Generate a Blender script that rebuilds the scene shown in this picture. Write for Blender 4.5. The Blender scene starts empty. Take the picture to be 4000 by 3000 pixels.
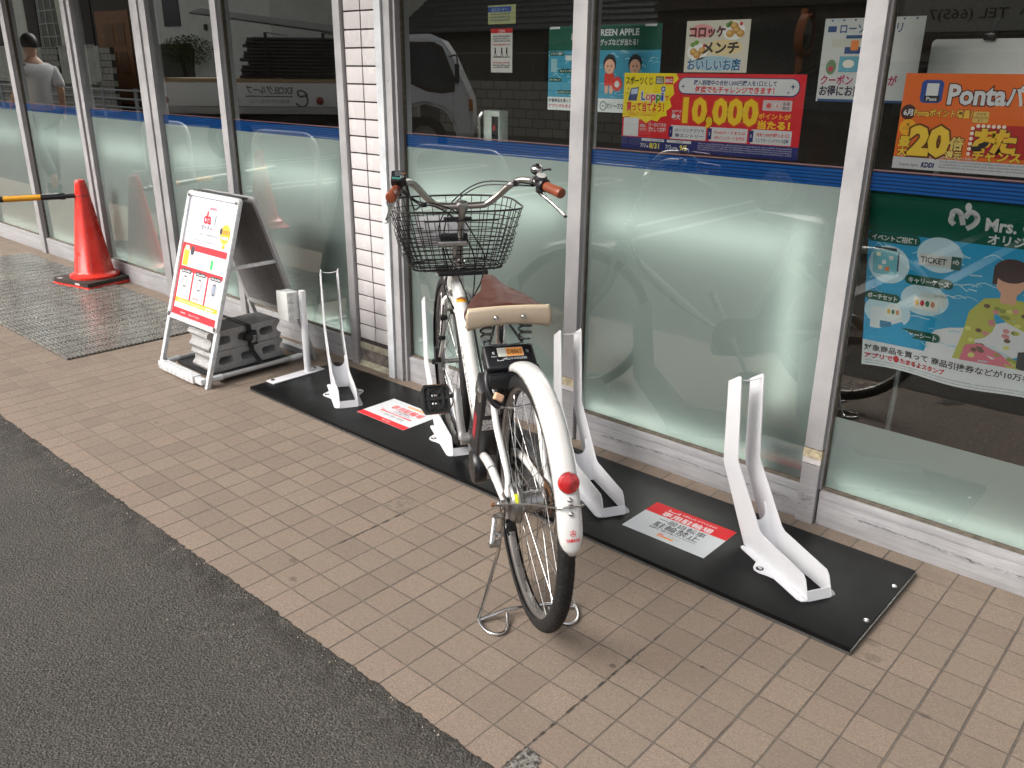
import bpy, bmesh, math, random
from mathutils import Vector, Matrix, Euler
random.seed(7)
PI = math.pi
S = bpy.context.scene
COL = S.collection
# ------------------------------------------------------------------ camera, sky, sun, exposure
cd = bpy.data.cameras.new('camera'); cam = bpy.data.objects.new('camera', cd); COL.objects.link(cam)
cd.sensor_width = 36; cd.lens = 29.832; cd.clip_start = 0.05; cd.clip_end = 3000
_r = ((0.7427675, 0.6694933, 0.0086671), (0.2378853, -0.2517769, -0.9380933), (-0.6258650, 0.6988470, -0.3462743))
M = Matrix(((_r[0][0], -_r[1][0], -_r[2][0], 0.96111), (_r[0][1], -_r[1][1], -_r[2][1], -1.03491), (_r[0][2], -_r[1][2], -_r[2][2], 1.40420), (0, 0, 0, 1)))
cam.matrix_world = M
S.camera = cam
SUN_EL, SUN_AZ = math.radians(36), math.radians(204)   # azimuth clockwise from +y
w = bpy.data.worlds.new('World'); S.world = w; w.use_nodes = True
nt = w.node_tree; nt.nodes.clear()
sky = nt.nodes.new('ShaderNodeTexSky'); sky.sky_type = 'NISHITA'; sky.sun_disc = False
sky.sun_elevation = SUN_EL; sky.sun_rotation = SUN_AZ; sky.air_density = 1.0; sky.dust_density = 5.0; sky.ozone_density = 0.6
hs = nt.nodes.new('ShaderNodeHueSaturation'); hs.inputs['Saturation'].default_value = 0.25
bgn = nt.nodes.new('ShaderNodeBackground'); bgn.inputs['Strength'].default_value = 0.15
won = nt.nodes.new('ShaderNodeOutputWorld')
nt.links.new(sky.outputs[0], hs.inputs['Color']); nt.links.new(hs.outputs[0], bgn.inputs[0]); nt.links.new(bgn.outputs[0], won.inputs[0])
sd = bpy.data.lights.new('sun', 'SUN'); sun = bpy.data.objects.new('sun', sd); COL.objects.link(sun)
sd.energy = 0.95; sd.angle = math.radians(50); sd.color = (1.0, 0.95, 0.88)
_d = Vector((math.sin(SUN_AZ) * math.cos(SUN_EL), math.cos(SUN_AZ) * math.cos(SUN_EL), math.sin(SUN_EL)))
sun.rotation_euler = (-_d).to_track_quat('-Z', 'Y').to_euler(); sun.location = _d * 30
S.view_settings.view_transform = 'Standard'; S.view_settings.look = 'None'; S.view_settings.gamma = 1
S.view_settings.exposure = 1.15
S.render.engine = 'CYCLES'
S.cycles.use_denoising = True; S.cycles.max_bounces = 10; S.cycles.transparent_max_bounces = 16
S.cycles.diffuse_bounces = 4; S.cycles.glossy_bounces = 4; S.cycles.sample_clamp_indirect = 6
S.cycles.caustics_reflective = False; S.cycles.caustics_refractive = False

# ------------------------------------------------------------------ node + material helpers
class NB:
    def __init__(s, name):
        s.m = bpy.data.materials.new(name); s.m.use_nodes = True; s.t = s.m.node_tree; s.t.nodes.clear()
        s.out = s.t.nodes.new('ShaderNodeOutputMaterial')
    def n(s, kind, **kw):
        nd = s.t.nodes.new('ShaderNode' + kind)
        for k, v in kw.items(): setattr(nd, k, v)
        return nd
    def l(s, a, b): s.t.links.new(a, b)
    def put(s, sock, v):
        if hasattr(v, 'is_output') or isinstance(v, bpy.types.NodeSocket): s.l(v, sock)
        else:
            if isinstance(v, (tuple, list)) and len(v) == 3 and sock.type == 'RGBA': v = tuple(v) + (1,)
            sock.default_value = v
    def math(s, op, a, b=0.0, c=0.0, clamp=False):
        nd = s.n('Math', operation=op, use_clamp=clamp)
        s.put(nd.inputs[0], a); s.put(nd.inputs[1], b)
        if op in ('MULTIPLY_ADD', 'SMOOTH_MIN', 'COMPARE'): s.put(nd.inputs[2], c)
        return nd.outputs[0]
    def mix(s, f, a, b, mode='MIX'):
        nd = s.n('Mix', data_type='RGBA', blend_type=mode)
        s.put(nd.inputs[0], f); s.put(nd.inputs[6], a); s.put(nd.inputs[7], b)
        return nd.outputs[2]
    def coord(s, which='Object'): return s.n('TexCoord').outputs[which]
    def noise(s, scale, detail=2.0, rough=0.5, vec=None, dist=0.0):
        nd = s.n('TexNoise'); nd.inputs['Scale'].default_value = scale; nd.inputs['Detail'].default_value = detail
        nd.inputs['Roughness'].default_value = rough; nd.inputs['Distortion'].default_value = dist
        s.l(vec if vec is not None else s.coord(), nd.inputs['Vector']); return nd.outputs[0]
    def ramp(s, f, lo, hi, a=0.0, b=1.0):
        nd = s.n('MapRange'); nd.clamp = True; nd.interpolation_type = 'SMOOTHSTEP'
        s.put(nd.inputs[0], f); nd.inputs[1].default_value = lo; nd.inputs[2].default_value = hi
        nd.inputs[3].default_value = a; nd.inputs[4].default_value = b; return nd.outputs[0]
    def xyz(s, vec):
        nd = s.n('SeparateXYZ'); s.l(vec, nd.inputs[0]); return nd.outputs
    def comb(s, x, y, z=0.0):
        nd = s.n('CombineXYZ'); s.put(nd.inputs[0], x); s.put(nd.inputs[1], y); s.put(nd.inputs[2], z); return nd.outputs[0]
    def bump(s, h, strength=0.3, dist=0.001):
        nd = s.n('Bump'); nd.inputs['Strength'].default_value = strength; nd.inputs['Distance'].default_value = dist
        s.l(h, nd.inputs['Height']); return nd.outputs[0]
    def pbr(s, col, rough=0.5, metal=0.0, normal=None, spec=0.5, coat=0.0, **kw):
        nd = s.n('BsdfPrincipled'); s.put(nd.inputs['Base Color'], col); s.put(nd.inputs['Roughness'], rough)
        s.put(nd.inputs['Metallic'], metal); s.put(nd.inputs['Specular IOR Level'], spec); s.put(nd.inputs['Coat Weight'], coat)
        if normal is not None: s.l(normal, nd.inputs['Normal'])
        for k, v in kw.items(): s.put(nd.inputs[k.replace('_', ' ')], v)
        s.l(nd.outputs[0], s.out.inputs[0]); return nd

def simple(name, col, rough=0.5, metal=0.0, var=0.06, vscale=30, spec=0.5, coat=0.0, bump=0.0, bscale=200, dirt=0.0, dirtcol=(0.1, 0.08, 0.06), rvar=0.08):
    """plain material with slight procedural unevenness in colour and gloss"""
    b = NB(name)
    n1 = b.noise(vscale, 4, 0.6)
    c = b.mix(b.ramp(n1, 0.3, 0.7), tuple(x * (1 - var) for x in col), tuple(min(1, x * (1 + var)) for x in col))
    if dirt > 0:
        n2 = b.noise(vscale * 0.35, 6, 0.7)
        c = b.mix(b.ramp(n2, 0.5, 0.75, 0, dirt), c, dirtcol)
    r = b.ramp(b.noise(vscale * 1.7, 3), 0.3, 0.7, max(0.02, rough - rvar), min(1, rough + rvar))
    nm = b.bump(b.noise(bscale, 3), bump, 0.001) if bump else None
    b.pbr(c, r, metal, nm, spec, coat)
    return b.m

def flat(name, col, rough=0.45):
    b = NB(name); b.pbr(col, rough, 0, None, 0.4); return b.m

MAT = {}
def ink(col, rough=0.5):
    """printing colour, one material per colour"""
    k = ('ink',) + tuple(round(c, 3) for c in col)
    if k not in MAT: MAT[k] = flat('ink_%02d' % len(MAT), col, rough)
    return MAT[k]
def srgb(r, g, b_):
    f = lambda c: ((c / 255 + 0.055) / 1.055) ** 2.4 if c > 10 else c / 255 / 12.92
    return (f(r), f(g), f(b_))

# ------------------------------------------------------------------ mesh helpers
class MB:
    def __init__(s): s.v = []; s.f = []; s.sm = []
    def add(s, vs, fs, smooth=False):
        o = len(s.v); s.v += [tuple(v) for v in vs]; s.f += [tuple(i + o for i in f) for f in fs]; s.sm += [smooth] * len(fs); return s
    def box(s, x0, x1, y0, y1, z0, z1, mtx=None):
        vs = [Vector((x, y, z)) for z in (z0, z1) for y in (y0, y1) for x in (x0, x1)]
        if mtx is not None: vs = [mtx @ v for v in vs]
        return s.add(vs, [(0, 2, 3, 1), (4, 5, 7, 6), (0, 1, 5, 4), (2, 6, 7, 3), (0, 4, 6, 2), (1, 3, 7, 5)])
    def rbox(s, x0, x1, y0, y1, z0, z1, r=0.003, mtx=None, seg=2):
        bm = bmesh.new(); bmesh.ops.create_cube(bm, size=1)
        for v in bm.verts: v.co = Vector(((x0 + x1) / 2 + v.co.x * (x1 - x0), (y0 + y1) / 2 + v.co.y * (y1 - y0), (z0 + z1) / 2 + v.co.z * (z1 - z0)))
        bmesh.ops.bevel(bm, geom=list(bm.edges), offset=r, segments=seg, affect='EDGES', profile=0.6)
        return s.bm(bm, mtx, True)
    def bm(s, bm, mtx=None, smooth=False):
        bm.verts.index_update()
        vs = [(mtx @ v.co) if mtx is not None else v.co.copy() for v in bm.verts]
        s.add(vs, [tuple(v.index for v in f.verts) for f in bm.faces], smooth); bm.free(); return s
    def prism(s, pts, a, b, ax=2, mtx=None, smooth=False):
        """polygon pts (2D) extruded along axis ax from a to b; ax=2: (x,y); ax=1: (x,z); ax=0: (y,z)"""
        def P(p, t): return Vector((p[0], p[1], t)) if ax == 2 else (Vector((p[0], t, p[1])) if ax == 1 else Vector((t, p[0], p[1])))
        n = len(pts); vs = [P(p, a) for p in pts] + [P(p, b) for p in pts]
        if mtx is not None: vs = [mtx @ v for v in vs]
        s.add(vs, [tuple(range(n))[::-1], tuple(range(n, 2 * n))])
        o = len(s.v) - 2 * n
        s.f += [(o + i, o + (i + 1) % n, o + n + (i + 1) % n, o + n + i) for i in range(n)]; s.sm += [smooth] * n
        return s
    def tube(s, path, r, seg=10, closed=False, caps=True, flat_=None):
        P = [Vector(p) for p in path]; n = len(P)
        rs = r if isinstance(r, (list, tuple)) else [r] * n
        T = []
        for i in range(n):
            if closed: t = P[(i + 1) % n] - P[i - 1]
            else: t = P[min(i + 1, n - 1)] - P[max(i - 1, 0)]
            T.append(t.normalized() if t.length > 1e-9 else Vector((0, 0, 1)))
        up = Vector((0, 0, 1)) if abs(T[0].z) < 0.9 else Vector((1, 0, 0))
        N = (up - T[0] * up.dot(T[0])).normalized(); Ns = [N]
        for i in range(1, n):
            N = Ns[-1] - T[i] * Ns[-1].dot(T[i]); N = N.normalized() if N.length > 1e-9 else Ns[-1]; Ns.append(N)
        vs = []
        for i in range(n):
            B = T[i].cross(Ns[i])
            for k in range(seg):
                a = 2 * PI * k / seg
                fx, fy = (1, 1) if flat_ is None else flat_
                vs.append(P[i] + Ns[i] * (math.cos(a) * rs[i] * fx) + B * (math.sin(a) * rs[i] * fy))
        fs = []
        m = n if closed else n - 1
        for i in range(m):
            for k in range(seg):
                j = (i + 1) % n
                fs.append((i * seg + k, i * seg + (k + 1) % seg, j * seg + (k + 1) % seg, j * seg + k))
        s.add(vs, fs, True)
        if caps and not closed:
            o = len(s.v) - n * seg
            s.f += [tuple(o + k for k in range(seg))[::-1], tuple(o + (n - 1) * seg + k for k in range(seg))]; s.sm += [False, False]
        return s
    def lathe(s, prof, c=(0, 0, 0), axis=(0, 0, 1), seg=32, smooth=True):
        """prof: list of (r, h) along axis from c"""
        A = Vector(axis).normalized(); up = Vector((0, 0, 1)) if abs(A.z) < 0.9 else Vector((1, 0, 0))
        X = (up - A * up.dot(A)).normalized(); Y = A.cross(X); c = Vector(c); n = len(prof)
        vs = [c + A * h + (X * math.cos(2 * PI * k / seg) + Y * math.sin(2 * PI * k / seg)) * max(r, 1e-5) for r, h in prof for k in range(seg)]
        fs = [(i * seg + k, i * seg + (k + 1) % seg, (i + 1) * seg + (k + 1) % seg, (i + 1) * seg + k) for i in range(n - 1) for k in range(seg)]
        return s.add(vs, fs, smooth)
    def disc(s, c, axis, r, h=0.002, seg=24): return s.lathe([(0, 0), (r, 0), (r, h), (0, h)], c, axis, seg, False)
    def build(s, name, m, parent=None, loc=None, recalc=True):
        me = bpy.data.meshes.new(name); me.from_pydata([tuple(v) for v in s.v], [], s.f); me.update()
        me.polygons.foreach_set('use_smooth', s.sm)
        if recalc:
            bm = bmesh.new(); bm.from_mesh(me); bmesh.ops.recalc_face_normals(bm, faces=bm.faces); bm.to_mesh(me); bm.free()
        try: me.set_sharp_from_angle(angle=math.radians(40))
        except Exception: pass
        o = bpy.data.objects.new(name, me); me.materials.append(m); COL.objects.link(o)
        if parent is not None: o.parent = parent
        if loc is not None: o.location = loc
        return o
def tag(o, label=None, cat=None, group=None, kind=None):
    if label: o['label'] = label
    if cat: o['category'] = cat
    if group: o['group'] = group
    if kind: o['kind'] = kind
    return o
def empty(name, loc=(0, 0, 0), rz=0.0, label=None, cat=None, group=None):
    o = bpy.data.objects.new(name, None); COL.objects.link(o); o.location = loc; o.rotation_euler = (0, 0, rz); o.empty_display_size = 0.1
    return tag(o, label, cat, group)
def copy_tree(o, parent=None):
    c = o.copy(); COL.objects.link(c)
    if parent is not None: c.parent = parent
    for ch in list(o.children): copy_tree(ch, c)
    return c
def smoothpath(pts, n=8):
    """Catmull-Rom through pts"""
    P = [Vector(p) for p in pts]; out = []
    for i in range(len(P) - 1):
        p0 = P[max(i - 1, 0)]; p1 = P[i]; p2 = P[i + 1]; p3 = P[min(i + 2, len(P) - 1)]
        for k in range(n):
            t = k / n; t2 = t * t; t3 = t2 * t
            out.append(0.5 * ((2 * p1) + (-p0 + p2) * t + (2 * p0 - 5 * p1 + 4 * p2 - p3) * t2 + (-p0 + 3 * p1 - 3 * p2 + p3) * t3))
    out.append(P[-1]); return out
def rounded(x0, x1, y0, y1, r, seg=5):
    out = []
    for cx, cy, a0 in ((x1 - r, y0 + r, -90), (x1 - r, y1 - r, 0), (x0 + r, y1 - r, 90), (x0 + r, y0 + r, 180)):
        for k in range(seg + 1):
            a = math.radians(a0 + 90 * k / seg); out.append((cx + r * math.cos(a), cy + r * math.sin(a)))
    return out

# ------------------------------------------------------------------ print: flat shapes and lettering laid on a face
_tc = {}
def text_geo(txt, bold=0.0, italic=0.0):
    k = (txt, bold, italic)
    if k not in _tc:
        c = bpy.data.curves.new('t', 'FONT'); c.body = txt; c.size = 1; c.offset = bold; c.resolution_u = 2; c.shear = italic
        o = bpy.data.objects.new('t', c); COL.objects.link(o)
        dg = bpy.context.evaluated_depsgraph_get(); me = bpy.data.meshes.new_from_object(o.evaluated_get(dg))
        _tc[k] = ([(v.co.x, v.co.y) for v in me.vertices], [tuple(p.vertices) for p in me.polygons])
        bpy.data.objects.remove(o); bpy.data.curves.remove(c); bpy.data.meshes.remove(me)
    return _tc[k]
class Print:
    """a face with origin O (its lower left corner), right vector U and up vector V (metres); shapes are gathered per colour and layer"""
    def __init__(s, O, U, V, parent, lift=0.0004, bend=None):
        s.O, s.U, s.V = Vector(O), Vector(U).normalized(), Vector(V).normalized(); s.N = s.U.cross(s.V).normalized()
        s.parent = parent; s.lift = lift; s.g = {}; s.bend = bend
    def P(s, x, y, layer):
        p = s.O + s.U * x + s.V * y + s.N * (s.lift * layer)
        if s.bend: p = p + s.N * s.bend(x, y)
        return p
    def mb(s, col, layer, name):
        k = (tuple(col), name)
        if k not in s.g: s.g[k] = MB()
        return s.g[k]
    def poly(s, pts, col, layer=1, name='print'):
        s.mb(col, layer, name).add([s.P(x, y, layer) for x, y in pts], [tuple(range(len(pts)))])
    def rect(s, x0, x1, y0, y1, col, layer=1, r=0.0, name='print'):
        s.poly(rounded(x0, x1, y0, y1, r, 4) if r > 0 else [(x0, y0), (x1, y0), (x1, y1), (x0, y1)], col, layer, name)
    def disc(s, cx, cy, rx, ry, col, layer=1, seg=24, name='print'):
        s.poly([(cx + rx * math.cos(2 * PI * k / seg), cy + ry * math.sin(2 * PI * k / seg)) for k in range(seg)], col, layer, name)
    def text(s, txt, x, y, h, col, layer=2, bold=0.015, width=None, align='L', italic=0.0, outline=None, ow=0.06, name='lettering', rot=0.0):
        """h: height of a capital / kanji box; width squeezes the line to that width"""
        if outline is not None: s.text(txt, x, y, h, outline, layer - 0.5, bold + ow, width, align, italic, None, 0, name, rot)
        vs, fs = text_geo(txt, bold, italic)
        vs0, _ = text_geo(txt, 0.0, italic)
        if not vs: return
        x0 = min(v[0] for v in vs0); x1 = max(v[0] for v in vs0)
        k = h / 0.85 if any(ord(c) > 255 for c in txt) else h / 0.70
        kx = k if width is None else width / max(1e-6, x1 - x0)
        wd = (x1 - x0) * kx; ox = {'L': 0, 'C': -wd / 2, 'R': -wd}[align]
        ca, sa = math.cos(rot), math.sin(rot); m = s.mb(col, layer, name); out = []
        for vx, vy in vs:
            lx = (vx - x0) * kx + ox; ly = vy * k
            out.append(s.P(x + lx * ca - ly * sa, y + lx * sa + ly * ca, layer))
        m.add(out, fs)
    def greek(s, x0, x1, y, h, col, layer=2, name='small_print'):
        """a line of print too small to read in the photograph"""
        m = s.mb(col, layer, name); x = x0
        while x < x1 - h * 0.3:
            wd = min(h * random.uniform(0.5, 0.95), x1 - x)
            m.add([s.P(a, b_, layer) for a, b_ in ((x, y), (x + wd, y), (x + wd, y + h * random.uniform(0.3, 0.5)), (x, y + h * random.uniform(0.3, 0.5)))], [(0, 1, 2, 3)])
            if random.random() < 0.8: m.add([s.P(a, b_, layer) for a, b_ in ((x, y + h * 0.62), (x + wd, y + h * 0.62), (x + wd * 0.9, y + h), (x + wd * 0.1, y + h))], [(0, 1, 2, 3)])
            x += wd + h * random.uniform(0.12, 0.3)
    def build(s):
        for (col, name), m in s.g.items():
            me = bpy.data.meshes.new(name); me.from_pydata([tuple(v) for v in m.v], [], m.f); me.update()
            o = bpy.data.objects.new(name, me); me.materials.append(ink(col)); COL.objects.link(o); o.parent = s.parent
def bikelogo(p, x, y, w_, col, layer=2):
    """two small discs joined by a wavy bar"""
    r = w_ * 0.08; t = w_ * 0.035
    for cx, cy in ((x + r, y + r), (x + w_ - r, y + r * 1.1)):
        p.disc(cx, cy, r, r, col, layer, 12, 'logo')
        p.poly([(cx - t, cy + r), (cx + t, cy + r), (cx + t * 1.5, cy + r * 3.2), (cx - t, cy + r * 3.2)], col, layer, 'logo')
    n = 14; top = []; bot = []
    for k in range(n + 1):
        u = k / n; xx = x + r + u * (w_ - 2 * r); yy = y + r * (1.6 - 1.1 * math.sin(u * PI * 1.15))
        top.append((xx, yy + t)); bot.append((xx, yy - t))
    for k in range(n): p.poly([bot[k], bot[k + 1], top[k + 1], top[k]], col, layer, 'logo')
# ------------------------------------------------------------------ ground
def tile_material():
    b = NB('paving_tile'); co = b.coord(); X, Y, _ = b.xyz(co)
    wob = b.noise(14, 2, 0.5); wv = b.math('MULTIPLY', b.math('SUBTRACT', wob, 0.5), 0.0035)
    x = b.math('MULTIPLY', b.math('ADD', X, wv), 10.0); y = b.math('MULTIPLY', b.math('SUBTRACT', Y, wv), 10.0)
    fx = b.math('FRACT', x); fy = b.math('FRACT', y)
    dx = b.math('MULTIPLY', b.math('MINIMUM', fx, b.math('SUBTRACT', 1.0, fx)), 0.1)
    dy = b.math('MULTIPLY', b.math('MINIMUM', fy, b.math('SUBTRACT', 1.0, fy)), 0.1)
    cx = b.math('FLOOR', x); cy = b.math('FLOOR', y)
    wn = b.n('TexWhiteNoise', noise_dimensions='2D'); b.l(b.comb(cx, cy), wn.inputs['Vector'])
    rnd = wn.outputs['Value']
    wn2 = b.n('TexWhiteNoise', noise_dimensions='1D'); b.l(cx, wn2.inputs['W'])
    wx = b.ramp(wn2.outputs['Value'], 0, 1, 0.0016, 0.0034)       # the joints across the walk vary in width
    jx = b.math('SUBTRACT', 1.0, b.math('SMOOTH_MIN', b.math('DIVIDE', dx, wx), 1.0, 0.4), clamp=True)
    j1 = b.ramp(b.math('DIVIDE', dx, wx), 0.7, 1.15, 1.0, 0.0); j2 = b.ramp(dy, 0.0014, 0.0027, 1.0, 0.0)
    joint = b.math('MAXIMUM', j1, j2)
    fine = b.noise(260, 2, 0.6, dist=1.5); mid = b.noise(60, 3, 0.6); big = b.noise(2.2, 4, 0.6)
    base = b.mix(rnd, (0.224, 0.175, 0.137), (0.284, 0.223, 0.172))
    pink = b.n('TexWhiteNoise', noise_dimensions='2D'); b.l(b.comb(cy, cx), pink.inputs['Vector'])
    base = b.mix(b.ramp(pink.outputs['Value'], 0.5, 1.0, 0, 0.35), base, (0.300, 0.220, 0.168))
    row0 = b.math('LESS_THAN', Y, 0.1)                                # edge row: pinker nosing tiles
    base = b.mix(b.math('MULTIPLY', row0, 0.4), base, (0.36, 0.265, 0.205))
    base = b.mix(b.ramp(fine, 0.44, 0.58, 0.0, 0.62), base, (0.120, 0.092, 0.072), 'MIX')
    base = b.mix(b.ramp(fine, 0.60, 0.74, 0.0, 0.40), base, (0.40, 0.32, 0.245), 'MIX')
    base = b.mix(b.ramp(mid, 0.35, 0.75, 0.0, 0.22), base, (0.21, 0.165, 0.128))
    base = b.mix(b.ramp(big, 0.45, 0.75, 0.0, 0.30), base, (0.22, 0.172, 0.13))
    jn = b.noise(9, 3, 0.7)
    jcol = b.mix(b.ramp(jn, 0.35, 0.7), (0.125, 0.102, 0.084), (0.20, 0.163, 0.128))
    far = b.ramp(X, -3.2, -1.6, 0.0, 1.0)
    jcol = b.mix(j1, b.mix(far, (0.30, 0.24, 0.19), jcol), b.mix(0.45, jcol, (0.075, 0.066, 0.058)))
    c = b.mix(joint, base, jcol)
    # open, dirty joint at x = 0 and a few dark spots
    crack = b.math('MULTIPLY', b.math('LESS_THAN', b.math('ABSOLUTE', X), 0.0042), b.ramp(b.noise(25, 3, 0.7), 0.45, 0.56, 0, 0.85))
    crack = b.math('MULTIPLY', crack, b.ramp(Y, 0.55, 0.7, 1.0, 0.0))
    c = b.mix(crack, c, (0.035, 0.03, 0.026))
    def spot(sx, sy, rx, ry, k=0.6, hard=0.35):
        u = b.math('DIVIDE', b.math('SUBTRACT', X, sx), rx); v = b.math('DIVIDE', b.math('SUBTRACT', Y, sy), ry)
        r2 = b.math('ADD', b.math('MULTIPLY', u, u), b.math('MULTIPLY', v, v))
        r2 = b.math('ADD', r2, b.math('MULTIPLY', b.math('SUBTRACT', b.noise(90, 3, 0.7), 0.5), 2.2))
        return b.ramp(r2, hard, 1.0, k, 0.0)
    for sp in ((-0.937, 0.131, 0.017, 0.012), (-1.022, 0.188, 0.016, 0.012), (0.454, 0.928, 0.025, 0.02, 0.35), (0.43, 0.99, 0.02, 0.018, 0.3), (-0.02, 0.45, 0.012, 0.01, 0.7), (0.62, 0.80, 0.02, 0.01, 0.5), (-1.72, 0.40, 0.014, 0.01, 0.6), (0.15, 0.60, 0.008, 0.006, 0.9), (-2.35, 0.42, 0.02, 0.01, 0.4)):
        c = b.mix(spot(*sp), c, (0.07, 0.052, 0.042))
    # dark leaf litter rubbed into one joint near x = -1.05
    st = b.math('MULTIPLY', b.math('LESS_THAN', b.math('ABSOLUTE', b.math('SUBTRACT', X, -1.0)), 0.0045), b.math('MULTIPLY', b.ramp(Y, 0.33, 0.36, 0, 1), b.ramp(Y, 0.60, 0.64, 1, 0)))
    c = b.mix(b.math('MULTIPLY', st, b.ramp(b.noise(40, 3, 0.7), 0.42, 0.55, 0, 0.95)), c, (0.03, 0.028, 0.025))
    # worn patch: one tile rubbed bare with white mortar lines
    px = b.math('MULTIPLY', b.math('GREATER_THAN', X, -1.098), b.math('LESS_THAN', X, -1.004)); py = b.math('MULTIPLY', b.math('GREATER_THAN', Y, 0.603), b.math('LESS_THAN', Y, 0.697))
    pm = b.math('MULTIPLY', b.math('MULTIPLY', px, py), b.ramp(b.noise(28, 4, 0.7), 0.40, 0.62, 0, 0.8))
    c = b.mix(pm, c, (0.12, 0.10, 0.085))
    # rubble where a tile is missing
    h = b.math('ADD', b.math('MULTIPLY', fine, 0.5), b.math('MULTIPLY', mid, 0.5))
    h2 = b.math('SUBTRACT', h, b.math('MULTIPLY', joint, 1.6))
    back_tone = b.ramp(Y, 1.36, 1.47, 0.0, 0.35)  # darker, patchy tone towards the back edge of the paving
    c = b.mix(b.math('MULTIPLY', back_tone, b.ramp(b.noise(11, 4, 0.7), 0.3, 0.7)), c, (0.12, 0.10, 0.08))
    b.pbr(c, b.ramp(mid, 0.3, 0.7, 0.62, 0.82), 0, b.bump(h2, 0.8, 0.0022), 0.35)
    return b.m
def asphalt_material():
    b = NB('asphalt'); v = b.n('TexVoronoi'); v.inputs['Scale'].default_value = 150; b.l(b.coord(), v.inputs['Vector'])
    fine = b.noise(230, 3, 0.75); mid = b.noise(70, 4, 0.65); big = b.noise(1.6, 4, 0.6)
    c = b.mix(b.ramp(fine, 0.38, 0.66), (0.026, 0.0235, 0.020), (0.150, 0.137, 0.119))
    c = b.mix(b.ramp(mid, 0.45, 0.7, 0, 0.5), c, (0.05, 0.046, 0.042))
    c = b.mix(b.ramp(big, 0.40, 0.70, 0.0, 0.45), c, (0.105, 0.095, 0.081))
    wn = b.n('TexWhiteNoise', noise_dimensions='3D'); b.l(v.outputs['Color'], wn.inputs['Vector'])
    peb = b.math('MULTIPLY', b.math('GREATER_THAN', wn.outputs['Value'], 0.93), b.ramp(v.outputs['Distance'], 0.10, 0.35, 1, 0))
    c = b.mix(b.math('MULTIPLY', peb, 0.6), c, (0.22, 0.20, 0.17))
    _, Y, _ = b.xyz(b.coord())
    edge = b.ramp(Y, -0.16, -0.01, 0.0, 0.6)
    c = b.mix(b.math('MULTIPLY', edge, b.ramp(b.noise(16, 4, 0.7), 0.35, 0.6)), c, (0.032, 0.026, 0.022))
    h = b.math('ADD', b.math('MULTIPLY', fine, 0.6), b.math('MULTIPLY', v.outputs['Distance'], 0.8))
    b.pbr(c, 0.86, 0, b.bump(h, 1.0, 0.005), 0.3)
    return b.m
M_TILE, M_ASPH = tile_material(), asphalt_material()
W0, W1 = -16.0, 7.0
mb = MB()      # tiled walk: a sheet with a nosing down to the asphalt
mb.add([(W0, 0, -0.03), (W1, 0, -0.03), (W0, 0.004, 0), (W1, 0.004, 0), (W0, 1.62, 0), (W1, 1.62, 0)], [(0, 1, 3, 2), (2, 3, 5, 4)])
tag(mb.build('tiled_pavement', M_TILE), kind='structure')
mb = MB(); rows = []
xs = [W0]
while xs[-1] < W1: xs.append(xs[-1] + (0.012 if -3.6 < xs[-1] < 1.5 else 0.25))
rnd = random.Random(3); off = 0.0
for x in xs:
    off = off * 0.6 + rnd.uniform(-0.0018, 0.0018)
    rows.append([(x, -80.0, -0.014), (x, -0.30, -0.014), (x, -0.05 + off, -0.009 + rnd.uniform(-.002, .002)), (x, -0.004 + off, 0.0012 + rnd.uniform(-.001, .0035)), (x, 0.006 + off * 1.3 + rnd.uniform(-0.003, 0.003), 0.0004)])
vs = [p for r_ in rows for p in r_]
mb.add(vs, [(i * 5 + k, (i + 1) * 5 + k, (i + 1) * 5 + k + 1, i * 5 + k + 1) for i in range(len(rows) - 1) for k in range(4)], False)
mb.add([(-300, -300, -0.02), (300, -300, -0.02), (300, 300, -0.03), (-300, 300, -0.03)], [(0, 1, 2, 3)])
tag(mb.build('asphalt_ground', M_ASPH), kind='structure')
# grit and seed husks swept against the kerb line, a few pale fragments
mb = MB()
for i in range(420):
    x = rnd.uniform(-3.2, 1.2); y = -abs(rnd.gauss(0, 0.035)) + 0.002
    if i > 330: x, y = rnd.uniform(-3, 0.6), rnd.uniform(-0.9, 0)
    r = rnd.uniform(0.0012, 0.0032) * (0.8 if i > 330 else 1); a = rnd.uniform(0, 6.28); z = -0.010 if y < -0.03 else 0.001
    c0 = [(x + r * math.cos(a + k * 1.9) * rnd.uniform(.6, 1.2), y + r * math.sin(a + k * 1.9) * rnd.uniform(.6, 1.2), z) for k in range(3)]
    mb.add(c0 + [(x, y, z + r * 1.2)], [(0, 1, 3), (1, 2, 3), (2, 0, 3)])
tag(mb.build('grit', simple('grit', (0.42, 0.37, 0.29), 0.8, var=0.4, vscale=60)), 'pale grit and husks scattered along the asphalt edge', None, None, 'stuff')
# broken tile: mortar rubble filling the hole beside the open joint
mb = MB(); n = 14
g = [[(0.004 + 0.085 * i / n, 0.008 + 0.088 * j / n, 0.0015 + rnd.uniform(0, 0.0035) * (1 if 0 < i < n and 0 < j < n else 0)) for j in range(n + 1)] for i in range(n + 1)]
for i in range(n):
    for j in range(n):
        if (i + j * 0.9) > n * 1.25 + rnd.uniform(-1, 1): continue
        mb.add([g[i][j], g[i + 1][j], g[i + 1][j + 1], g[i][j + 1]], [(0, 1, 2, 3)])
bm_ = NB('rubble'); nn = bm_.noise(90, 5, 0.7)
bm_.pbr(bm_.mix(bm_.ramp(nn, 0.4, 0.6), (0.035, 0.032, 0.028), (0.26, 0.24, 0.21)), 0.9, 0, bm_.bump(nn, 0.9, 0.004)); 
tag(mb.build('broken_tile', bm_.m), 'grey mortar rubble where a paving tile has broken away by the asphalt', 'broken tile')
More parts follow.
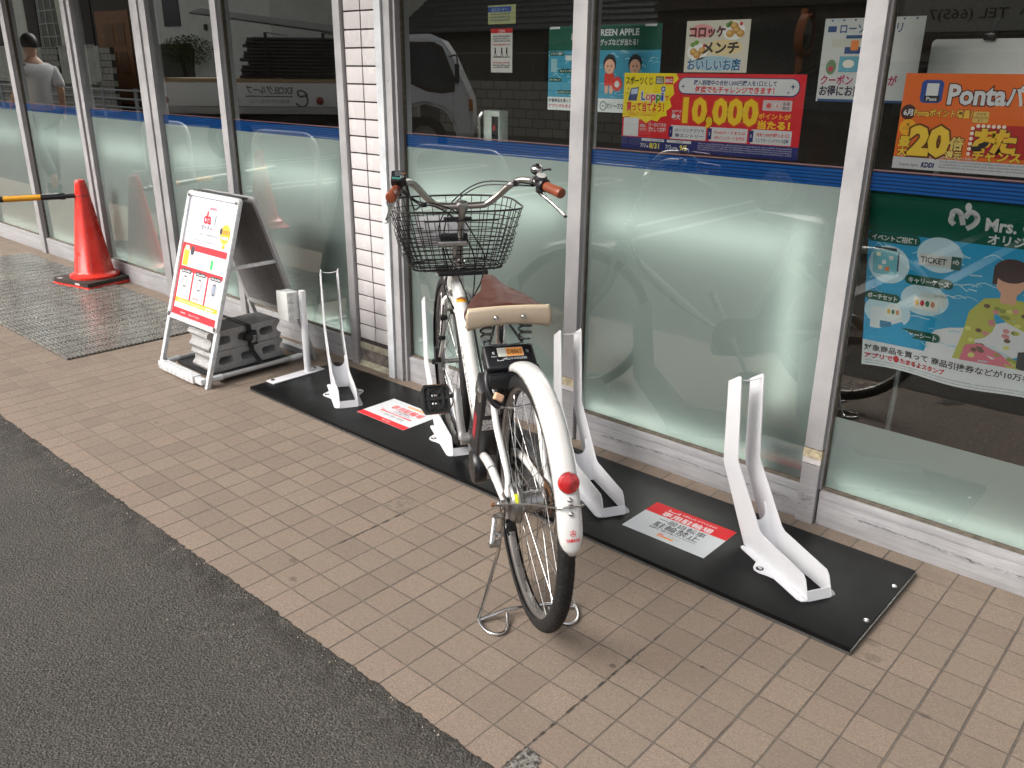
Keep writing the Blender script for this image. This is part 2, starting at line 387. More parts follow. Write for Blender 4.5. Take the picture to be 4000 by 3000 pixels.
# ------------------------------------------------------------------ materials of the shop front
def aluminium(name, base=(0.385, 0.375, 0.38), metal=0.15, rough=0.45, dirt=0.35):
    b = NB(name); co = b.coord(); mp = b.n('Mapping'); mp.inputs['Scale'].default_value = (1, 1, 1); b.l(co, mp.inputs[0])
    X, Y, Z = b.xyz(co)
    n1 = b.noise(7, 5, 0.7); sv = b.comb(b.math('MULTIPLY', X, 3.0), b.math('MULTIPLY', Y, 3.0), b.math('MULTIPLY', Z, 60.0))
    streak = b.noise(1.0, 3, 0.6, vec=b.comb(b.math('MULTIPLY', X, 4.0), b.math('MULTIPLY', Y, 4.0), b.math('MULTIPLY', Z, 90.0)))
    c = b.mix(b.ramp(n1, 0.3, 0.7), tuple(x * 0.9 for x in base), tuple(x * 1.08 for x in base))
    low = b.ramp(Z, 0.02, 0.38, 1.0, 0.0)
    c = b.mix(b.math('MULTIPLY', b.math('MULTIPLY', low, b.ramp(streak, 0.42, 0.62)), dirt), c, (0.24, 0.235, 0.24))
    spots = b.ramp(b.noise(38, 5, 0.75), 0.66, 0.74, 0, 0.55)
    c = b.mix(b.math('MULTIPLY', spots, dirt), c, (0.16, 0.145, 0.13))
    b.pbr(c, b.ramp(n1, 0.3, 0.7, rough - 0.08, rough + 0.12), metal, b.bump(streak, 0.08, 0.0006), 0.5)
    return b.m
M_ALU = aluminium('anodised_aluminium')
M_ALU2 = aluminium('sill_aluminium', (0.38, 0.375, 0.385), 0.15, 0.48, 0.40)
def glass_material():
    b = NB('window_glass'); fr = b.n('Fresnel'); fr.inputs['IOR'].default_value = 1.58
    gl = b.n('BsdfGlossy'); gl.inputs['Roughness'].default_value = 0.0; gl.inputs['Color'].default_value = (0.95, 0.97, 0.95, 1)
    tr = b.n('BsdfTransparent'); tr.inputs['Color'].default_value = (0.93, 0.955, 0.94, 1)
    bn = b.bump(b.noise(1.3, 2, 0.5), 0.10, 0.004); b.l(bn, gl.inputs['Normal'])
    f = b.math('MULTIPLY_ADD', fr.outputs[0], 2.0, 0.045, clamp=True)
    mx = b.n('MixShader'); b.l(f, mx.inputs[0]); b.l(tr.outputs[0], mx.inputs[1]); b.l(gl.outputs[0], mx.inputs[2]); b.l(mx.outputs[0], b.out.inputs[0])
    return b.m
M_GLASS = glass_material()
def film_material():
    b = NB('frosted_film'); di = b.n('BsdfDiffuse'); tl = b.n('BsdfTranslucent')
    n1 = b.noise(3, 3, 0.6)
    c = b.mix(b.ramp(n1, 0.3, 0.7), (0.66, 0.79, 0.77), (0.70, 0.83, 0.81))
    sc = b.ramp(b.noise(70, 6, 0.8), 0.70, 0.76, 0, 0.25)
    c = b.mix(sc, c, (0.42, 0.47, 0.44))
    b.l(c, di.inputs[0]); tl.inputs[0].default_value = (0.74, 0.84, 0.76, 1)
    mx = b.n('MixShader'); mx.inputs[0].default_value = 0.25; b.l(di.outputs[0], mx.inputs[1]); b.l(tl.outputs[0], mx.inputs[2]); b.l(mx.outputs[0], b.out.inputs[0])
    return b.m
M_FILM = film_material()
M_GASKET = simple('window_gasket', (0.11, 0.092, 0.07), 0.7, var=0.3, vscale=50)
M_CONC = simple('pillar_concrete', (0.165, 0.145, 0.125), 0.9, var=0.45, vscale=22, bump=0.5, bscale=120, dirt=0.5, dirtcol=(0.075, 0.065, 0.055))
M_TILEW = simple('glazed_tile', (0.60, 0.565, 0.56), 0.22, var=0.03, vscale=6, spec=0.5)
M_JOINT = simple('tile_joint', (0.050, 0.040, 0.040), 0.9, var=0.2)
M_BEIGE = simple('beige_mortar', (0.36, 0.335, 0.25), 0.85, var=0.25, vscale=30, bump=0.4, dirt=0.4)
M_BLUE = flat('stripe_blue', (0.008, 0.14, 0.52), 0.35)
M_DBLUE = flat('stripe_dark_blue', (0.006, 0.045, 0.20), 0.35)
M_PINK = flat('stripe_pink', (0.56, 0.30, 0.34), 0.4)

YF, YS, YG = 1.480, 1.496, 1.520
ZTOP, ZS, ZB = 2.35, 0.121, 1.092
front = empty('shop_front', (0, 0, 0), 0, 'long glazed shop front with grey aluminium mullions, frosted lower panes and a blue stripe', 'shop front')
def mullion(x0, x1, y0=YF, name='mullion', deep=1.56):
    m = MB(); m.rbox(x0, x1, y0, deep, 0.0, ZTOP, 0.0018); return m.build(name, M_ALU, front)
def mull_h(x0, x1):      # face plate plus stepped side
    o = mullion(x0, x1); m = MB(); m.box(x1 - 0.012, x1 + 0.006, YF + 0.022, YG + 0.012, ZS + 0.002, ZTOP - 0.002); m.build('glazing_bead', M_ALU, o)
    m = MB(); m.box(x1 + 0.0062, x1 + 0.009, YG - 0.010, YG + 0.010, ZS + 0.003, ZTOP - 0.003); m.box(x0 - 0.003, x0 - 0.0002, YG - 0.010, YG + 0.010, ZS + 0.003, ZTOP - 0.003); m.build('gasket', M_GASKET, o)
    return o
mA = mull_h(-6.385, -6.305)
mB = mull_h(-5.285, -5.225); m = MB(); m.rbox(-5.214, -5.168, YF + 0.012, 1.56, 0.0, ZTOP, 0.0015); m.build('door_stile', M_ALU, front)
mC = mull_h(-4.315, -4.225); m = MB(); m.rbox(-4.221, -4.150, YF + 0.010, 1.56, 0.0, ZTOP, 0.0015); m.build('door_stile', M_ALU, front)
mD = mull_h(-3.422, -3.366)
mE = mullion(-2.385, -2.337)
mG = mull_h(-1.023, -0.960); mH = mull_h(-0.0115, 0.0475); mI = mull_h(0.99, 1.05); mJ = mull_h(1.99, 2.05)
# the stepped post right of the tiled pillar
m = MB(); m.box(-2.0780, -2.036, 1.462, 1.56, 0, ZTOP); m.build('cover_strip', simple('pale_cover_strip', (0.56, 0.58, 0.60), 0.5, var=0.1, vscale=14, dirt=0.25), front)
m = MB(); m.box(-2.034, -1.996, 1.474, 1.56, 0, ZTOP); m.box(-1.9955, -1.982, 1.466, 1.56, 0, ZTOP); m.box(-1.9815, -1.966, 1.482, 1.56, 0, ZTOP)
mFp = m.build('mullion', M_ALU, front); m = MB(); m.box(-1.9657, -1.962, 1.510, 1.53, ZS, ZTOP); m.build('gasket', M_GASKET, mFp)
m = MB()
for z in (0.155, 0.42, 0.93, 1.36): m.lathe([(0, 0), (0.0022, 0), (0.0016, 0.001), (0, 0.001)], (-2.015, 1.474, z), (0, -1, 0), 10)
m.build('screw', M_JOINT, mFp)
# tape and old sealant wound round two mullions low down
M_SEAL = simple('old_sealant', (0.44, 0.37, 0.25), 0.8, var=0.3, vscale=60, bump=0.6, dirt=0.75, dirtcol=(0.10, 0.07, 0.045))
M_SEALW = simple('pale_tape', (0.52, 0.49, 0.48), 0.7, var=0.1, vscale=60, dirt=0.4)
def wrap(par, x0, x1, z0, z1):
    h = (z1 - z0)
    m = MB(); m.box(x0 - 0.0012, x1 + 0.0012, YF - 0.0012, YF + 0.02, z0 + h * 0.38, z1 - h * 0.04); m.build('sealant_band', M_SEAL, par)
    m = MB(); m.box(x0 - 0.0008, x1 + 0.0008, YF - 0.0009, YF + 0.02, z0 + h * 0.03, z0 + h * 0.36); m.build('tape_band', M_SEALW, par)
    m = MB(); m.box(x0 - 0.001, x1 + 0.001, YF - 0.0010, YF + 0.02, z0, z0 + h * 0.03); m.box(x0 - 0.001, x1 + 0.001, YF - 0.0010, YF + 0.02, z1 - h * 0.04, z1); m.build('grime_line', M_JOINT, par)
wrap(mH, -0.0115, 0.0475, 0.212, 0.268); wrap(mG, -1.023, -0.960, 0.206, 0.262)
def scuffs(par, x0, x1, y, z, n, spread, seed):
    r_ = random.Random(seed); m = MB()
    for i in range(n):
        x = r_.uniform(x0, x1); zz = z + r_.gauss(0, spread); l = r_.uniform(0.004, 0.022); h = r_.uniform(0.0004, 0.0013); t = r_.uniform(-0.25, 0.25)
        m.add([(x, y, zz), (x + l, y, zz + l * t), (x + l * 0.8, y, zz + l * t + h), (x + l * 0.1, y, zz + h)], [(0, 1, 2, 3)])
    m.build('scuff_marks', M_SCUFF, par)
M_SCUFF = simple('scuff', (0.20, 0.195, 0.20), 0.8, var=0.3)
scuffs(mH, -0.009, 0.03, YF - 0.0006, 0.085, 46, 0.014, 5)

def bay(x0, x1, kind='full', seed=0):
    m = MB(); m.rbox(x0, x1, YS, 1.56, 0.0, ZS - 0.026, 0.0015); m.rbox(x0, x1, YS - 0.0015, 1.56, ZS - 0.0255, ZS, 0.0015)
    wdw = m.build('window', M_ALU2, front)
    m = MB(); m.box(x0, x1, YS + 0.013, YG + 0.006, ZS + 0.0002, ZS + 0.009); m.build('gasket', M_GASKET, wdw)
    m = MB(); m.add([(x0, YG, ZS + 0.0095), (x1, YG, ZS + 0.0095), (x1, YG, ZTOP), (x0, YG, ZTOP)], [(0, 1, 2, 3)]); m.build('glass_pane', M_GLASS, wdw, None, False)
    zt = ZB if kind == 'full' else 0.378
    m = MB(); m.add([(x0, YG + 0.004, ZS + 0.008), (x1, YG + 0.004, ZS + 0.008), (x1, YG + 0.004, zt), (x0, YG + 0.004, zt)], [(0, 1, 2, 3)])
    m.build('frosted_film', M_FILM, wdw)
    y = YG + 0.0022
    z0 = ZB - 0.004
    m = MB()
    for k in range(5): m.add([(x0, y, z0 + 0.001 + k * 0.0105), (x1, y, z0 + 0.001 + k * 0.0105), (x1, y, z0 + 0.0078 + k * 0.0105), (x0, y, z0 + 0.0078 + k * 0.0105)], [(0, 1, 2, 3)])
    m.build('blue_stripes', M_BLUE, wdw)
    m = MB(); m.add([(x0, y + 0.0008, z0), (x1, y + 0.0008, z0), (x1, y + 0.0008, z0 + 0.053), (x0, y + 0.0008, z0 + 0.053)], [(0, 1, 2, 3)]); m.build('stripe_ground', M_DBLUE, wdw)
    m = MB(); m.add([(x0, y, z0 + 0.056), (x1, y, z0 + 0.056), (x1, y, z0 + 0.060), (x0, y, z0 + 0.060)], [(0, 1, 2, 3)]); m.build('pink_line', M_PINK, wdw)
    if x1 > -2.5:
        r_ = random.Random(seed); m = MB(); x = x0 + 0.12
        while x < x1 - 0.05:
            zc = 0.062 + 0.004 * math.sin(x * 9)
            for k in range(5):
                xx = x + r_.uniform(0, 0.03); zz = zc + r_.gauss(0, 0.0022); l = r_.uniform(0.004, 0.02)
                m.add([(xx, YS - 0.0021, zz), (xx + l, YS - 0.0021, zz - l * 0.1), (xx + l * 0.8, YS - 0.0021, zz - l * 0.1 + 0.0012), (xx + l * .2, YS - 0.0021, zz + 0.0014)], [(0, 1, 2, 3)])
            x += r_.uniform(0.006, 0.03)
        m.build('scuff_marks', M_SCUFF, wdw)
    return wdw
bays = [(-7.4, -6.385), (-6.299, -5.285), (-5.168, -4.315), (-4.150, -3.422), (-3.360, -2.385), (-1.966, -1.023), (-0.954, -0.0115)]
for i, (a, b_) in enumerate(bays): bay(a, b_, 'full', i)
bay(0.0535, 0.99, 'low', 9); bay(1.056, 1.99, 'full', 10)
m = MB(); m.box(-7.5, -7.4, YF, 1.56, 0, ZTOP); m.box(2.05, 6.9, YF, 1.56, 0, ZTOP); m.box(-15.8, -7.5, YF, 1.56, 0, ZTOP); m.build('side_wall', simple('render_grey', (0.5, 0.49, 0.47), 0.8), front)
m = MB(); m.box(-15.8, 6.9, YF - 0.02, 1.70, ZTOP + 0.002, 3.6); m.build('fascia', simple('fascia_white', (0.6, 0.6, 0.6), 0.5), front)
m = MB(); m.box(-15.8, 6.9, 0.22, YF - 0.022, 2.55, 2.71); m.build('canopy', simple('canopy_soffit', (0.48, 0.47, 0.46), 0.7), front)
# tiled pillar
m = MB(); m.box(-2.3365, -2.0782, 1.504, 1.56, 0.118, ZTOP); pil = m.build('tiled_pillar', M_JOINT, front)
m = MB(); pitch = 0.0752; k = 0
while 0.139 + k * pitch < ZTOP - 0.01:
    z0 = 0.139 + k * pitch + 0.0035; z1 = min(z0 + pitch - 0.0065, ZTOP - 0.002)
    for a, b_ in ((-2.3280, -2.2145), (-2.2075, -2.0835)):
        m.rbox(a, b_, 1.4965, 1.506, z0, z1, 0.0022)
    k += 1
m.build('wall_tiles', M_TILEW, pil)
m = MB(); m.box(-2.3362, -2.0783, 1.497, 1.58, 0.086, 0.1178); m.build('mortar_ledge', M_BEIGE, pil)
m = MB(); m.box(-2.3360, -2.0784, 1.503, 1.58, 0.0, 0.0858); m.build('pillar_base', M_CONC, pil)
m = MB(); m.add([(-2.336, 1.503, 0.022), (-2.0785, 1.503, 0.022), (-2.0785, 1.482, 0.0), (-2.336, 1.482, 0.0)], [(0, 1, 2, 3)]); m.build('mortar_fillet', M_BEIGE, pil)
# inside of the shop, seen dimly through the glass
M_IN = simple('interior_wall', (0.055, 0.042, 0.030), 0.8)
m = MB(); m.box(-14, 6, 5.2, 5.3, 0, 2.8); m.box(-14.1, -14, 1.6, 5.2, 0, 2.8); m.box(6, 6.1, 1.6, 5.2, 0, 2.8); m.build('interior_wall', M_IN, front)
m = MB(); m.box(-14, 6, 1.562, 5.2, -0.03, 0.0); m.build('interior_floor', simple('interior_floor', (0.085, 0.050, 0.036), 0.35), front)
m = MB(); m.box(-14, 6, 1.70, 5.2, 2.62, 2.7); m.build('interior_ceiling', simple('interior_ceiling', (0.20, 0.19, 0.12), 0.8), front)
M_SHELF = simple('shop_shelf', (0.55, 0.57, 0.53), 0.6)
def emit(name, col, st):
    b = NB(name); e = b.n('Emission'); e.inputs[0].default_value = (*col, 1); e.inputs[1].default_value = st; b.l(e.outputs[0], b.out.inputs[0]); return b.m
M_GLOW = emit('film_glow', (0.94, 1.0, 0.95), 7.5)  # added emitters that make the glow bands on the frosted film
gi = 0
for x0, x1, nm in ((-7.3, -6.5, 'leftmost pane'), (-6.2, -5.35, 'pane left of the cone'), (-5.1, -4.4, 'pane right of the cone'), (-4.1, -3.5, 'pane left of the A-frame sign'), (-3.3, -2.45, 'pane between A-frame sign and tiled pillar'), (-1.93, -1.06, 'pane behind the bicycle basket'), (-0.92, -0.16, 'pane behind the rightmost bicycle racks')):
    r = empty('magazine_shelf', (0, 0, 0), 0, 'pale shop shelf, added glow tube behind frosted film, ' + nm, 'shelf', 'shop shelves behind the frosted glass')
    m = MB(); m.box(x0, x1, 1.64, 1.92, 0.14, 0.17); m.box(x0, x1, 1.66, 1.90, 0.70, 0.715); m.box(x0, x0 + 0.02, 1.66, 1.92, 0.17, 1.0); m.box(x1 - 0.02, x1, 1.66, 1.92, 0.17, 1.0); m.build('shelf_body', M_SHELF, r)
    m = MB(); m.tube([(x0 + 0.03, 1.598, 0.90), (x1 - 0.03, 1.598, 0.90)], 0.011, 8); m.build('glow_tube', M_GLOW, r)
    m = MB(); m.tube([(x0 + 0.01, 1.562, 0.155), (x1 - 0.01, 1.562, 0.155)], 0.006, 8); m.build('glow_tube', M_GLOW, r)
    if gi == 6:
        m = MB(); m.tube([(-0.135, 1.575, 0.36), (-0.135, 1.575, 0.98)], 0.007, 8); m.build('glow_tube', M_GLOW, r)
    gi += 1
m = MB(); m.tube([(0.1, 1.565, 0.155), (0.95, 1.565, 0.155)], 0.006, 8)
r = empty('magazine_shelf', (0, 0, 0), 0, 'low shop shelf and added glow tube behind the short frosted strip under the concert poster', 'shelf', 'shop shelves behind the frosted glass')
m.build('glow_tube', M_GLOW, r); m = MB(); m.box(0.1, 0.95, 1.60, 1.9, 0.10, 0.13); m.build('shelf_body', M_SHELF, r)
# ------------------------------------------------------------------ common finishes
M_WHITEP = simple('white_powder_coat', (0.66, 0.66, 0.68), 0.38, var=0.015, vscale=12, rvar=0.05)
M_BLACKP = simple('black_powder_coat', (0.005, 0.005, 0.0053), 0.36, var=0.1, vscale=4, spec=0.13, bump=0.05, bscale=700, rvar=0.05)
M_STEEL = simple('stainless_steel', (0.58, 0.57, 0.56), 0.28, 1.0, var=0.08, vscale=40)
M_BLKRUB = simple('black_rubber', (0.013, 0.013, 0.013), 0.75, var=0.2, vscale=40, bump=0.1)
M_BLKPL = simple('black_plastic', (0.012, 0.012, 0.014), 0.34, var=0.15, vscale=20, bump=0.04, bscale=500)
def screwhead(m, x, y, z, r=0.008):
    m.lathe([(0, 0), (r, 0), (r * 1.0, 0.0012), (r * 0.75, 0.0042), (r * 0.25, 0.0052), (0, 0.0052)], (x, y, z), (0, 0, 1), 18)

# ------------------------------------------------------------------ black base board with its stickers
BZ = 0.020
board = empty('rack_base_board', (-1.0, 1.145, 0), 0, 'long low black metal base board carrying the four white bicycle racks', 'base board')
def bm_(m, name, mat_, par=None):
    o = m.build(name, mat_, par or board); o.location = (1.0, -1.145, 0) if (par is None or par == board) else (0, 0, 0); return o
BX0, BX1, BY0, BY1 = -2.402, 0.405, 0.899, 1.395
m = MB(); m.rbox(BX0, BX1, BY0, BY1, 0.0045, BZ, 0.0022); plate = bm_(m, 'plate', M_BLACKP)
m = MB(); m.box(BX0 + 0.001, BX1 - 0.001, BY0 - 0.003, BY0 - 0.0002, 0.0, 0.0075); m.box(BX1 + 0.0002, BX1 + 0.003, BY0 - 0.003, BY1, 0.0, BZ - 0.004); bm_(m, 'edge_trim', simple('edge_trim', (0.16, 0.16, 0.155), 0.35, 0.7), board)
for x, y in ((0.388, 1.262), (0.390, 1.044)):
    m = MB(); m.lathe([(0, 0), (0.0125, 0), (0.0125, 0.0012), (0.0, 0.0012)], (x, y, BZ), seg=20); o = bm_(m, 'screw', M_BLKRUB, board); m = MB(); screwhead(m, x, y, BZ + 0.0013); m.build('screw_head', M_STEEL, o)
m = MB()
for bx in (0.0, -0.702, -1.404):
    for dx, dy in ((-0.006, 1.255), (0.004, 1.232), (-0.030, 1.215), (-0.002, 1.155), (0.0, 1.118), (-0.024, 1.128), (0.036, 1.118), (0.055, 1.09)):
        m.lathe([(0, 0.0004), (0.0026, 0.0004), (0.0034, 0.0001)], (bx + dx - 0.03, dy, BZ), seg=12)
bm_(m, 'screw_holes', flat('hole_black', (0.002, 0.002, 0.002), 0.9), board)
RED, ORG, BLK, WHT = srgb(214, 38, 44), srgb(240, 150, 60), (0.015, 0.013, 0.018), (0.62, 0.64, 0.66)
def sticker(x0, y0, kind):
    W_, H_ = 0.300, 0.2085
    st = MB(); st.box(x0, x0 + W_, y0, y0 + H_, BZ + 0.0002, BZ + 0.0008); o = bm_(st, 'floor_sticker', flat('sticker_white_%d' % kind, WHT, 0.4), board)
    p = Print((x0, y0, BZ + 0.0009), (1, 0, 0), (0, 1, 0), o, 0.00012)
    if kind == 2:
        p.rect(0, W_, 0.137, H_, RED, 1)
        p.text('専用駐輪場', 0.150, 0.1435, 0.028, (0.8, 0.8, 0.8), 2, 0.012, 0.185, 'C')
        bikelogo(p, 0.062, 0.178, 0.045, (0.8, 0.8, 0.8))
        p.text('HELLO CYCLING', 0.116, 0.183, 0.0095, (0.75, 0.75, 0.75), 2, 0.01, 0.125)
        p.text('一般自転車', 0.155, 0.103, 0.027, BLK, 2, 0.008, 0.170, 'C')
        p.text('駐輪禁止', 0.155, 0.066, 0.033, BLK, 2, 0.008, 0.165, 'C')
        p.text('駐輪時は、無断で移動させていただきます。', 0.155, 0.050, 0.010, BLK, 2, 0.01, 0.170, 'C')
        p.text('dai', 0.118, 0.030, 0.012, RED, 2, 0.01); p.text('ダイチャリ', 0.152, 0.031, 0.009, (0.2, 0.2, 0.2), 2, 0.0, 0.040)
        p.rect(0.118, 0.178, 0.019, 0.027, ORG, 1)
    else:
        p.rect(0, W_, 0, 0.034, RED, 1)
        p.text('専用駐輪場', 0.165, 0.128, 0.036, RED, 2, 0.012, 0.190, 'C')
        p.rect(0.125, 0.255, 0.178, 0.192, ORG, 1); p.greek(0.132, 0.250, 0.181, 0.007, (0.75, 0.6, 0.4))
        p.text('お客様で自転車を', 0.165, 0.113, 0.009, BLK, 2, 0.01, 0.085, 'C'); p.text('もどして利用してください。', 0.175, 0.099, 0.009, BLK, 2, 0.01, 0.11, 'C')
        p.rect(0.055, 0.250, 0.083, 0.092, RED, 1); p.greek(0.095, 0.2, 0.0845, 0.006, (0.75, 0.5, 0.5))
        p.text('050-3821-8282', 0.165, 0.058, 0.016, (0.12, 0.12, 0.13), 2, 0.0, 0.125, 'C')
        p.greek(0.045, 0.075, 0.098, 0.006, RED); p.greek(0.06, 0.09, 0.066, 0.005, RED)
        p.text('dai', 0.145, 0.014, 0.012, (0.75, 0.7, 0.7), 2, 0.0); p.greek(0.170, 0.20, 0.014, 0.007, (0.75, 0.6, 0.6))
    p.build()
sticker(-1.797, 1.045, 1); sticker(-0.394, 1.022, 2)

# ------------------------------------------------------------------ bicycle racks: local x = along the channel (towards the shop), y = left, z up
def make_rack():
    root = empty('bicycle_rack', (0, 0, 0)); t = 0.003; Wd = 0.078
    side = [(0.000, 0.004), (0.022, 0.058), (0.034, 0.070), (0.236, 0.082), (0.252, 0.090), (0.392, 0.244), (0.400, 0.256), (0.428, 0.517), (0.438, 0.520), (0.494, 0.486), (0.477, 0.224), (0.470, 0.210), (0.318, 0.0012)]
    for sgn, nm in ((1, 'left'), (-1, 'right')):
        y = sgn * Wd / 2; m = MB()
        m.prism([(x, z) for x, z in side], y - t / 2, y + t / 2, 1); m.build('side_plate', M_WHITEP, root)
        fl = [(0.002, 0), (0.300, 0), (0.314, 0.006), (0.312, 0.016), (0.300, 0.020), (0.222, 0.020), (0.200, 0.045), (0.186, 0.052), (0.168, 0.048), (0.150, 0.034), (0.128, 0.022), (0.020, 0.022), (0.006, 0.016)]
        m = MB(); m.prism([(x, sgn * (Wd / 2 + t / 2 + yy * 0.98)) for x, yy in fl], 0.0, t, 2); f = m.build('foot_flange', M_WHITEP, root)
        m = MB(); m.lathe([(0, 0), (0.0115, 0), (0.0115, 0.001), (0, 0.001)], (0.184, sgn * (Wd / 2 + 0.034), t), seg=18); o = m.build('washer', M_BLKRUB, f)
        m = MB(); screwhead(m, 0.184, sgn * (Wd / 2 + 0.034), t + 0.001, 0.0075); m.build('screw_head', M_STEEL, f)
    m = MB(); m.prism([(0.0005, 0.0), (0.0035, 0.0), (0.0125, 0.028), (0.0095, 0.028)], -Wd / 2 + t / 2, Wd / 2 - t / 2, 1); m.build('front_lip', M_WHITEP, root)
    # cross plate with a U-shaped cut for the tyre
    pts = [(-Wd / 2 + 0.0016, 0.0), (Wd / 2 - 0.0016, 0.0), (Wd / 2 - 0.0016, 0.150), (0.031, 0.150)]
    for k in range(0, 13):
        a = PI * k / 12; pts.append((0.030 * math.cos(a), 0.128 - 0.030 * math.sin(a)))
    pts += [(-0.031, 0.150), (-Wd / 2 + 0.0016, 0.150)]
    mt = Matrix.Translation((0.262, 0, 0.003)) @ Matrix.Rotation(math.radians(32), 4, 'Y') @ Matrix(((0, 0, 1, 0), (1, 0, 0, 0), (0, 1, 0, 0), (0, 0, 0, 1)))
    m = MB(); m.prism(pts, 0, 0.003, 2, mt); m.build('tyre_stop', M_WHITEP, root)
    m = MB(); m.tube([(0.438, -Wd / 2, 0.508), (0.4385, -Wd / 4, 0.503), (0.4385, 0, 0.5015), (0.4385, Wd / 4, 0.503), (0.438, Wd / 2, 0.508)], 0.0022, 8); m.build('top_rod', M_WHITEP, root)
    return root
rk0 = make_rack(); ang = math.radians(90 + 60.3)
u = Vector((math.cos(ang), math.sin(ang))); nl = Vector((-math.sin(ang), math.cos(ang)))
labs = ['white steel bicycle rack nearest the junction box post, left of the phone-number floor sticker', 'white steel bicycle rack holding the front wheel of the parked bicycle', 'white steel bicycle rack right behind the rear mudguard, left of the parking-ban sticker', 'white steel bicycle rack standing empty at the right end of the black board']
for i, (fx, fy) in enumerate(((-1.878, 1.017), (-1.168, 1.012), (-0.465, 1.019), (0.237, 1.020))):
    r = rk0 if i == 0 else copy_tree(rk0)
    c = Vector((fx, fy)) - nl * 0.039
    r.location = (c.x, c.y, BZ); r.rotation_euler = (0, 0, ang)
    tag(r, labs[i], 'bicycle rack', 'white racks bolted in a row on the black board')

# ------------------------------------------------------------------ junction box post
r = empty('junction_box_post', (-2.377, 1.203, BZ), 0, 'white tube post with a grey junction box, at the left end of the black board', 'post')
m = MB(); m.rbox(-0.030, 0.033, -0.215, 0.075, 0.0, 0.005, 0.0015); m.build('base_plate', M_WHITEP, r)
for y in (-0.19, 0.05):
    m = MB(); m.lathe([(0, 0), (0.010, 0), (0.008, 0.004), (0, 0.005)], (-0.012, y, 0.0052), seg=16); m.build('bolt', simple('dark_bolt', (0.08, 0.08, 0.08), 0.35, 0.8), r)
m = MB(); m.tube([(0, 0, 0.005), (0, 0, 0.402)], 0.0165, 20); m.lathe([(0.0165, 0.402), (0.015, 0.406), (0, 0.408)], (0, 0, 0)); m.build('post_tube', M_WHITEP, r)
M_BOXG = simple('box_grey_plastic', (0.60, 0.61, 0.59), 0.45, var=0.04)
m = MB(); m.rbox(-0.098, -0.012, -0.052, -0.012, 0.268, 0.402, 0.004); bx = m.build('junction_box', M_BOXG, r)
m = MB(); m.rbox(-0.100, -0.010, -0.077, -0.053, 0.266, 0.404, 0.005); m.build('box_lid', M_BOXG, bx)
m = MB()
for z in (0.300, 0.340, 0.372): m.rbox(-0.0135, -0.0055, -0.072, -0.040, z - 0.009, z + 0.009, 0.0015)
m.build('lid_clips', M_BOXG, bx)

# ------------------------------------------------------------------ traffic cone, weight, bar
CX, CY = -5.055, 1.335; RZ = math.radians(12)
cone = empty('traffic_cone', (CX, CY, 0.0), RZ, 'red plastic traffic cone standing on the ribbed entrance mat by the doors', 'traffic cone')
bco = NB('cone_red'); cc = bco.mix(bco.ramp(bco.noise(9, 4, 0.6), 0.35, 0.7), (0.66, 0.028, 0.018), (0.80, 0.045, 0.028))
bco.pbr(cc, bco.ramp(bco.noise(12, 4), 0.3, 0.7, 0.22, 0.42), 0, None, 0.5, 0.15, Subsurface_Weight=0.08); M_CONE = bco.m
prof = [(0.105, 0.008), (0.158, 0.020), (0.160, 0.050), (0.142, 0.062), (0.128, 0.066), (0.122, 0.075), (0.036, 0.655), (0.034, 0.672), (0.028, 0.684), (0.0, 0.688)]
m = MB(); seg = 48; A = [2 * PI * k / seg for k in range(seg)]; vs = []
for rr, h in prof:
    for a in A:
        f = 1.0
        if 0.07 < h < 0.66: f = 1 / max(0.924, math.cos((a % (PI / 4)) - PI / 8)) * 0.965
        vs.append((rr * f * math.cos(a), rr * f * math.sin(a), h + 0.012))
m.add(vs, [(i * seg + k, i * seg + (k + 1) % seg, (i + 1) * seg + (k + 1) % seg, (i + 1) * seg + k) for i in range(len(prof) - 1) for k in range(seg)], True)
m.build('cone_body', M_CONE, cone)
m = MB(); m.rbox(-0.195, 0.195, -0.195, 0.195, 0.0, 0.020, 0.008); m.build('cone_base', M_CONE, cone)
wt = empty('cone_weight', (CX, CY, 0.0205), RZ, 'flat black rubber ring weight laid over the base of the red cone', 'cone weight')
m = MB(); outer = rounded(-0.190, 0.190, -0.190, 0.190, 0.012, 3); nO = len(outer); R0 = 0.163
inner = []
for x, y in outer:
    a = math.atan2(y, x); inner.append((R0 * math.cos(a), R0 * math.sin(a)))
vs = [(x, y, 0) for x, y in outer] + [(x, y, 0.026) for x, y in outer] + [(x, y, 0) for x, y in inner] + [(x, y, 0.026) for x, y in inner]
fs = []
for i in range(nO):
    j = (i + 1) % nO; fs += [(i, j, nO + j, nO + i), (nO + i, nO + j, 3 * nO + j, 3 * nO + i), (3 * nO + i, 3 * nO + j, 2 * nO + j, 2 * nO + i), (i, j, 2 * nO + j, 2 * nO + i)]
m.add(vs, fs); m.build('rubber_ring', simple('weight_rubber', (0.035, 0.028, 0.022), 0.7, var=0.2), wt)
m = MB(); m.box(0.05, 0.10, -0.1905, -0.1902, 0.004, 0.018); m.box(-0.15, -0.115, -0.188, -0.160, 0.0262, 0.0265); m.build('sticker', flat('worn_label', (0.6, 0.5, 0.48)), wt)
bar = empty('barrier_bar', (CX, CY, 0.60), 0, 'black and yellow striped barrier bar hooked on the cone, running off to the left', 'barrier bar')
dirb = Vector((-0.30, -0.55, -0.012)).normalized(); st = Vector((0.0, -0.05, -0.004))
Lb = 1.9
def seg_(t0, t1, mt_, name, r_=0.019):
    m = MB(); m.tube([st + dirb * t0, st + dirb * t1], r_, 18); m.build(name, mt_, bar)
M_YEL = simple('bar_yellow', (0.72, 0.33, 0.012), 0.4)
seg_(0.0, 0.055, M_BLKPL, 'end_cap', 0.014); seg_(0.055, 0.085, M_BLKPL, 'end_collar', 0.022)
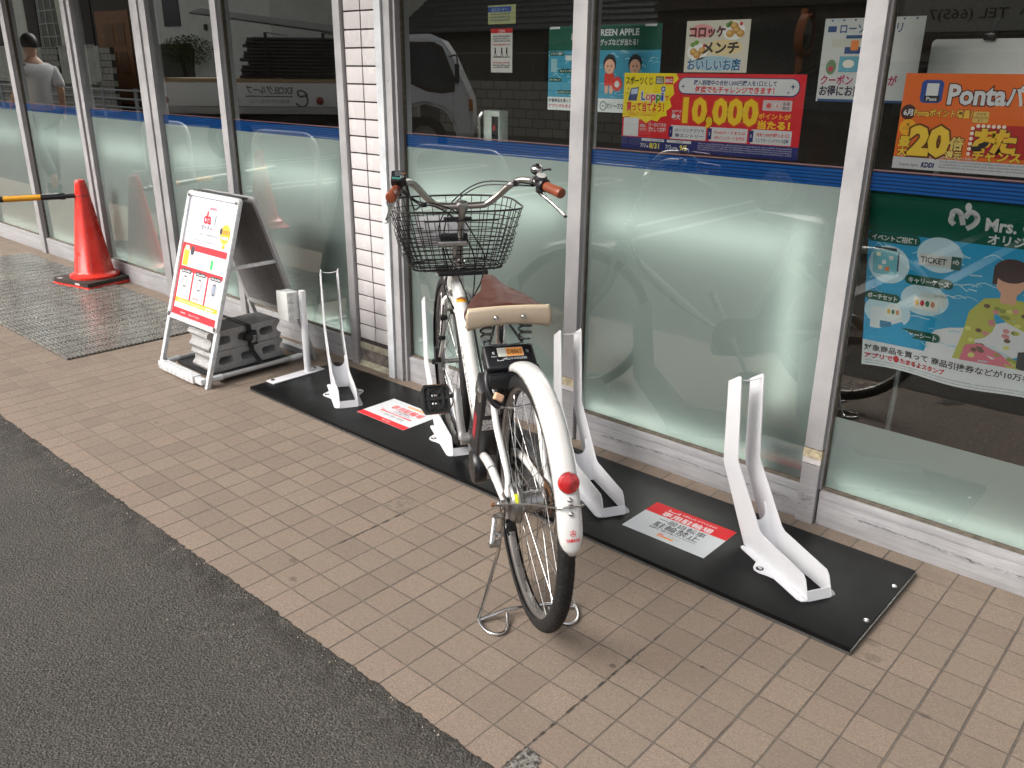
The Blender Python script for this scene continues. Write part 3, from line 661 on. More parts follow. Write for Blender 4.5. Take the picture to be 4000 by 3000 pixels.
seg_(0.085, 0.20, M_BLKPL, 'black_sleeve'); tt = 0.20; c_ = 0
while tt < Lb: seg_(tt, min(tt + 0.22, Lb), M_YEL if c_ % 2 == 0 else M_BLKPL, 'yellow_band' if c_ % 2 == 0 else 'black_band'); tt += 0.22; c_ += 1
rh = 0.0445; m = MB(); m.tube([(rh * math.cos(a), rh * math.sin(a), -0.004 + 0.004 * math.sin(a)) for a in A], 0.0035, 8, closed=True); m.build('hook_ring', M_BLKPL, bar)
m = MB(); up = Vector((0, 0, 1)); sd_ = dirb.cross(up).normalized(); a0 = st + dirb * 0.095 + up * 0.0135; m.add([a0 - sd_ * 0.014, a0 + sd_ * 0.012, a0 + sd_ * 0.012 + dirb * 0.10, a0 - sd_ * 0.014 + dirb * 0.10], [(0, 1, 2, 3)])
for v in range(len(m.v)): m.v[v] = (m.v[v][0], m.v[v][1], m.v[v][2] + 0.006)
m.build('paper_label', flat('bar_label', (0.6, 0.58, 0.55)), bar)
cone2 = copy_tree(cone); cone2.location = (-6.15, -0.35, 0); cone2.rotation_euler[2] = 0.4
tag(cone2, 'red plastic traffic cone at the far end of the bar, mirrored in the door glass', 'traffic cone', 'traffic cones of the striped bar'); tag(cone, None, None, 'traffic cones of the striped bar')

# ------------------------------------------------------------------ ribbed entrance mat
matr = empty('entrance_mat', (-4.5, 0.95, 0.0), 0, 'grey ribbed drainage mat in front of the sliding doors, dusty with pale crumbs', 'entrance mat')
bmt = NB('mat_rib'); nn = bmt.noise(2.2, 5, 0.6); bmt.pbr(bmt.mix(bmt.ramp(nn, 0.35, 0.65), (0.16, 0.152, 0.138), (0.22, 0.21, 0.19)), bmt.ramp(bmt.noise(14, 3), 0.3, 0.7, 0.16, 0.36), 0.25, None, 0.6); M_RIB = bmt.m
mx0, mx1, my0, my1 = -1.9, 1.045, -0.450, 0.44
m = MB(); m.box(mx0, mx1, my0, my1, 0.001, 0.004); m.build('mat_backing', simple('mat_back', (0.06, 0.056, 0.05), 0.8), matr)
m = MB(); y = my0; k = 0
while y < my1 - 0.015:
    x = mx0
    while x < mx1 - 0.01:
        x2 = min(x + 0.094, mx1 - 0.002)
        m.add([(x, y, 0.004), (x2, y, 0.004), (x, y + 0.0150, 0.004), (x2, y + 0.0150, 0.004), (x, y + 0.0020, 0.0115), (x2, y + 0.0020, 0.0115), (x, y + 0.0130, 0.0115), (x2, y + 0.0130, 0.0115)], [(0, 1, 5, 4), (4, 5, 7, 6), (6, 7, 3, 2), (0, 4, 6, 2), (1, 3, 7, 5)])
        x = x2 + 0.008
    y += 0.0215; k += 1
m.build('ribs', M_RIB, matr)
m = MB()
for i in range(70):
    x = rnd.uniform(-1.2, 1.0); y = rnd.uniform(my0, my1); s_ = rnd.uniform(0.002, 0.006) * (1.6 if i < 8 else 1)
    m.rbox(x, x + s_, y, y + s_ * 0.7, 0.0116, 0.0116 + s_ * 0.5, s_ * 0.15, seg=1)
m.build('crumbs', simple('crumb', (0.55, 0.5, 0.4), 0.8, var=0.3), matr)
# ------------------------------------------------------------------ A-frame sign
SX0, SX1 = -3.016, -2.550
sg = empty('a_frame_sign', (-2.783, 1.075, 0), 0, 'white A-frame pavement sign with a red and white bicycle-share poster', 'A-frame sign')
off_ = Vector((2.783, -1.075, 0))
M_SF = simple('sign_frame', (0.64, 0.65, 0.66), 0.32, 0.1, var=0.03, vscale=20)
M_SG = simple('sign_grey', (0.42, 0.42, 0.42), 0.45, 0.3, var=0.06)
M_BACK = simple('sign_backing', (0.16, 0.155, 0.155), 0.6, var=0.08)
def plane_mtx(yf, s):     # local x = along sign, y = up the slope, z = outward normal
    V = Vector((0, s * 0.306, 0.952)).normalized(); U = Vector((1 * s, 0, 0)); N = U.cross(V)
    O = Vector((SX0 if s > 0 else SX1, yf, 0))
    return Matrix(((U.x, V.x, N.x, O.x + off_.x), (U.y, V.y, N.y, O.y + off_.y), (U.z, V.z, N.z, O.z + off_.z), (0, 0, 0, 1)))
SW = SX1 - SX0
for yf, s, nm in ((0.762, 1, 'front'), (1.386, -1, 'rear')):
    mt = plane_mtx(yf, s)
    for xa in (0.0, SW - 0.024):
        m = MB(); m.rbox(xa, xa + 0.024, 0.004, 0.27, -0.020, 0.0, 0.003, mt); lg = m.build('leg', M_SF if s > 0 else M_SG, sg)
        m = MB(); m.rbox(xa + 0.003, xa + 0.021, 0.0, 0.004, -0.019, 0.0, 0.001, mt); m.build('foot_cap', M_SG, lg)
    # snap frame with rounded corners
    y0, y1 = 0.262, 0.893; fw = 0.027
    o_ = rounded(0, SW, y0, y1, 0.022, 5); i_ = rounded(fw, SW - fw, y0 + fw, y1 - fw, 0.003, 5); n = len(o_); m = MB()
    prof_z = lambda t: 0.0
    rings = [[(x, y, -0.014) for x, y in o_], [(x, y, -0.002) for x, y in o_]]
    o2 = rounded(0.004, SW - 0.004, y0 + 0.004, y1 - 0.004, 0.019, 5); rings.append([(x, y, 0.0045) for x, y in o2])
    rings.append([(x, y, 0.003) for x, y in rounded(fw - 0.003, SW - fw + 0.003, y0 + fw - 0.003, y1 - fw + 0.003, 0.004, 5)]); rings.append([(x, y, -0.003) for x, y in i_]); rings.append([(x, y, -0.014) for x, y in i_])
    vs = [mt @ Vector(p) for rg in rings for p in rg]
    m.add(vs, [(a * n + k, a * n + (k + 1) % n, ((a + 1) % 6) * n + (k + 1) % n, ((a + 1) % 6) * n + k) for a in range(6) for k in range(n)], True)
    fr = m.build('snap_frame', M_SF if s > 0 else M_SG, sg)
    m = MB(); m.box(fw - 0.002, SW - fw + 0.002, y0 + fw - 0.002, y1 - fw + 0.002, -0.013, -0.0105, mt); m.build('backing_board', M_BACK, fr)
    mcc = simple('chrome_cap_' + nm, (0.45, 0.44, 0.43), 0.2, 0.9)
    for cx, cy in ((0.020, y1 - 0.020), (SW - 0.020, y1 - 0.020), (0.020, y0 + 0.020), (SW - 0.020, y0 + 0.020)):
        m = MB(); m.lathe([(0.010, -0.001), (0.012, 0.001), (0.005, 0.0022), (0, 0.0022)], mt @ Vector((cx, cy, 0.0045)), mt.to_3x3() @ Vector((0, 0, 1)), 14)
        m.build('corner_cap', mcc, fr)
    if s > 0:
        PW, PH = SW - 2 * fw, y1 - y0 - 2 * fw
        m = MB(); m.box(fw, SW - fw, y0 + fw, y1 - fw, -0.0100, -0.0065, mt); po = m.build('poster', flat('poster_white', srgb(206, 204, 216), 0.3), sg)
        p = Print(mt @ Vector((fw, y0 + fw, -0.0062)), mt.to_3x3() @ Vector((1, 0, 0)), mt.to_3x3() @ Vector((0, 1, 0)), po, 0.0002)
        R2 = srgb(226, 42, 52); DG = (0.10, 0.10, 0.11); OR = srgb(245, 170, 50)
        p.rect(0, PW, 0, PH * 0.61, R2, 1)
        p.text('シェアサイクル', PW * 0.5, PH * 0.915, 0.014, (0.35, 0.30, 0.33), 2, 0, 0.12, 'C'); p.rect(PW * .46, PW * .6, PH * .915, PH * .935, srgb(240, 120, 130), 3)
        p.text('da', PW * 0.36, PH * 0.80, 0.052, R2, 2, 0.03); p.rect(PW * 0.425, PW * 0.445, PH * 0.84, PH * 0.905, R2, 2)
        p.rect(PW * 0.60, PW * 0.622, PH * 0.795, PH * 0.875, (0.18, 0.21, 0.21), 2); p.disc(PW * 0.62, PH * 0.895, 0.009, 0.011, (0.35, 0.37, 0.37), 2); p.disc(PW * 0.62, PH * 0.895, 0.005, 0.006, srgb(232, 230, 240), 3)
        p.text('ダイチャリ', PW * 0.48, PH * 0.745, 0.024, DG, 2, 0.02, 0.125, 'C')
        p.text('いつでもどこでも気軽に使える', PW * 0.48, PH * 0.70, 0.010, (0.12, 0.12, 0.13), 2, 0.02, 0.19, 'C'); p.text('シェアサイクル', PW * 0.48, PH * 0.675, 0.009, (0.2, 0.2, 0.2), 2, 0, 0.09, 'C')
        for yy in (0.645, 0.625): p.greek(PW * 0.20, PW * 0.72, PH * yy, 0.006, (0.25, 0.25, 0.27))
        for i in range(16):
            xx, yy = random.uniform(0.03, 0.97), random.uniform(0.66, 0.95)
            if 0.28 < xx < 0.72: continue
            p.disc(PW * xx, PH * yy, 0.003, 0.003, random.choice([R2, (0.45, 0.42, 0.62), R2]), 2, 6)
        p.disc(PW * 0.86, PH * 0.745, 0.042, 0.046, OR, 2); p.disc(PW * 0.77, PH * 0.765, 0.012, 0.016, (0.05, 0.05, 0.05), 3); p.greek(PW * .81, PW * .95, PH * .765, 0.007, R2, 3); p.greek(PW * .81, PW * .95, PH * .748, 0.007, R2, 3); p.rect(PW * .79, PW * .93, PH * .705, PH * .725, (.8, .8, .8), 3); p.disc(PW * .86, PH * .645, 0.014, 0.010, OR, 2)
        p.rect(PW * .04, PW * .97, PH * .415, PH * .555, (.75, .75, .78), 2); p.rect(PW * .05, PW * .17, PH * .42, PH * .575, OR, 3); p.rect(PW * .07, PW * .15, PH * .55, PH * .59, (.8, .8, .8), 4)
        p.disc(PW * .235, PH * .555, 0.018, 0.023, (0.05, 0.05, 0.06), 4)
        for yy in (.49, .47, .45): p.greek(PW * .2, PW * .4, PH * yy, 0.006, (.2, .2, .2), 3)
        p.rect(PW * .46, PW * .58, PH * .43, PH * .53, (.62, .62, .66), 3); p.rect(PW * .665, PW * .72, PH * .44, PH * .52, srgb(60, 180, 90), 3, 0.004)
        for yy in (.50, .48, .46): p.greek(PW * .74, PW * .86, PH * yy, 0.005, (.3, .3, .3), 3)
        p.rect(PW * .88, PW * .95, PH * .44, PH * .52, (.62, .62, .66), 3)
        for c3, (big, sm) in enumerate((('かんたん予約', 'アプリで簡単に'), ('24時間利用', 'どこでも返せる'), ('便利に使える', '現金いらず'))):
            x0 = PW * (.035 + .325 * c3); x1 = x0 + PW * .285
            p.rect(x0, x1, PH * .145, PH * .375, (.76, .76, .78), 2); p.rect(x0 + PW * .03, x1 - PW * .03, PH * .36, PH * .395, (.03, .03, .035), 3, 0.003); p.greek(x0 + PW * .05, x1 - PW * .05, PH * .37, 0.008, (.75, .75, .75), 4)
            cx = (x0 + x1) / 2; p.disc(cx, PH * .290, 0.030, 0.034, (.42, .41, .42), 3); p.rect(cx - .011, cx + .011, PH * .245, PH * .335, (.04, .04, .05), 4, 0.003); p.rect(cx - .009, cx + .009, PH * .255, PH * .325, ((.75, .75, .75), (.75, .75, .75), (.25, .3, .4))[c3], 5)
            p.text(sm, cx, PH * .195, 0.008, (.25, .25, .25), 3, 0, PW * .2, 'C'); p.text(big, cx, PH * .158, 0.014, R2, 3, 0.01, PW * .25, 'C')
        p.rect(PW * .03, PW * .99, PH * .105, PH * .143, OR, 3); p.text('ダイチャリステーションオーナー様募集中！', PW * .5, PH * .113, 0.012, (.85, .82, .75), 4, 0.01, PW * .8, 'C')
        p.rect(PW * .03, PW * .99, PH * .060, PH * .105, (.76, .76, .78), 3); p.greek(PW * .06, PW * .52, PH * .085, 0.006, (.25, .25, .25), 4); p.greek(PW * .06, PW * .45, PH * .069, 0.006, (.25, .25, .25), 4); p.greek(PW * .6, PW * .94, PH * .073, 0.008, (.3, .3, .32), 4)
        p.text('HELLO CYCLING', PW * .38, PH * .022, 0.007, (.8, .7, .7), 4, 0.0, 0.10)
        p.greek(PW * .2, PW * .31, PH * .024, 0.006, (.8, .7, .7), 4)
        p.build()
def so(m, name, mt_, par=None):
    for i in range(len(m.v)): v = m.v[i]; m.v[i] = (v[0] + off_.x, v[1] + off_.y, v[2])
    return m.build(name, mt_, par or sg)
# hinge bar on top, stay bars, base rails and cross bars
m = MB(); m.rbox(SX0 + 0.02, SX1 - 0.02, 1.048, 1.085, 0.838, 0.850, 0.003); so(m, 'hinge_bar', simple('hinge_black', (0.03, 0.03, 0.03), 0.4))
for x in (SX0 + 0.018, SX1 - 0.026):
    m = MB(); m.rbox(x, x + 0.008, 0.955, 1.225, 0.528, 0.546, 0.002); so(m, 'stay_bar', M_SF)
for x in (SX0 + 0.026, SX1 - 0.028):
    m = MB(); m.tube([(x, 0.80, 0.034), (x, 1.36, 0.034)], 0.012, 14); rl = so(m, 'base_rail', M_SG)
    m = MB(); m.tube([(x, 0.80, 0.034), (x, 0.86, 0.034)], 0.0145, 14); m.tube([(x, 1.24, 0.034), (x, 1.30, 0.034)], 0.0145, 14); so(m, 'rail_sleeve', M_SF, rl)
m = MB(); m.rbox(SX0 + 0.025, SX1 - 0.025, 0.752, 0.782, 0.018, 0.046, 0.003); m.rbox(SX0 + 0.06, SX1 - 0.085, 0.742, 0.788, 0.014, 0.052, 0.004); so(m, 'front_cross_bar', M_SF)
m = MB(); m.rbox(SX0 + 0.025, SX1 - 0.035, 1.335, 1.375, 0.018, 0.052, 0.003); so(m, 'rear_cross_bar', M_SG)
# ------------------------------------------------------------------ four hollow concrete blocks used as ballast
bb = NB('concrete_block'); nn = bb.noise(180, 4, 0.7); n2 = bb.noise(14, 4, 0.65)
c = bb.mix(bb.ramp(nn, 0.35, 0.65), (0.30, 0.295, 0.285), (0.52, 0.51, 0.50)); c = bb.mix(bb.ramp(n2, 0.45, 0.7, 0, 0.45), c, (0.28, 0.27, 0.265))
bb.pbr(c, 0.92, 0, bb.bump(bb.math('ADD', nn, bb.math('MULTIPLY', bb.noise(40, 4, 0.7), 0.7)), 1.0, 0.005), 0.2); M_BLOCK = bb.m
def block_mesh(seed):
    """hollow block lying flat: 0.185 (x) by 0.40 (y) by 0.097 (z), three holes running along x, grooved ends"""
    r_ = random.Random(seed); L, Hh, Wd = 0.400, 0.097, 0.180
    def outline():
        pts = []
        n = 10
        for k in range(n + 1): pts.append((-L / 2 + 0.012 + (L - 0.024) * k / n, -Hh / 2))
        pts += [(L / 2 - 0.004, -Hh / 2 + 0.006), (L / 2, -Hh / 2 + 0.020), (L / 2 - 0.016, -0.014), (L / 2 - 0.020, 0.0), (L / 2 - 0.016, 0.014), (L / 2, Hh / 2 - 0.020), (L / 2 - 0.004, Hh / 2 - 0.006)]
        for k in range(n + 1): pts.append((L / 2 - 0.012 - (L - 0.024) * k / n, Hh / 2))
        pts += [(-L / 2 + 0.004, Hh / 2 - 0.006), (-L / 2, Hh / 2 - 0.020), (-L / 2 + 0.016, 0.014), (-L / 2 + 0.020, 0.0), (-L / 2 + 0.016, -0.014), (-L / 2, -Hh / 2 + 0.020), (-L / 2 + 0.004, -Hh / 2 + 0.006)]
        return pts
    holes = []
    for c in (-0.118, 0.0, 0.118):
        holes.append([(c + 0.038 * (abs(math.cos(a)) ** 0.6) * (1 if math.cos(a) > 0 else -1), 0.021 * (abs(math.sin(a)) ** 0.6) * (1 if math.sin(a) > 0 else -1)) for a in [2 * PI * k / 20 for k in range(20)]])
    bm = bmesh.new(); loops = [outline()] + holes; es = []
    for lp in loops:
        vs = [bm.verts.new((0, x, z)) for x, z in lp]
        es += [bm.edges.new((vs[i], vs[(i + 1) % len(vs)])) for i in range(len(vs))]
    bmesh.ops.triangle_fill(bm, edges=es, use_beauty=True)
    ge = bmesh.ops.extrude_face_region(bm, geom=list(bm.faces)); vv = [g_ for g_ in ge['geom'] if isinstance(g_, bmesh.types.BMVert)]
    bmesh.ops.translate(bm, verts=vv, vec=(Wd, 0, 0))
    bmesh.ops.translate(bm, verts=list(bm.verts), vec=(-Wd / 2, 0, 0))
    for v in bm.verts: v.co += Vector((r_.uniform(-.0015, .0015), r_.uniform(-.002, .002), r_.uniform(-.0012, .0012)))
    m = MB(); m.bm(bm); return m
bl = [(-2.750, 1.055, 0.0795, 'lower of the two hollow concrete blocks, next to the base rail of the A-frame sign'), (-2.752, 1.051, 0.1790, 'upper of the two hollow concrete blocks, with the black strap across its top')]
m = MB(); m.box(SX0 + 0.04, SX1 - 0.04, 0.846, 1.262, 0.016, 0.0295); so(m, 'ballast_tray', M_BLKRUB)
for i, (x, y, z, lb) in enumerate(bl):
    o = block_mesh(i).build('concrete_block', M_BLOCK, None, (x, y, z)); tag(o, lb, 'concrete block', 'hollow blocks weighing down the A-frame sign')
# ratchet strap round the blocks and the base rail
r = empty('ratchet_strap', (-2.66, 1.03, 0.0), 0, 'black ratchet strap tied round the concrete blocks and the sign rail', 'strap')
M_STRAP = simple('strap_webbing', (0.010, 0.010, 0.011), 0.65, var=0.2)
m = MB()
path = [(-0.30, 0.035, 0.2315), (-0.02, 0.035, 0.2320), (0.012, 0.035, 0.228), (0.013, 0.035, 0.15), (0.020, 0.038, 0.10), (0.055, 0.055, 0.05), (0.078, 0.060, 0.018), (0.060, 0.060, 0.012)]
for i in range(len(path) - 1):
    a, b_ = Vector(path[i]), Vector(path[i + 1]); wv = Vector((0, 0.0135, 0)); m.add([a - wv, a + wv, b_ + wv, b_ - wv], [(0, 1, 2, 3)])
    n_ = (b_ - a).cross(wv).normalized() * 0.0015; m.add([a - wv + n_, a + wv + n_, b_ + wv + n_, b_ - wv + n_], [(0, 1, 2, 3)])
m.build('webbing', M_STRAP, r)
m = MB(); m.tube([(0.028, 0.0, 0.185), (0.030, 0.035, 0.170)], 0.020, 12); m.rbox(0.015, 0.040, 0.020, 0.062, 0.135, 0.205, 0.003); rb = m.build('ratchet_body', M_STRAP, r)
m = MB(); m.rbox(0.035, 0.046, 0.026, 0.056, 0.150, 0.185, 0.002); m.build('ratchet_lever', simple('strap_steel', (0.25, 0.25, 0.25), 0.4, 0.8), rb)
# ------------------------------------------------------------------ bicycle: local x forward, y left, z up; rear hub over the origin
bike = empty('bicycle', (-0.2994, 0.4496, 0.0), math.radians(90 + 55.80), 'white electric share bicycle with a brown saddle and black wire basket, on its rear stand', 'bicycle')
M_FR = simple('bike_white_paint', (0.70, 0.69, 0.665), 0.24, var=0.025, vscale=9, spec=0.5, coat=0.4, dirt=0.10, dirtcol=(0.42, 0.38, 0.32), rvar=0.05)
M_CHR = simple('chrome', (0.62, 0.61, 0.60), 0.16, 1.0, var=0.12, vscale=60)
M_DULL = simple('dull_alloy', (0.42, 0.41, 0.40), 0.36, 1.0, var=0.05, vscale=20, rvar=0.04)
M_RUST = simple('rusty_steel', (0.30, 0.15, 0.07), 0.5, 0.6, var=0.5, vscale=200)
M_LEA = simple('brown_leather', (0.066, 0.0165, 0.0090), 0.42, var=0.10, vscale=25, bump=0.15, bscale=350)
M_GRIP = simple('grip_brown', (0.20, 0.048, 0.018), 0.42, var=0.10, vscale=30, bump=0.1, bscale=300)
M_CREAM = simple('cream_vinyl', (0.52, 0.42, 0.31), 0.42, var=0.04, vscale=12, bump=0.06, bscale=300, dirt=0.10)
M_PIPE = simple('cream_piping', (0.70, 0.60, 0.40), 0.4, var=0.05)
M_BLK = M_BLKPL
M_WIRE = simple('basket_black', (0.011, 0.009, 0.009), 0.35, var=0.25, vscale=80)
M_CABLE = simple('cable_black', (0.010, 0.010, 0.011), 0.30)
def part(m, name, mt_, par=None): return m.build(name, mt_, par if par is not None else bike)
def fcrv(pts, n=8): return smoothpath(pts, n)
RH = Vector((0, 0, 0.366)); FH = Vector((1.200, 0, 0.350)); RT = 0.330

# --- wheels
def tyre_mesh(c, R, front):
    m = MB(); seg = 120; pr = []
    wd, ht = 0.0205, 0.0235
    for k in range(13):
        a = math.radians(-118 + 236 * k / 12); pr.append((math.sin(a) * wd, R - ht + math.cos(a) * ht * (1.0 if abs(a) < 1.3 else 1.0)))
    vs = []
    for i in range(seg):
        t = 2 * PI * i / seg
        for y, rr in pr: vs.append((c.x + rr * math.cos(t), c.y + y, c.z + rr * math.sin(t)))
    n = len(pr); m.add(vs, [(i * n + k, i * n + (k + 1), ((i + 1) % seg) * n + k + 1, ((i + 1) % seg) * n + k) for i in range(seg) for k in range(n - 1)], True)
    # tread blocks: zigzag scales
    nb = 96
    for i in range(nb):
        for row, (y0, y1, sh) in enumerate(((-0.0175, -0.0108, 0.5), (-0.0102, -0.0038, 0.0), (-0.0032, 0.0032, 0.5), (0.0038, 0.0102, 0.0), (0.0108, 0.0175, 0.5))):
            t0 = 2 * PI * (i + sh) / nb; dt = 2 * PI / nb * 0.80
            def pt(y, t, lift):
                a = math.asin(max(-1, min(1, y / wd))); rr = R - ht + math.cos(a) * ht + lift
                return (c.x + rr * math.cos(t), c.y + y * 1.01, c.z + rr * math.sin(t))
            ym = (y0 + y1) / 2; q = [(y0, t0), (ym, t0 - dt * 0.25), (y1, t0), (y1, t0 + dt * 0.75), (ym, t0 + dt * 0.55), (y0, t0 + dt * 0.75)]
            b0 = [pt(y, t, -0.0006) for y, t in q]; b1 = [pt(y * 0.985 + ym * 0.015, t, 0.0012) for y, t in q]
            m.add(b0 + b1, [(6, 7, 8, 9, 10, 11)] + [(k, (k + 1) % 6, 6 + (k + 1) % 6, 6 + k) for k in range(6)], False)
    return m
btr = NB('tyre_rubber'); btr.pbr(btr.mix(btr.ramp(btr.noise(30, 4, 0.6), 0.4, 0.7), (0.009, 0.009, 0.0095), (0.018, 0.017, 0.016)), 0.62, 0, None, 0.4); M_TYRE = btr.m
def wheel(name, c, R, nsp, lab, hubw, hubr):
    t = tyre_mesh(c, R, False)
    # the wheel part is the rim; the rest hangs under it
    m = MB(); rr = R - 0.0375
    pf = [(-0.0125, 0.0105), (-0.0135, 0.0145), (-0.0115, 0.013), (0.0115, 0.013), (0.0135, 0.0145), (0.0125, 0.0105), (0.0118, -0.002), (0.008, -0.0065), (0.0, -0.0078), (-0.008, -0.0065), (-0.0118, -0.002)]
    seg = 96; n = len(pf); vs = [(c.x + (rr + h) * math.cos(2 * PI * i / seg), c.y + y, c.z + (rr + h) * math.sin(2 * PI * i / seg)) for i in range(seg) for y, h in pf]
    m.add(vs, [(i * n + k, i * n + (k + 1) % n, ((i + 1) % seg) * n + (k + 1) % n, ((i + 1) % seg) * n + k) for i in range(seg) for k in range(n)], True)
    rim = part(m, name, simple(name + '_rim_alloy', (0.27, 0.25, 0.235), 0.42, 0.8, var=0.08, vscale=12))
    part(t, 'tyre', M_TYRE, rim)
    m = MB(); fl = hubw / 2
    for i in range(nsp):
        side = 1 if i % 2 else -1; a = 2 * PI * i / nsp + 0.05; grp = (i // 2) % 2; b_ = a + (1 if grp else -1) * math.radians(62)
        y = side * (fl - 0.003 * grp)
        p0 = Vector((c.x + hubr * math.cos(b_), y, c.z + hubr * math.sin(b_))); p1 = Vector((c.x + (rr - 0.004) * math.cos(a), side * 0.003, c.z + (rr - 0.004) * math.sin(a)))
        m.tube([p0, p1], 0.0009, 5, caps=False); d_ = (p1 - p0).normalized(); m.tube([p1 - d_ * 0.014, p1 + d_ * 0.002], 0.0021, 6)
    part(m, 'spokes', simple(name + '_spokes', (0.36, 0.355, 0.35), 0.3, 1.0, var=0.15), rim)
    return rim, rr
rw, rrim = wheel('rear_wheel', RH, RT, 36, '', 0.062, 0.030)
fw_, _ = wheel('front_wheel', FH, RT, 36, '', 0.070, 0.019)
# rear hub: gear shell, right flange, band brake drum on the left, sprocket on the right
m = MB(); m.lathe([(0.005, -0.036), (0.033, -0.034), (0.034, -0.030), (0.027, -0.027), (0.0265, -0.010), (0.0290, -0.008), (0.0290, 0.004), (0.0265, 0.006), (0.026, 0.020), (0.034, 0.024), (0.034, 0.028), (0.006, 0.030)], RH, (0, 1, 0), 36); part(m, 'hub', M_DULL, rw)
m = MB(); m.lathe([(0.010, 0.030), (0.052, 0.032), (0.0535, 0.034), (0.0535, 0.0365), (0.0510, 0.0375), (0.0535, 0.0385), (0.0535, 0.041), (0.049, 0.043), (0.049, 0.053), (0.044, 0.058), (0.016, 0.060), (0.010, 0.060)], RH, (0, 1, 0), 48); db = part(m, 'brake_drum', M_DULL, rw)
m = MB()
for k in range(9):
    a0 = math.radians(75 + k * 3.2); a1 = a0 + math.radians(3.3); m.add([(RH.x + 0.0494 * math.cos(a), y, RH.z + 0.0494 * math.sin(a)) for a, y in ((a0 + 0.9, 0.044), (a1 + 0.9, 0.044), (a1 + 0.9, 0.0525), (a0 + 0.9, 0.0525))], [(0, 1, 2, 3)])
part(m, 'warning_label', flat('label_yellow', (0.70, 0.72, 0.03)), db)
m = MB(); n = 40; pts = []
for k in range(n): a = 2 * PI * k / n; r_ = 0.040 if k % 2 else 0.045; pts.append((RH.x + r_ * math.cos(a), RH.z + r_ * math.sin(a)))
m.prism(pts, -0.0455, -0.043, 1); part(m, 'sprocket', M_RUST, rw)
m = MB(); m.tube([(0, -0.085, RH.z), (0, 0.095, RH.z)], 0.005, 12); ax = part(m, 'axle', M_DULL, rw)
m = MB(); m.lathe([(0, 0.0), (0.0085, 0.0), (0.0085, 0.009), (0.006, 0.011), (0.0045, 0.016), (0, 0.016)], (0, 0.076, RH.z), (0, 1, 0), 6, False); part(m, 'axle_nut', M_DULL, rw)
m = MB(); m.tube([(0, 0.092, RH.z), (0, 0.104, RH.z)], [0.0048, 0.0052], 10); part(m, 'rusty_axle_end', M_RUST, rw)
# front hub
m = MB(); m.lathe([(0.006, -0.040), (0.022, -0.038), (0.022, -0.034), (0.0105, -0.030), (0.0095, 0.0), (0.0105, 0.030), (0.022, 0.034), (0.022, 0.038), (0.006, 0.040)], FH, (0, 1, 0), 28); part(m, 'hub', M_DULL, fw_)
m = MB(); m.tube([(1.2, -0.066, 0.350), (1.2, 0.064, 0.350)], 0.005, 10); m.lathe([(0.009, 0), (0.009, 0.008), (0, 0.010)], (1.2, 0.054, 0.350), (0, 1, 0), 6, False); part(m, 'axle', M_DULL, fw_)
m = MB(); m.lathe([(0.0, 0.0), (0.010, 0.001), (0.0115, 0.006), (0.010, 0.013), (0, 0.016)], (1.2, 0.060, 0.350), (0, 1, 0), 16); part(m, 'axle_cap', M_BLK, fw_)

# --- steering axis
def ax_(z, n=0.0): return Vector((1.150 - 0.364 * (z - 0.350), n, z))
AX = Vector((-0.364, 0, 1)).normalized()
# --- frame
fr = MB()
fr.tube([ax_(0.640), ax_(0.66), ax_(0.72), ax_(0.765)], [0.0185, 0.0190, 0.0190, 0.0180], 20)
dt = fcrv([(1.040, 0, 0.700), (0.985, 0, 0.650), (0.900, 0.0, 0.575), (0.800, 0.002, 0.492), (0.690, 0.004, 0.400), (0.610, 0.004, 0.340), (0.545, 0.002, 0.315)], 5)
fr.tube(dt, [0.0215 + 0.0045 * min(1, i / 8) for i in range(len(dt))], 20)
fr.tube([(1.055, 0, 0.735), (1.012, 0, 0.705), (0.960, 0, 0.655)], [0.018, 0.020, 0.018], 16)
fr.tube([(0.470, 0, 0.315), (0.400, 0, 0.475), (0.318, 0, 0.662)], 0.0165, 18)       # seat tube
frame = part(fr, 'frame', M_FR)
for s_ in (1, -1):
    m = MB(); ss = fcrv([(0.262, s_ * 0.024, 0.640), (0.215, s_ * 0.050, 0.592), (0.150, s_ * 0.059, 0.530), (0.090, s_ * 0.055, 0.470), (0.040, s_ * 0.052, 0.418), (0.006, s_ * 0.062, 0.378)], 5)
    m.tube(ss, [0.0090 if i < 18 else 0.0080 for i in range(len(ss))], 14); part(m, 'seat_stay', M_FR)
for s_ in (-1, 1):
    m2 = MB(); cs = fcrv([(0.400, s_ * 0.040, 0.320), (0.330, s_ * 0.052, 0.345), (0.245, s_ * 0.055, 0.360), (0.150, s_ * 0.058, 0.361), (0.080, s_ * 0.062, 0.362), (0.012, s_ * 0.066, 0.364)], 5)
    m2.tube(cs, [0.0135 if i < 12 else 0.0125 - 0.0035 * (i - 12) / 13 for i in range(len(cs))], 16); cst = part(m2, 'chain_stay', M_FR)
m = MB(); m.lathe([(0.0141, -0.003), (0.0146, 0), (0.0141, 0.003)], (0.205, 0.0565, 0.3605), (0.999, -0.03, -0.01), 18); part(m, 'cable_band', M_DULL, cst)
m = MB()
for s_ in (1, -1):
    m.prism([(-0.022, 0.352), (0.030, 0.350), (0.036, 0.372), (0.018, 0.390), (-0.006, 0.384), (-0.026, 0.372)], s_ * 0.066, s_ * 0.070, 1)
m.tube([(-0.006, 0.070, 0.366), (-0.006, 0.080, 0.366)], 0.012, 12)
part(m, 'dropouts', M_CHR)
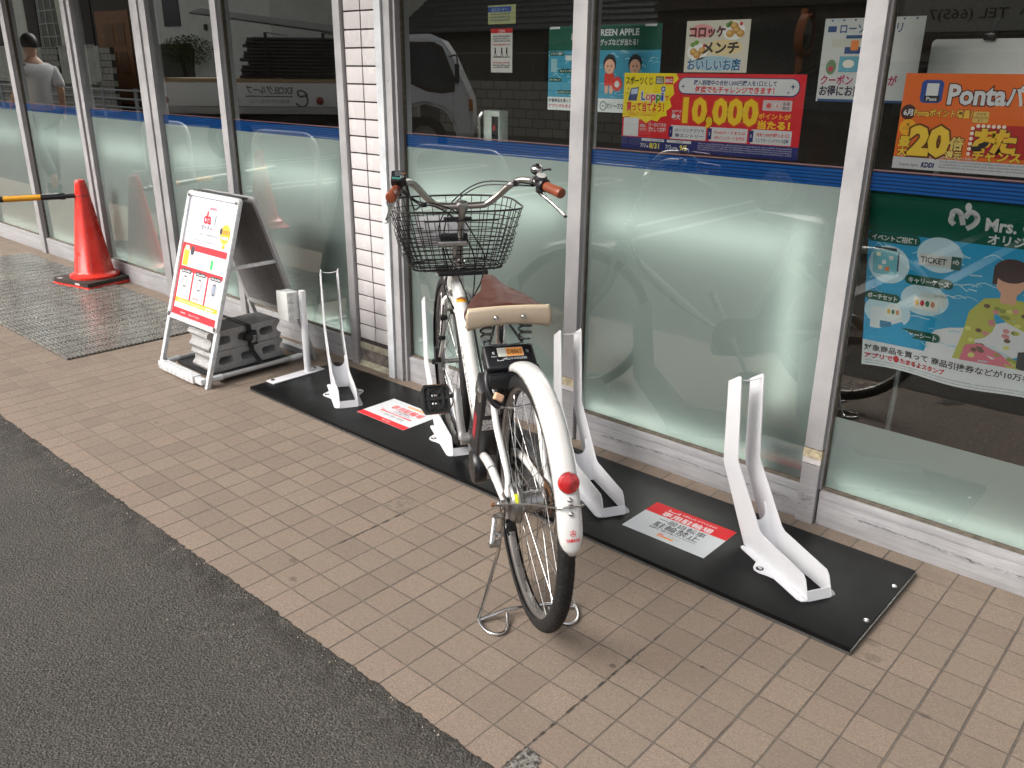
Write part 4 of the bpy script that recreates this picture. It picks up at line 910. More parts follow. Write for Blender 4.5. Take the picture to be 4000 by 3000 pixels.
# stickers on the frame tube
def decal(par, pts_fn, name, col, z0, z1, a0, a1, lift=0.0006):
    m = MB(); n = 10
    g = [[pts_fn(z0 + (z1 - z0) * j / 2, a0 + (a1 - a0) * i / n, lift) for j in range(3)] for i in range(n + 1)]
    for i in range(n):
        for j in range(2): m.add([g[i][j], g[i + 1][j], g[i + 1][j + 1], g[i][j + 1]], [(0, 1, 2, 3)], True)
    return part(m, name, flat(name + '_ink%d' % len(bpy.data.materials), col), par)
def on_head(z, a, lift):   # a = 0 faces backwards, positive to the left
    c = ax_(z) + Vector((0, 0, 0)); X_ = AX.cross(Vector((0, 1, 0))).normalized(); r_ = 0.0193 + lift
    if X_.x > 0: X_ = -X_
    return c + X_ * math.cos(a) * r_ + Vector((0, math.sin(a) * r_, 0))
T_dt = [Vector(p) for p in dt]
def on_dt(t, a, lift, r0=0.0260):
    i = min(int(t), len(T_dt) - 2); p = T_dt[i].lerp(T_dt[i + 1], t - i); d_ = (T_dt[i + 1] - T_dt[i]).normalized(); Y_ = Vector((0, 1, 0)); up = Y_.cross(d_).normalized()
    if up.z < 0: up = -up
    r_ = (0.0215 + 0.0045 * min(1, t / 8)) + lift
    return p + up * math.cos(a) * r_ + Y_ * math.sin(a) * r_
decal(frame, on_dt, 'warning_sticker', srgb(214, 60, 40), 2.9, 3.7, -0.75, 0.62); decal(frame, on_dt, 'white_sticker', (0.62, 0.62, 0.64), 3.75, 4.4, -0.75, 0.62); decal(frame, on_dt, 'orange_sticker', srgb(245, 165, 20), 4.7, 6.4, -0.85, 0.80)
for (t0, t1, a0, a1, cc) in ((7.2, 8.0, -0.55, 0.35, (0.35, 0.15, 0.02)),):
    m = MB()
    for k in range(26):
        t = random.uniform(4.8, 6.2); a = random.uniform(-0.7, 0.6); m.add([on_dt(t, a, 0.0010), on_dt(t, a + 0.07, 0.0010), on_dt(t + 0.14, a + 0.07, 0.0010), on_dt(t + 0.14, a, 0.0010)], [(0, 1, 2, 3)])
    for k in range(14):
        t = random.uniform(3.0, 3.6); a = random.uniform(-0.6, 0.5); m.add([on_dt(t, a, 0.0010), on_dt(t, a + 0.05, 0.0010), on_dt(t + 0.10, a + 0.05, 0.0010), on_dt(t + 0.10, a, 0.0010)], [(0, 1, 2, 3)])
    part(m, 'small_print', flat('print_dark', (0.08, 0.04, 0.02)), frame)
vs_, fs_ = text_geo('PAS Natura', 0.0); x0_ = min(v[0] for v in vs_); x1_ = max(v[0] for v in vs_)
m = MB(); m.add([on_dt(13.5 + 9.0 * (v[0] - x0_) / (x1_ - x0_), 0.95 + v[1] * 0.55, 0.0008) for v in vs_], fs_); part(m, 'lettering', flat('letter_grey', (0.10, 0.10, 0.11)), frame)
# headset
m = MB(); m.lathe([(0.017, 0.0), (0.0215, 0.001), (0.0225, 0.006), (0.0195, 0.010), (0.0195, 0.013), (0.0215, 0.015), (0.0215, 0.020), (0.0165, 0.023), (0.0165, 0.034), (0.0135, 0.037), (0, 0.037)], ax_(0.765), AX, 28); part(m, 'headset', M_CHR)
# fork
m = MB(); m.tube([ax_(0.635), ax_(0.66)], 0.019, 16)
for s_ in (1, -1):
    m.tube(fcrv([(1.048, s_ * 0.010, 0.648), (1.050, s_ * 0.040, 0.632), (1.064, s_ * 0.044, 0.590), (1.098, s_ * 0.045, 0.500), (1.138, s_ * 0.047, 0.410), (1.190, s_ * 0.050, 0.356)], 5), [0.0125] * 10 + [0.0120 - 0.004 * i / 15 for i in range(16)], 14)
frk = part(m, 'fork', M_FR)
m = MB(); m.tube(fcrv([(1.030, 0.052, 0.62), (1.045, 0.058, 0.52), (1.10, 0.060, 0.43), (1.16, 0.058, 0.375)], 4), 0.0030, 8)
m.rbox(1.035, 1.065, 0.036, 0.062, 0.560, 0.575, 0.002); m.rbox(1.085, 1.110, 0.036, 0.064, 0.470, 0.485, 0.002); m.rbox(1.150, 1.182, 0.044, 0.066, 0.362, 0.420, 0.004); part(m, 'hub_light_cable', M_CABLE, frk)
m = MB(); m.rbox(1.005, 1.030, -0.030, 0.030, 0.655, 0.675, 0.003)
for s_ in (1, -1): m.tube(fcrv([(1.012, s_ * 0.012, 0.672), (1.000, s_ * 0.042, 0.660), (0.995, s_ * 0.046, 0.620), (1.003, s_ * 0.030, 0.605)], 4), 0.0055, 8)
part(m, 'rim_brake', M_DULL, frk)
for s_ in (1,):
    m = MB(); m.rbox(0.985, 1.000, 0.020, 0.034, 0.596, 0.612, 0.002); part(m, 'brake_pad', M_BLKRUB, frk)
# --- mudguards
def mudguard(c, R, a0, a1, hw, name, tip=0.0):
    m = MB(); n = 44; cs = [(-1, -0.016), (-0.96, -0.006), (-0.80, 0.0015), (-0.42, 0.0070), (0, 0.0082), (0.42, 0.0070), (0.80, 0.0015), (0.96, -0.006), (1, -0.016)]
    vs = []
    for i in range(n + 1):
        t = i / n; a = math.radians(a0 + (a1 - a0) * t); k = 1.0
        if tip and t > 1 - tip: q = (t - (1 - tip)) / tip; k = math.sqrt(max(0.0, 1 - 0.93 * q * q))
        for y, h in cs:
            rr = R + h * k - 0.0 ; vs.append((c.x + rr * math.cos(a), c.y + y * hw * k, c.z + rr * math.sin(a)))
    nn_ = len(cs); m.add(vs, [(i * nn_ + k, i * nn_ + k + 1, (i + 1) * nn_ + k + 1, (i + 1) * nn_ + k) for i in range(n) for k in range(nn_ - 1)], True)
    o = part(m, name, M_FR); sol = o.modifiers.new('thickness', 'SOLIDIFY'); sol.thickness = 0.0012; sol.offset = -1; return o
rg = mudguard(RH, 0.352, 66, 172.5, 0.0285, 'rear_mudguard', 0.085)
fg = mudguard(FH, 0.350, 62, 136, 0.026, 'front_mudguard', 0.12)
def on_rg(a, y, h=0.0): a = math.radians(a); return Vector((RH.x + (0.352 + 0.0082 + h) * math.cos(a), y, RH.z + (0.352 + 0.0082 + h) * math.sin(a)))
# reflector
ra = 146.5; nrm = Vector((math.cos(math.radians(ra)), 0, math.sin(math.radians(ra)))); nrm = (nrm + Vector((-0.35, 0, -0.30))).normalized()
bre = NB('reflector_red'); vv = bre.n('TexVoronoi'); vv.inputs['Scale'].default_value = 900; bre.l(bre.coord(), vv.inputs['Vector'])
bre.pbr(bre.mix(bre.ramp(bre.noise(40, 2), 0.35, 0.65), (0.20, 0.002, 0.004), (0.62, 0.010, 0.012)), 0.12, 0, bre.bump(vv.outputs[0], 0.4, 0.002), 0.6, 1.0)
m = MB(); m.lathe([(0.0225, -0.010), (0.0245, -0.002), (0.0245, 0.004), (0.022, 0.0085), (0.012, 0.0115), (0, 0.0125)], on_rg(ra, 0, 0.004), nrm, 36); rf = part(m, 'reflector', bre.m, rg)
# logo and lettering on the guard
def rg_text(txt, acen, h, w_, col, bold=0.03):
    vs_, fs_ = text_geo(txt, bold); xa, xb = min(v[0] for v in vs_), max(v[0] for v in vs_); out = []
    for v in vs_:
        y = -((v[0] - xa) / (xb - xa) - 0.5) * w_; d_ = v[1] * h / 0.7
        hh = -0.0078 * min(1.0, (abs(y) / 0.0285) ** 2 * 0.9) + 0.0008
        out.append(on_rg(acen - math.degrees(d_ / 0.36), y, hh))
    m = MB(); m.add(out, fs_); return m
part(rg_text('YAMAHA', 167.0, 0.0080, 0.032, None, 0.02), 'lettering', flat('yam_red', srgb(214, 30, 46)), rg)
m = MB()
ctr = 163.9
def rgp(y, d_, lift=0.0012): return on_rg(ctr - math.degrees(d_ / 0.36), y, lift)
m.add([rgp(0.0068 * math.cos(2 * PI * k / 24), 0.0068 * math.sin(2 * PI * k / 24)) for k in range(24)] + [rgp(0.0058 * math.cos(2 * PI * k / 24), 0.0058 * math.sin(2 * PI * k / 24)) for k in range(24)], [(k, (k + 1) % 24, 24 + (k + 1) % 24, 24 + k) for k in range(24)])
for j in range(3):
    a = PI / 2 + j * 2 * PI / 3; ca, sa = math.cos(a), math.sin(a); hw2 = 0.0012
    m.add([rgp(-sa * hw2, ca * hw2), rgp(sa * hw2, -ca * hw2), rgp(ca * 0.0055 + sa * 0.0008, sa * 0.0055 - ca * 0.0008), rgp(ca * 0.0055 - sa * 0.0008, sa * 0.0055 + ca * 0.0008)], [(0, 1, 2, 3)])
part(m, 'emblem', flat('emblem_red', srgb(214, 30, 46)), rg)
# stay wire of the rear guard
m = MB()
cl = on_rg(154.5, 0, 0.003)
for s_ in (1, -1):
    m.tube(fcrv([(0.0, s_ * 0.086, 0.366), (-0.030, s_ * 0.080, 0.381), (-0.200, s_ * 0.050, 0.465), (cl.x + 0.020, s_ * 0.034, cl.z - 0.010), (cl.x - 0.001, s_ * 0.022, cl.z - 0.001), (cl.x - 0.004, 0, cl.z + 0.001)], 6), 0.0023, 8)
sw = part(m, 'mudguard_stay', M_DULL)
m = MB()
for a in (152.4, 157.2): m.lathe([(0, 0), (0.0060, 0), (0.0058, 0.002), (0.0030, 0.0048), (0, 0.0052)], on_rg(a, 0.001, 0.0006), nrm, 16)
b0 = on_rg(154.6, 0.0, 0.002); m.tube([b0 + Vector((0, -0.004, 0)), b0 + Vector((0, 0.006, 0))], 0.0050, 10)
part(m, 'stay_clamp', M_CHR, sw)
# front guard stay
m = MB()
for s_ in (1, -1): m.tube([(1.2, s_ * 0.058, 0.350), (1.2 + 0.350 * math.cos(math.radians(128)), s_ * 0.026, 0.350 + 0.350 * math.sin(math.radians(128)))], 0.0022, 8)
part(m, 'front_guard_stay', M_DULL)
# --- saddle
def saddle():
    m = MB(); n = 26; mm = 20; vs = []
    for i in range(n + 1):
        t = i / n; x = 0.1665 + 0.2555 * t
        wdt = 0.113 * (1 - t) ** 1.05 * (1.0) + 0.024 * t ** 0.5
        wdt = 0.1125 if t < 0.02 else wdt
        wdt = 0.024 + (0.1125 - 0.024) * (1 / (1 + math.exp((t - 0.50) * 9.0))) / (1 / (1 + math.exp(-0.50 * 9.0)))
        if t > 0.90: wdt *= math.sqrt(max(0.02, 1 - ((t - 0.90) / 0.10) ** 2))
        zc = 0.818 + 0.024 * t
        drop = 0.030 + 0.012 * t
        for k in range(mm + 1):
            u_ = -1 + 2 * k / mm; a = abs(u_)
            y = wdt * (u_ if a < 0.8 else math.copysign(0.8 + (a - 0.8) * 0.9, u_)) / 0.98
            th_ = 0.96 - 0.24 * min(1, t / 0.15); z = zc - 0.006 * (a ** 2) * (1 - t) - (0.0 if a < th_ else drop * ((a - th_) / (1 - th_)) ** 1.4) + 0.004 * math.cos(u_ * PI * 1.5) * (1 - t) * 0.8
            vs.append((x, y, z))
    w1 = mm + 1
    m.add(vs, [(i * w1 + k, i * w1 + k + 1, (i + 1) * w1 + k + 1, (i + 1) * w1 + k) for i in range(n) for k in range(mm)], True)
    m.add([vs[k] for k in range(w1)] + [(x, y, z - 0.001) for x, y, z in [(0.178, v[1] * 0.97, v[2] - 0.004) for v in vs[:w1]]], [(k, k + 1, w1 + k + 1, w1 + k) for k in range(mm)], True)
    return m, vs[:w1]
sm_, edge = saddle(); sad = part(sm_, 'saddle', M_LEA); sad.location = (0.030, 0.016, 0.016); so_ = sad.modifiers.new('thickness', 'SOLIDIFY'); so_.thickness = 0.010; so_.offset = -1
# cream back panel with rolled corners
m = MB(); nn_ = 40; top, bot = [], []
for k in range(nn_ + 1):
    u_ = -1 + 2 * k / nn_; a = abs(u_); y = 0.1135 * u_
    zt = 0.8185 - 0.0050 * a ** 2 - (0.018 * ((a - 0.92) / 0.08) ** 2.5 if a > 0.92 else 0)
    zb = 0.7715 - 0.015 * a ** 2.2 + (0.012 * ((a - 0.94) / 0.06) ** 2 if a > 0.94 else 0)
    xx = 0.1560 + 0.004 * a ** 3
    top.append((xx, y, zt)); bot.append((xx + 0.004, y * 0.995, zb))
rows_ = []
for j in range(7):
    q = j / 6; rows_.append([(t_[0] + (b_[0] - t_[0]) * q - 0.0045 * math.sin(PI * q), t_[1] + (b_[1] - t_[1]) * q, t_[2] + (b_[2] - t_[2]) * q) for t_, b_ in zip(top, bot)])
vs = [p for rw_ in rows_ for p in rw_]; w1 = nn_ + 1
m.add(vs, [(j * w1 + k, j * w1 + k + 1, (j + 1) * w1 + k + 1, (j + 1) * w1 + k) for j in range(6) for k in range(nn_)], True)
bp = part(m, 'back_panel', M_CREAM, sad); so_ = bp.modifiers.new('thickness', 'SOLIDIFY'); so_.thickness = 0.004
m = MB(); loop = [(x - 0.001, y, z) for x, y, z in top[1:-1]]; loop = [bot[2]] + loop + [bot[-3]]; m.tube(smoothpath(loop, 2), 0.0024, 8); part(m, 'piping', M_PIPE, sad)
for s_ in (1, -1):     # rolled lower corners in leather
    m = MB(); m.tube(fcrv([(0.176, s_ * 0.106, 0.766), (0.184, s_ * 0.098, 0.761), (0.195, s_ * 0.084, 0.762), (0.210, s_ * 0.074, 0.770)], 4), [0.004, 0.005, 0.0055, 0.006, 0.0065, 0.0065, 0.0065, 0.006, 0.006, 0.005, 0.005, 0.004, 0.003], 12); part(m, 'rolled_corner', M_LEA, sad)
m = MB()
for s_ in (1, -1): m.lathe([(0.0066, -0.001), (0.0066, 0.001), (0.0045, 0.0035), (0, 0.0045)], (0.1478, s_ * 0.0365, 0.7905), (-1, 0, 0.08), 18)
part(m, 'rivets', M_STEEL, sad)
M_SPR = simple('spring_steel', (0.16, 0.17, 0.18), 0.30, 0.9, var=0.15)
for s_ in (1, -1):
    m = MB(); cx, cy = 0.190, s_ * 0.052; pts = []
    for k in range(0, 78):
        a = k / 77 * 2 * PI * 3.3; q = k / 77; r_ = 0.0165 if q < 0.6 else 0.0165 - 0.008 * (q - 0.6) / 0.4
        pts.append((cx + r_ * math.cos(a), cy + r_ * math.sin(a), 0.766 - 0.058 * q))
    m.tube(pts, 0.0031, 8); part(m, 'coil_spring', M_SPR, sad)
m = MB()
for s_ in (1, -1): m.tube(fcrv([(0.190, s_ * 0.044, 0.708), (0.215, s_ * 0.032, 0.728), (0.245, s_ * 0.019, 0.749), (0.33, s_ * 0.018, 0.760), (0.39, s_ * 0.010, 0.795)], 5), 0.0034, 8)
m.tube([(0.186, -0.048, 0.7085), (0.182, 0.0, 0.705), (0.186, 0.048, 0.7085)], 0.0020, 8); part(m, 'saddle_rails', M_SPR, sad)
m = MB(); m.tube([(0.262, -0.030, 0.755), (0.262, 0.030, 0.755)], 0.0085, 14); m.rbox(0.245, 0.280, -0.013, 0.013, 0.744, 0.768, 0.003); m.lathe([(0.011, 0), (0.011, 0.008), (0, 0.009)], (0.262, 0.026, 0.755), (0, 1, 0), 6, False); m.lathe([(0.011, 0), (0.011, 0.008), (0, 0.009)], (0.262, -0.026, 0.755), (0, -1, 0), 6, False); part(m, 'seat_clamp', M_CHR, sad)
# seat post and collar
m = MB(); m.tube([(0.322, 0.008, 0.668), (0.288, 0.014, 0.775)], 0.0135, 20); sp = part(m, 'seat_post', M_CHR)
m = MB(); m.lathe([(0.017, -0.016), (0.0195, -0.014), (0.0195, 0.010), (0.0165, 0.014), (0.0135, 0.014)], (0.3115, 0, 0.672), (-0.503, 0, 0.864), 24); m.rbox(0.286, 0.304, -0.020, 0.005, 0.660, 0.674, 0.003); m.tube([(0.292, -0.012, 0.668), (0.290, -0.034, 0.676)], 0.0055, 10); m.tube([(0.290, -0.034, 0.676), (0.285, -0.040, 0.655), (0.290, -0.036, 0.640)], 0.0035, 8); part(m, 'seat_collar', M_CHR, sp)
# --- stem and handlebar
m = MB(); st0 = ax_(0.800); st1 = ax_(0.978)
m.tube([st0, st1], 0.0118, 20); m.tube([st1 - AX * 0.018, st1 - AX * 0.006, st1 + AX * 0.012, st1 + AX * 0.020], [0.0125, 0.0165, 0.0170, 0.0130], 18); hb0 = st1 + AX * 0.004 + Vector((0.012, 0, 0))
m.tube([hb0 + Vector((0, -0.018, 0)), hb0 + Vector((0, 0.018, 0))], [0.0165, 0.0165], 18); stem = part(m, 'stem', M_DULL)
m = MB(); m.lathe([(0.0055, 0.0), (0.0055, 0.002), (0.0035, 0.002), (0.0035, -0.004), (0, -0.004)], hb0 + Vector((-0.016, 0, -0.006)), (-0.8, 0, 0.45), 12); part(m, 'clamp_bolt', M_BLK, stem)
HX = hb0.x; HZ = hb0.z
half = [(HX, 0.0, HZ), (HX, 0.060, HZ + 0.001), (HX - 0.003, 0.090, HZ + 0.008), (HX - 0.020, 0.122, HZ + 0.035), (HX - 0.045, 0.150, HZ + 0.066), (HX - 0.075, 0.178, HZ + 0.088), (HX - 0.110, 0.203, HZ + 0.092), (HX - 0.155, 0.222, HZ + 0.088), (0.655, 0.262, HZ + 0.070)]
hp = fcrv([(x, -y, z) for x, y, z in half[::-1]][:-1] + half, 6)
m = MB(); m.tube(hp, 0.0112, 18); hbar = part(m, 'handlebar', simple('brushed_bar', (0.50, 0.47, 0.43), 0.30, 1.0, var=0.02, vscale=10, rvar=0.03))
HL = [Vector(p) for p in fcrv(half, 6)]
gv = (HL[-1] - HL[-7]).normalized()
def mir(v, s_): return Vector((v.x, v.y * s_, v.z))
for s_ in (1, -1):
    e = mir(HL[-1], s_); g_ = mir(gv, s_)
    m = MB(); L_ = 0.088; m.tube([e - g_ * (L_ - q) for q in (0, 0.002, 0.02, 0.05, 0.075, 0.084, 0.088, 0.0895)], [0.0140, 0.0152, 0.0158, 0.0162, 0.0168, 0.0166, 0.0140, 0.006], 20); part(m, 'grip', M_GRIP, hbar)
    # lever body + lever
    c0 = e - g_ * 0.118
    m = MB(); m.tube([c0 - g_ * 0.010, c0 + g_ * 0.012], 0.0150, 16); m.rbox(-0.010, 0.016, -0.010, 0.010, -0.030, -0.006, 0.004, Matrix.Translation(c0 + Vector((0.012, 0, 0)))); part(m, 'lever_bracket', M_BLK, hbar)
    m = MB(); dn = Vector((0.022, 0, -0.030))
    l0 = c0 + Vector((0.030, s_ * -0.004, -0.020)); le = e + Vector((0.012, s_ * 0.012, -0.066))
    lp = fcrv([l0, l0 + g_ * 0.022 + Vector((0.010, 0, -0.008)), l0.lerp(le, 0.55) + Vector((0.012, 0, 0.002)), le, le + g_ * 0.008 + Vector((-0.002, 0, -0.004))], 5)
    m.tube(lp, [0.0068] * 4 + [0.0062] * (len(lp) - 8) + [0.0068, 0.0078, 0.0084, 0.0066], 12, flat_=(1.0, 0.75)); part(m, 'brake_lever', M_STEEL, hbar)
# right: twist shifter and bell; left: display
e = mir(HL[-1], -1); g_ = mir(gv, -1)
m = MB(); m.tube([e - g_ * (0.092 + q) for q in (0.0, 0.003, 0.022, 0.026, 0.036)], [0.0195, 0.0215, 0.0220, 0.0190, 0.0165], 24)
m.lathe([(0.018, -0.004), (0.022, 0.006), (0.020, 0.014), (0.014, 0.018), (0, 0.019)], e - g_ * 0.122 + Vector((-0.004, 0, 0.010)), (-0.45, 0, 0.9), 24); sh = part(m, 'gear_shifter', M_BLK, hbar)
m = MB(); m.lathe([(0.015, 0), (0.0155, 0.001), (0.009, 0.0022), (0, 0.0022)], e - g_ * 0.122 + Vector((-0.0125, 0, 0.027)), (-0.45, 0, 0.9), 24); part(m, 'gear_window', simple('shifter_ring', (0.42, 0.42, 0.40), 0.3), sh)
m = MB(); 
for k in range(14):
    a = 2 * PI * k / 14; X_ = Vector((0, 0, 1)).cross(g_).normalized(); Y_ = g_.cross(X_); d_ = X_ * math.cos(a) + Y_ * math.sin(a); m.tube([e - g_ * 0.095 + d_ * 0.0215, e - g_ * 0.114 + d_ * 0.0222], 0.0014, 6)
part(m, 'shifter_ribs', M_BLKRUB, sh)
m = MB(); m.tube([e - g_ * 0.150, e - g_ * 0.163], 0.0155, 18); part(m, 'bar_clamp', simple('clamp_grey', (0.10, 0.10, 0.105), 0.4), hbar)
bc = e - g_ * 0.128 + Vector((0.014, 0.004, 0.040)); bax = (-0.35, 0.05, 0.93)
m = MB(); m.lathe([(0.0, -0.012), (0.014, -0.012), (0.0205, -0.006), (0.0205, 0.001), (0.0, 0.001)], bc, bax, 26); bel = part(m, 'bell', M_BLK, hbar)
m = MB(); m.lathe([(0.0195, 0.0012), (0.0190, 0.007), (0.0150, 0.013), (0.008, 0.0165), (0, 0.0172)], bc, bax, 30); part(m, 'bell_dome', M_CHR, bel)
m = MB(); m.lathe([(0.006, 0.0172), (0.006, 0.0195), (0, 0.020)], bc, bax, 14); m.tube([bc + Vector((-0.004, -0.018, -0.002)), bc + Vector((-0.008, -0.034, 0.002)), bc + Vector((-0.012, -0.044, 0.001))], [0.0035, 0.003, 0.004], 8); part(m, 'bell_lever', M_BLK, bel)
e = HL[-1]; g_ = gv; c0 = e - g_ * 0.103
dm = Matrix.Translation(c0 + Vector((0.005, -0.006, 0.030))) @ Matrix.Rotation(math.radians(-10), 4, 'Z') @ Matrix.Rotation(math.radians(-30), 4, 'Y')
m = MB(); m.rbox(-0.026, 0.026, -0.023, 0.023, -0.012, 0.010, 0.004, dm); m.tube([c0 - g_ * 0.012, c0 + g_ * 0.012], 0.0155, 16); m.rbox(-0.014, 0.014, -0.012, 0.012, -0.034, -0.008, 0.004, dm); dsp = part(m, 'display_unit', M_BLK, hbar)
dO = dm @ Vector((-0.024, 0.021, 0.0102)); pd = Print(dO, dm.to_3x3() @ Vector((0, -1, 0)), dm.to_3x3() @ Vector((1, 0, 0)), dsp, 0.0003)
pd.rect(0.009, 0.031, 0.021, 0.044, (0.055, 0.06, 0.065), 1, 0.001, name='screen'); TQ = (0.10, 0.55, 0.45)
for cx, cy, cc in ((0.008, 0.012, TQ), (0.022, 0.009, TQ), (0.035, 0.034, (0.75, 0.22, 0.06)), (0.032, 0.018, (0.6, 0.65, 0.6))):
    pd.disc(cx, cy, 0.0055, 0.0042, cc, 1, 16, name='buttons'); pd.disc(cx, cy, 0.0042, 0.0030, (0.03, 0.05, 0.05), 2, 16, name='buttons')
pd.rect(0.013, 0.017, 0.010, 0.0115, TQ, 1, name='buttons'); pd.build()
# --- basket
BXO = 0.001
def basket():
    zt, zb = 0.962, 0.757
    def ring(q, n=72):
        """q 0 bottom .. 1 rim; D-shaped ring, flat towards the rider"""
        x0 = 0.965 - 0.040 * q; x1 = 1.150 + 0.030 * min(1, q / 0.25) ** 0.6 + 0.065 * q; hw = 0.158 + 0.052 * min(1, q / 0.25) ** 0.6 * 0.45 + 0.046 * q; pts = []
        z = zb + (zt - zb) * q
        for k in range(n):
            a = 2 * PI * k / n; cx = (x0 + x1) / 2; ex = 2.0 / (3.2)
            ca, sa = math.cos(a), math.sin(a)
            x = cx + (x1 - x0) / 2 * math.copysign(abs(ca) ** (0.62 if ca > 0 else 0.30), ca); y = hw * math.copysign(abs(sa) ** (0.80 if ca > 0 else 0.62), sa)
            zz = z + (0.012 * q * (x - x0) / (x1 - x0))
            pts.append(Vector((x, y + BXO, zz)))
        return pts
    rimm = MB(); r1 = ring(1.0); rimm.tube(r1, 0.0034, 8, closed=True); rimm.tube([p + Vector((0, 0, 0)) for p in ring(0.0)], 0.0026, 6, closed=True)
    w_ = MB()
    for q in (0.07, 0.14, 0.21, 0.28, 0.35, 0.42, 0.49, 0.56, 0.70, 0.86): w_.tube([p * 1.0 for p in ring(q)], 0.00165, 6, closed=True)
    R0, R1 = ring(0.0), ring(1.0)
    for k in range(0, 72, 2):
        p1 = R1[k]; p0 = R0[k]; w_.tube([p1, p1.lerp(p0, 0.5) + (p0 - R0[0].lerp(R0[36], .5)).normalized() * 0.002, p0 + Vector((0, 0, 0.004)), p0 + (R0[0].lerp(R0[36], .5) - p0) * 0.10 - Vector((0, 0, 0.004))], 0.0017, 6)
    fl = MB()
    ys = [BXO + y for y in (-0.12, -0.09, -0.06, -0.03, 0.0, 0.03, 0.06, 0.09, 0.12)]
    for y in ys: fl.tube([(0.966, y, zb - 0.003), (1.128, y, zb - 0.003)], 0.0017, 6)
    for x in (0.985, 1.02, 1.055, 1.09, 1.115): fl.tube([(x, BXO - 0.145, zb), (x, BXO + 0.145, zb)], 0.0017, 6)
    # flat rear rail a little below the rim
    rimm.tube([(0.921, BXO - 0.125, 0.934), (0.921, BXO + 0.125, 0.934)], 0.0034, 8)
    return rimm, w_, fl
r_, w_, f_ = basket(); bk = part(r_, 'basket', M_WIRE); part(w_, 'side_wires', M_WIRE, bk); part(f_, 'bottom_wires', M_WIRE, bk)
m = MB(); m.rbox(0.952, 0.966, BXO - 0.025, BXO + 0.065, 0.846, 0.888, 0.004); m.rbox(0.93, 0.945, -0.035, 0.060, 0.930, 0.945, 0.003); m.rbox(0.97, 1.09, -0.10, 0.075, 0.735, 0.752, 0.005); part(m, 'basket_bracket', M_BLK, bk)
m = MB(); m.rbox(0.940, 0.951, BXO - 0.020, BXO + 0.080, 0.845, 0.862, 0.003); m.tube(fcrv([(0.945, 0.020, 0.853), (0.955, 0.022, 0.825), (0.972, 0.018, 0.800), (0.990, 0.012, 0.785)], 4), 0.0080, 10); part(m, 'bracket_arm', M_DULL, bk)
m = MB(); m.rbox(1.205, 1.209, BXO - 0.075, BXO + 0.118, 0.800, 0.905, 0.003)
sg2 = part(m, 'basket_plate', simple('plate_white', (0.62, 0.61, 0.63), 0.45), bk)
# --- cables
def cable(pts, r_=0.0026, n=8): m = MB(); m.tube(fcrv(pts, n), r_, 8); return m
lb = HL[-1] - gv * 0.128; rb_ = mir(lb, -1)
cabs = [
    [rb_ + Vector((0.020, 0.010, -0.008)), (0.80, -0.150, 1.072), (0.93, -0.060, 1.055), (1.00, 0.020, 0.985), (1.005, 0.065, 0.905), (0.985, 0.055, 0.830), (1.000, 0.040, 0.760), (1.030, 0.040, 0.700), (1.005, 0.046, 0.660)],
    [rb_ + Vector((0.024, 0.010, -0.012)), (0.80, -0.152, 1.062), (0.92, -0.062, 1.046), (0.985, 0.010, 0.985), (0.985, 0.050, 0.900), (0.965, 0.046, 0.820), (0.985, 0.010, 0.745), (0.96, -0.020, 0.66), (0.90, -0.030, 0.575), (0.75, -0.032, 0.44), (0.55, -0.04, 0.33)],
    [lb + Vector((0.018, -0.010, -0.010)), (0.79, 0.165, 1.020), (0.87, 0.100, 1.000), (0.95, 0.010, 0.955), (0.975, -0.045, 0.880), (0.965, -0.085, 0.800), (0.95, -0.070, 0.720), (0.95, -0.040, 0.650), (0.88, -0.033, 0.560), (0.72, -0.034, 0.42)],
    [lb + Vector((0.016, -0.010, -0.018)), (0.79, 0.160, 1.012), (0.87, 0.095, 0.990), (0.94, 0.020, 0.935), (0.955, -0.025, 0.86), (0.965, -0.050, 0.79), (0.955, -0.045, 0.70), (0.93, -0.028, 0.62)],
    [lb + Vector((0.0, -0.02, 0.02)), (0.72, 0.190, 1.02), (0.76, 0.175, 1.00), (0.80, 0.150, 1.01)],
    [(1.000, 0.030, 0.760), (0.985, 0.055, 0.700), (0.975, 0.034, 0.640), (0.985, 0.010, 0.595)],
]
m = MB()
for c in cabs: m.tube(fcrv(c, 8), 0.0025, 8)
cb = part(m, 'brake_cables', M_CABLE)
m = MB(); m.rbox(0.935, 0.952, -0.052, -0.020, 0.640, 0.652, 0.002); m.rbox(0.795, 0.806, -0.158, -0.144, 1.058, 1.078, 0.002); m.rbox(0.80, 0.815, 0.135, 0.152, 1.000, 1.014, 0.002); part(m, 'cable_clips', M_BLK, cb)
# --- battery, drive unit, cranks
bt = Matrix.Translation((0.400, 0.026, 0.475)) @ Matrix.Rotation(math.radians(-23.5), 4, 'Y')
m = MB(); m.rbox(-0.105, -0.022, -0.050, 0.050, -0.105, 0.165, 0.012, bt); bat = part(m, 'battery', simple('battery_black', (0.014, 0.014, 0.016), 0.45, var=0.2))
m = MB(); m.box(-0.1060, -0.1053, -0.012, 0.036, 0.070, 0.140, bt); m.box(-0.1060, -0.1053, -0.012, 0.040, 0.010, 0.052, bt)
bl_ = NB('worn_silver_label'); nn = bl_.noise(70, 5, 0.7, dist=2.0); bl_.pbr(bl_.mix(bl_.ramp(nn, 0.52, 0.60), (0.72, 0.70, 0.70), (0.16, 0.15, 0.15)), 0.45, 0.0); part(m, 'battery_label', bl_.m, bat)
m = MB(); m.box(-0.075, -0.045, 0.0502, 0.0506, -0.06, 0.03, bt); part(m, 'side_decal', flat('decal_red', (0.35, 0.02, 0.03)), bat)
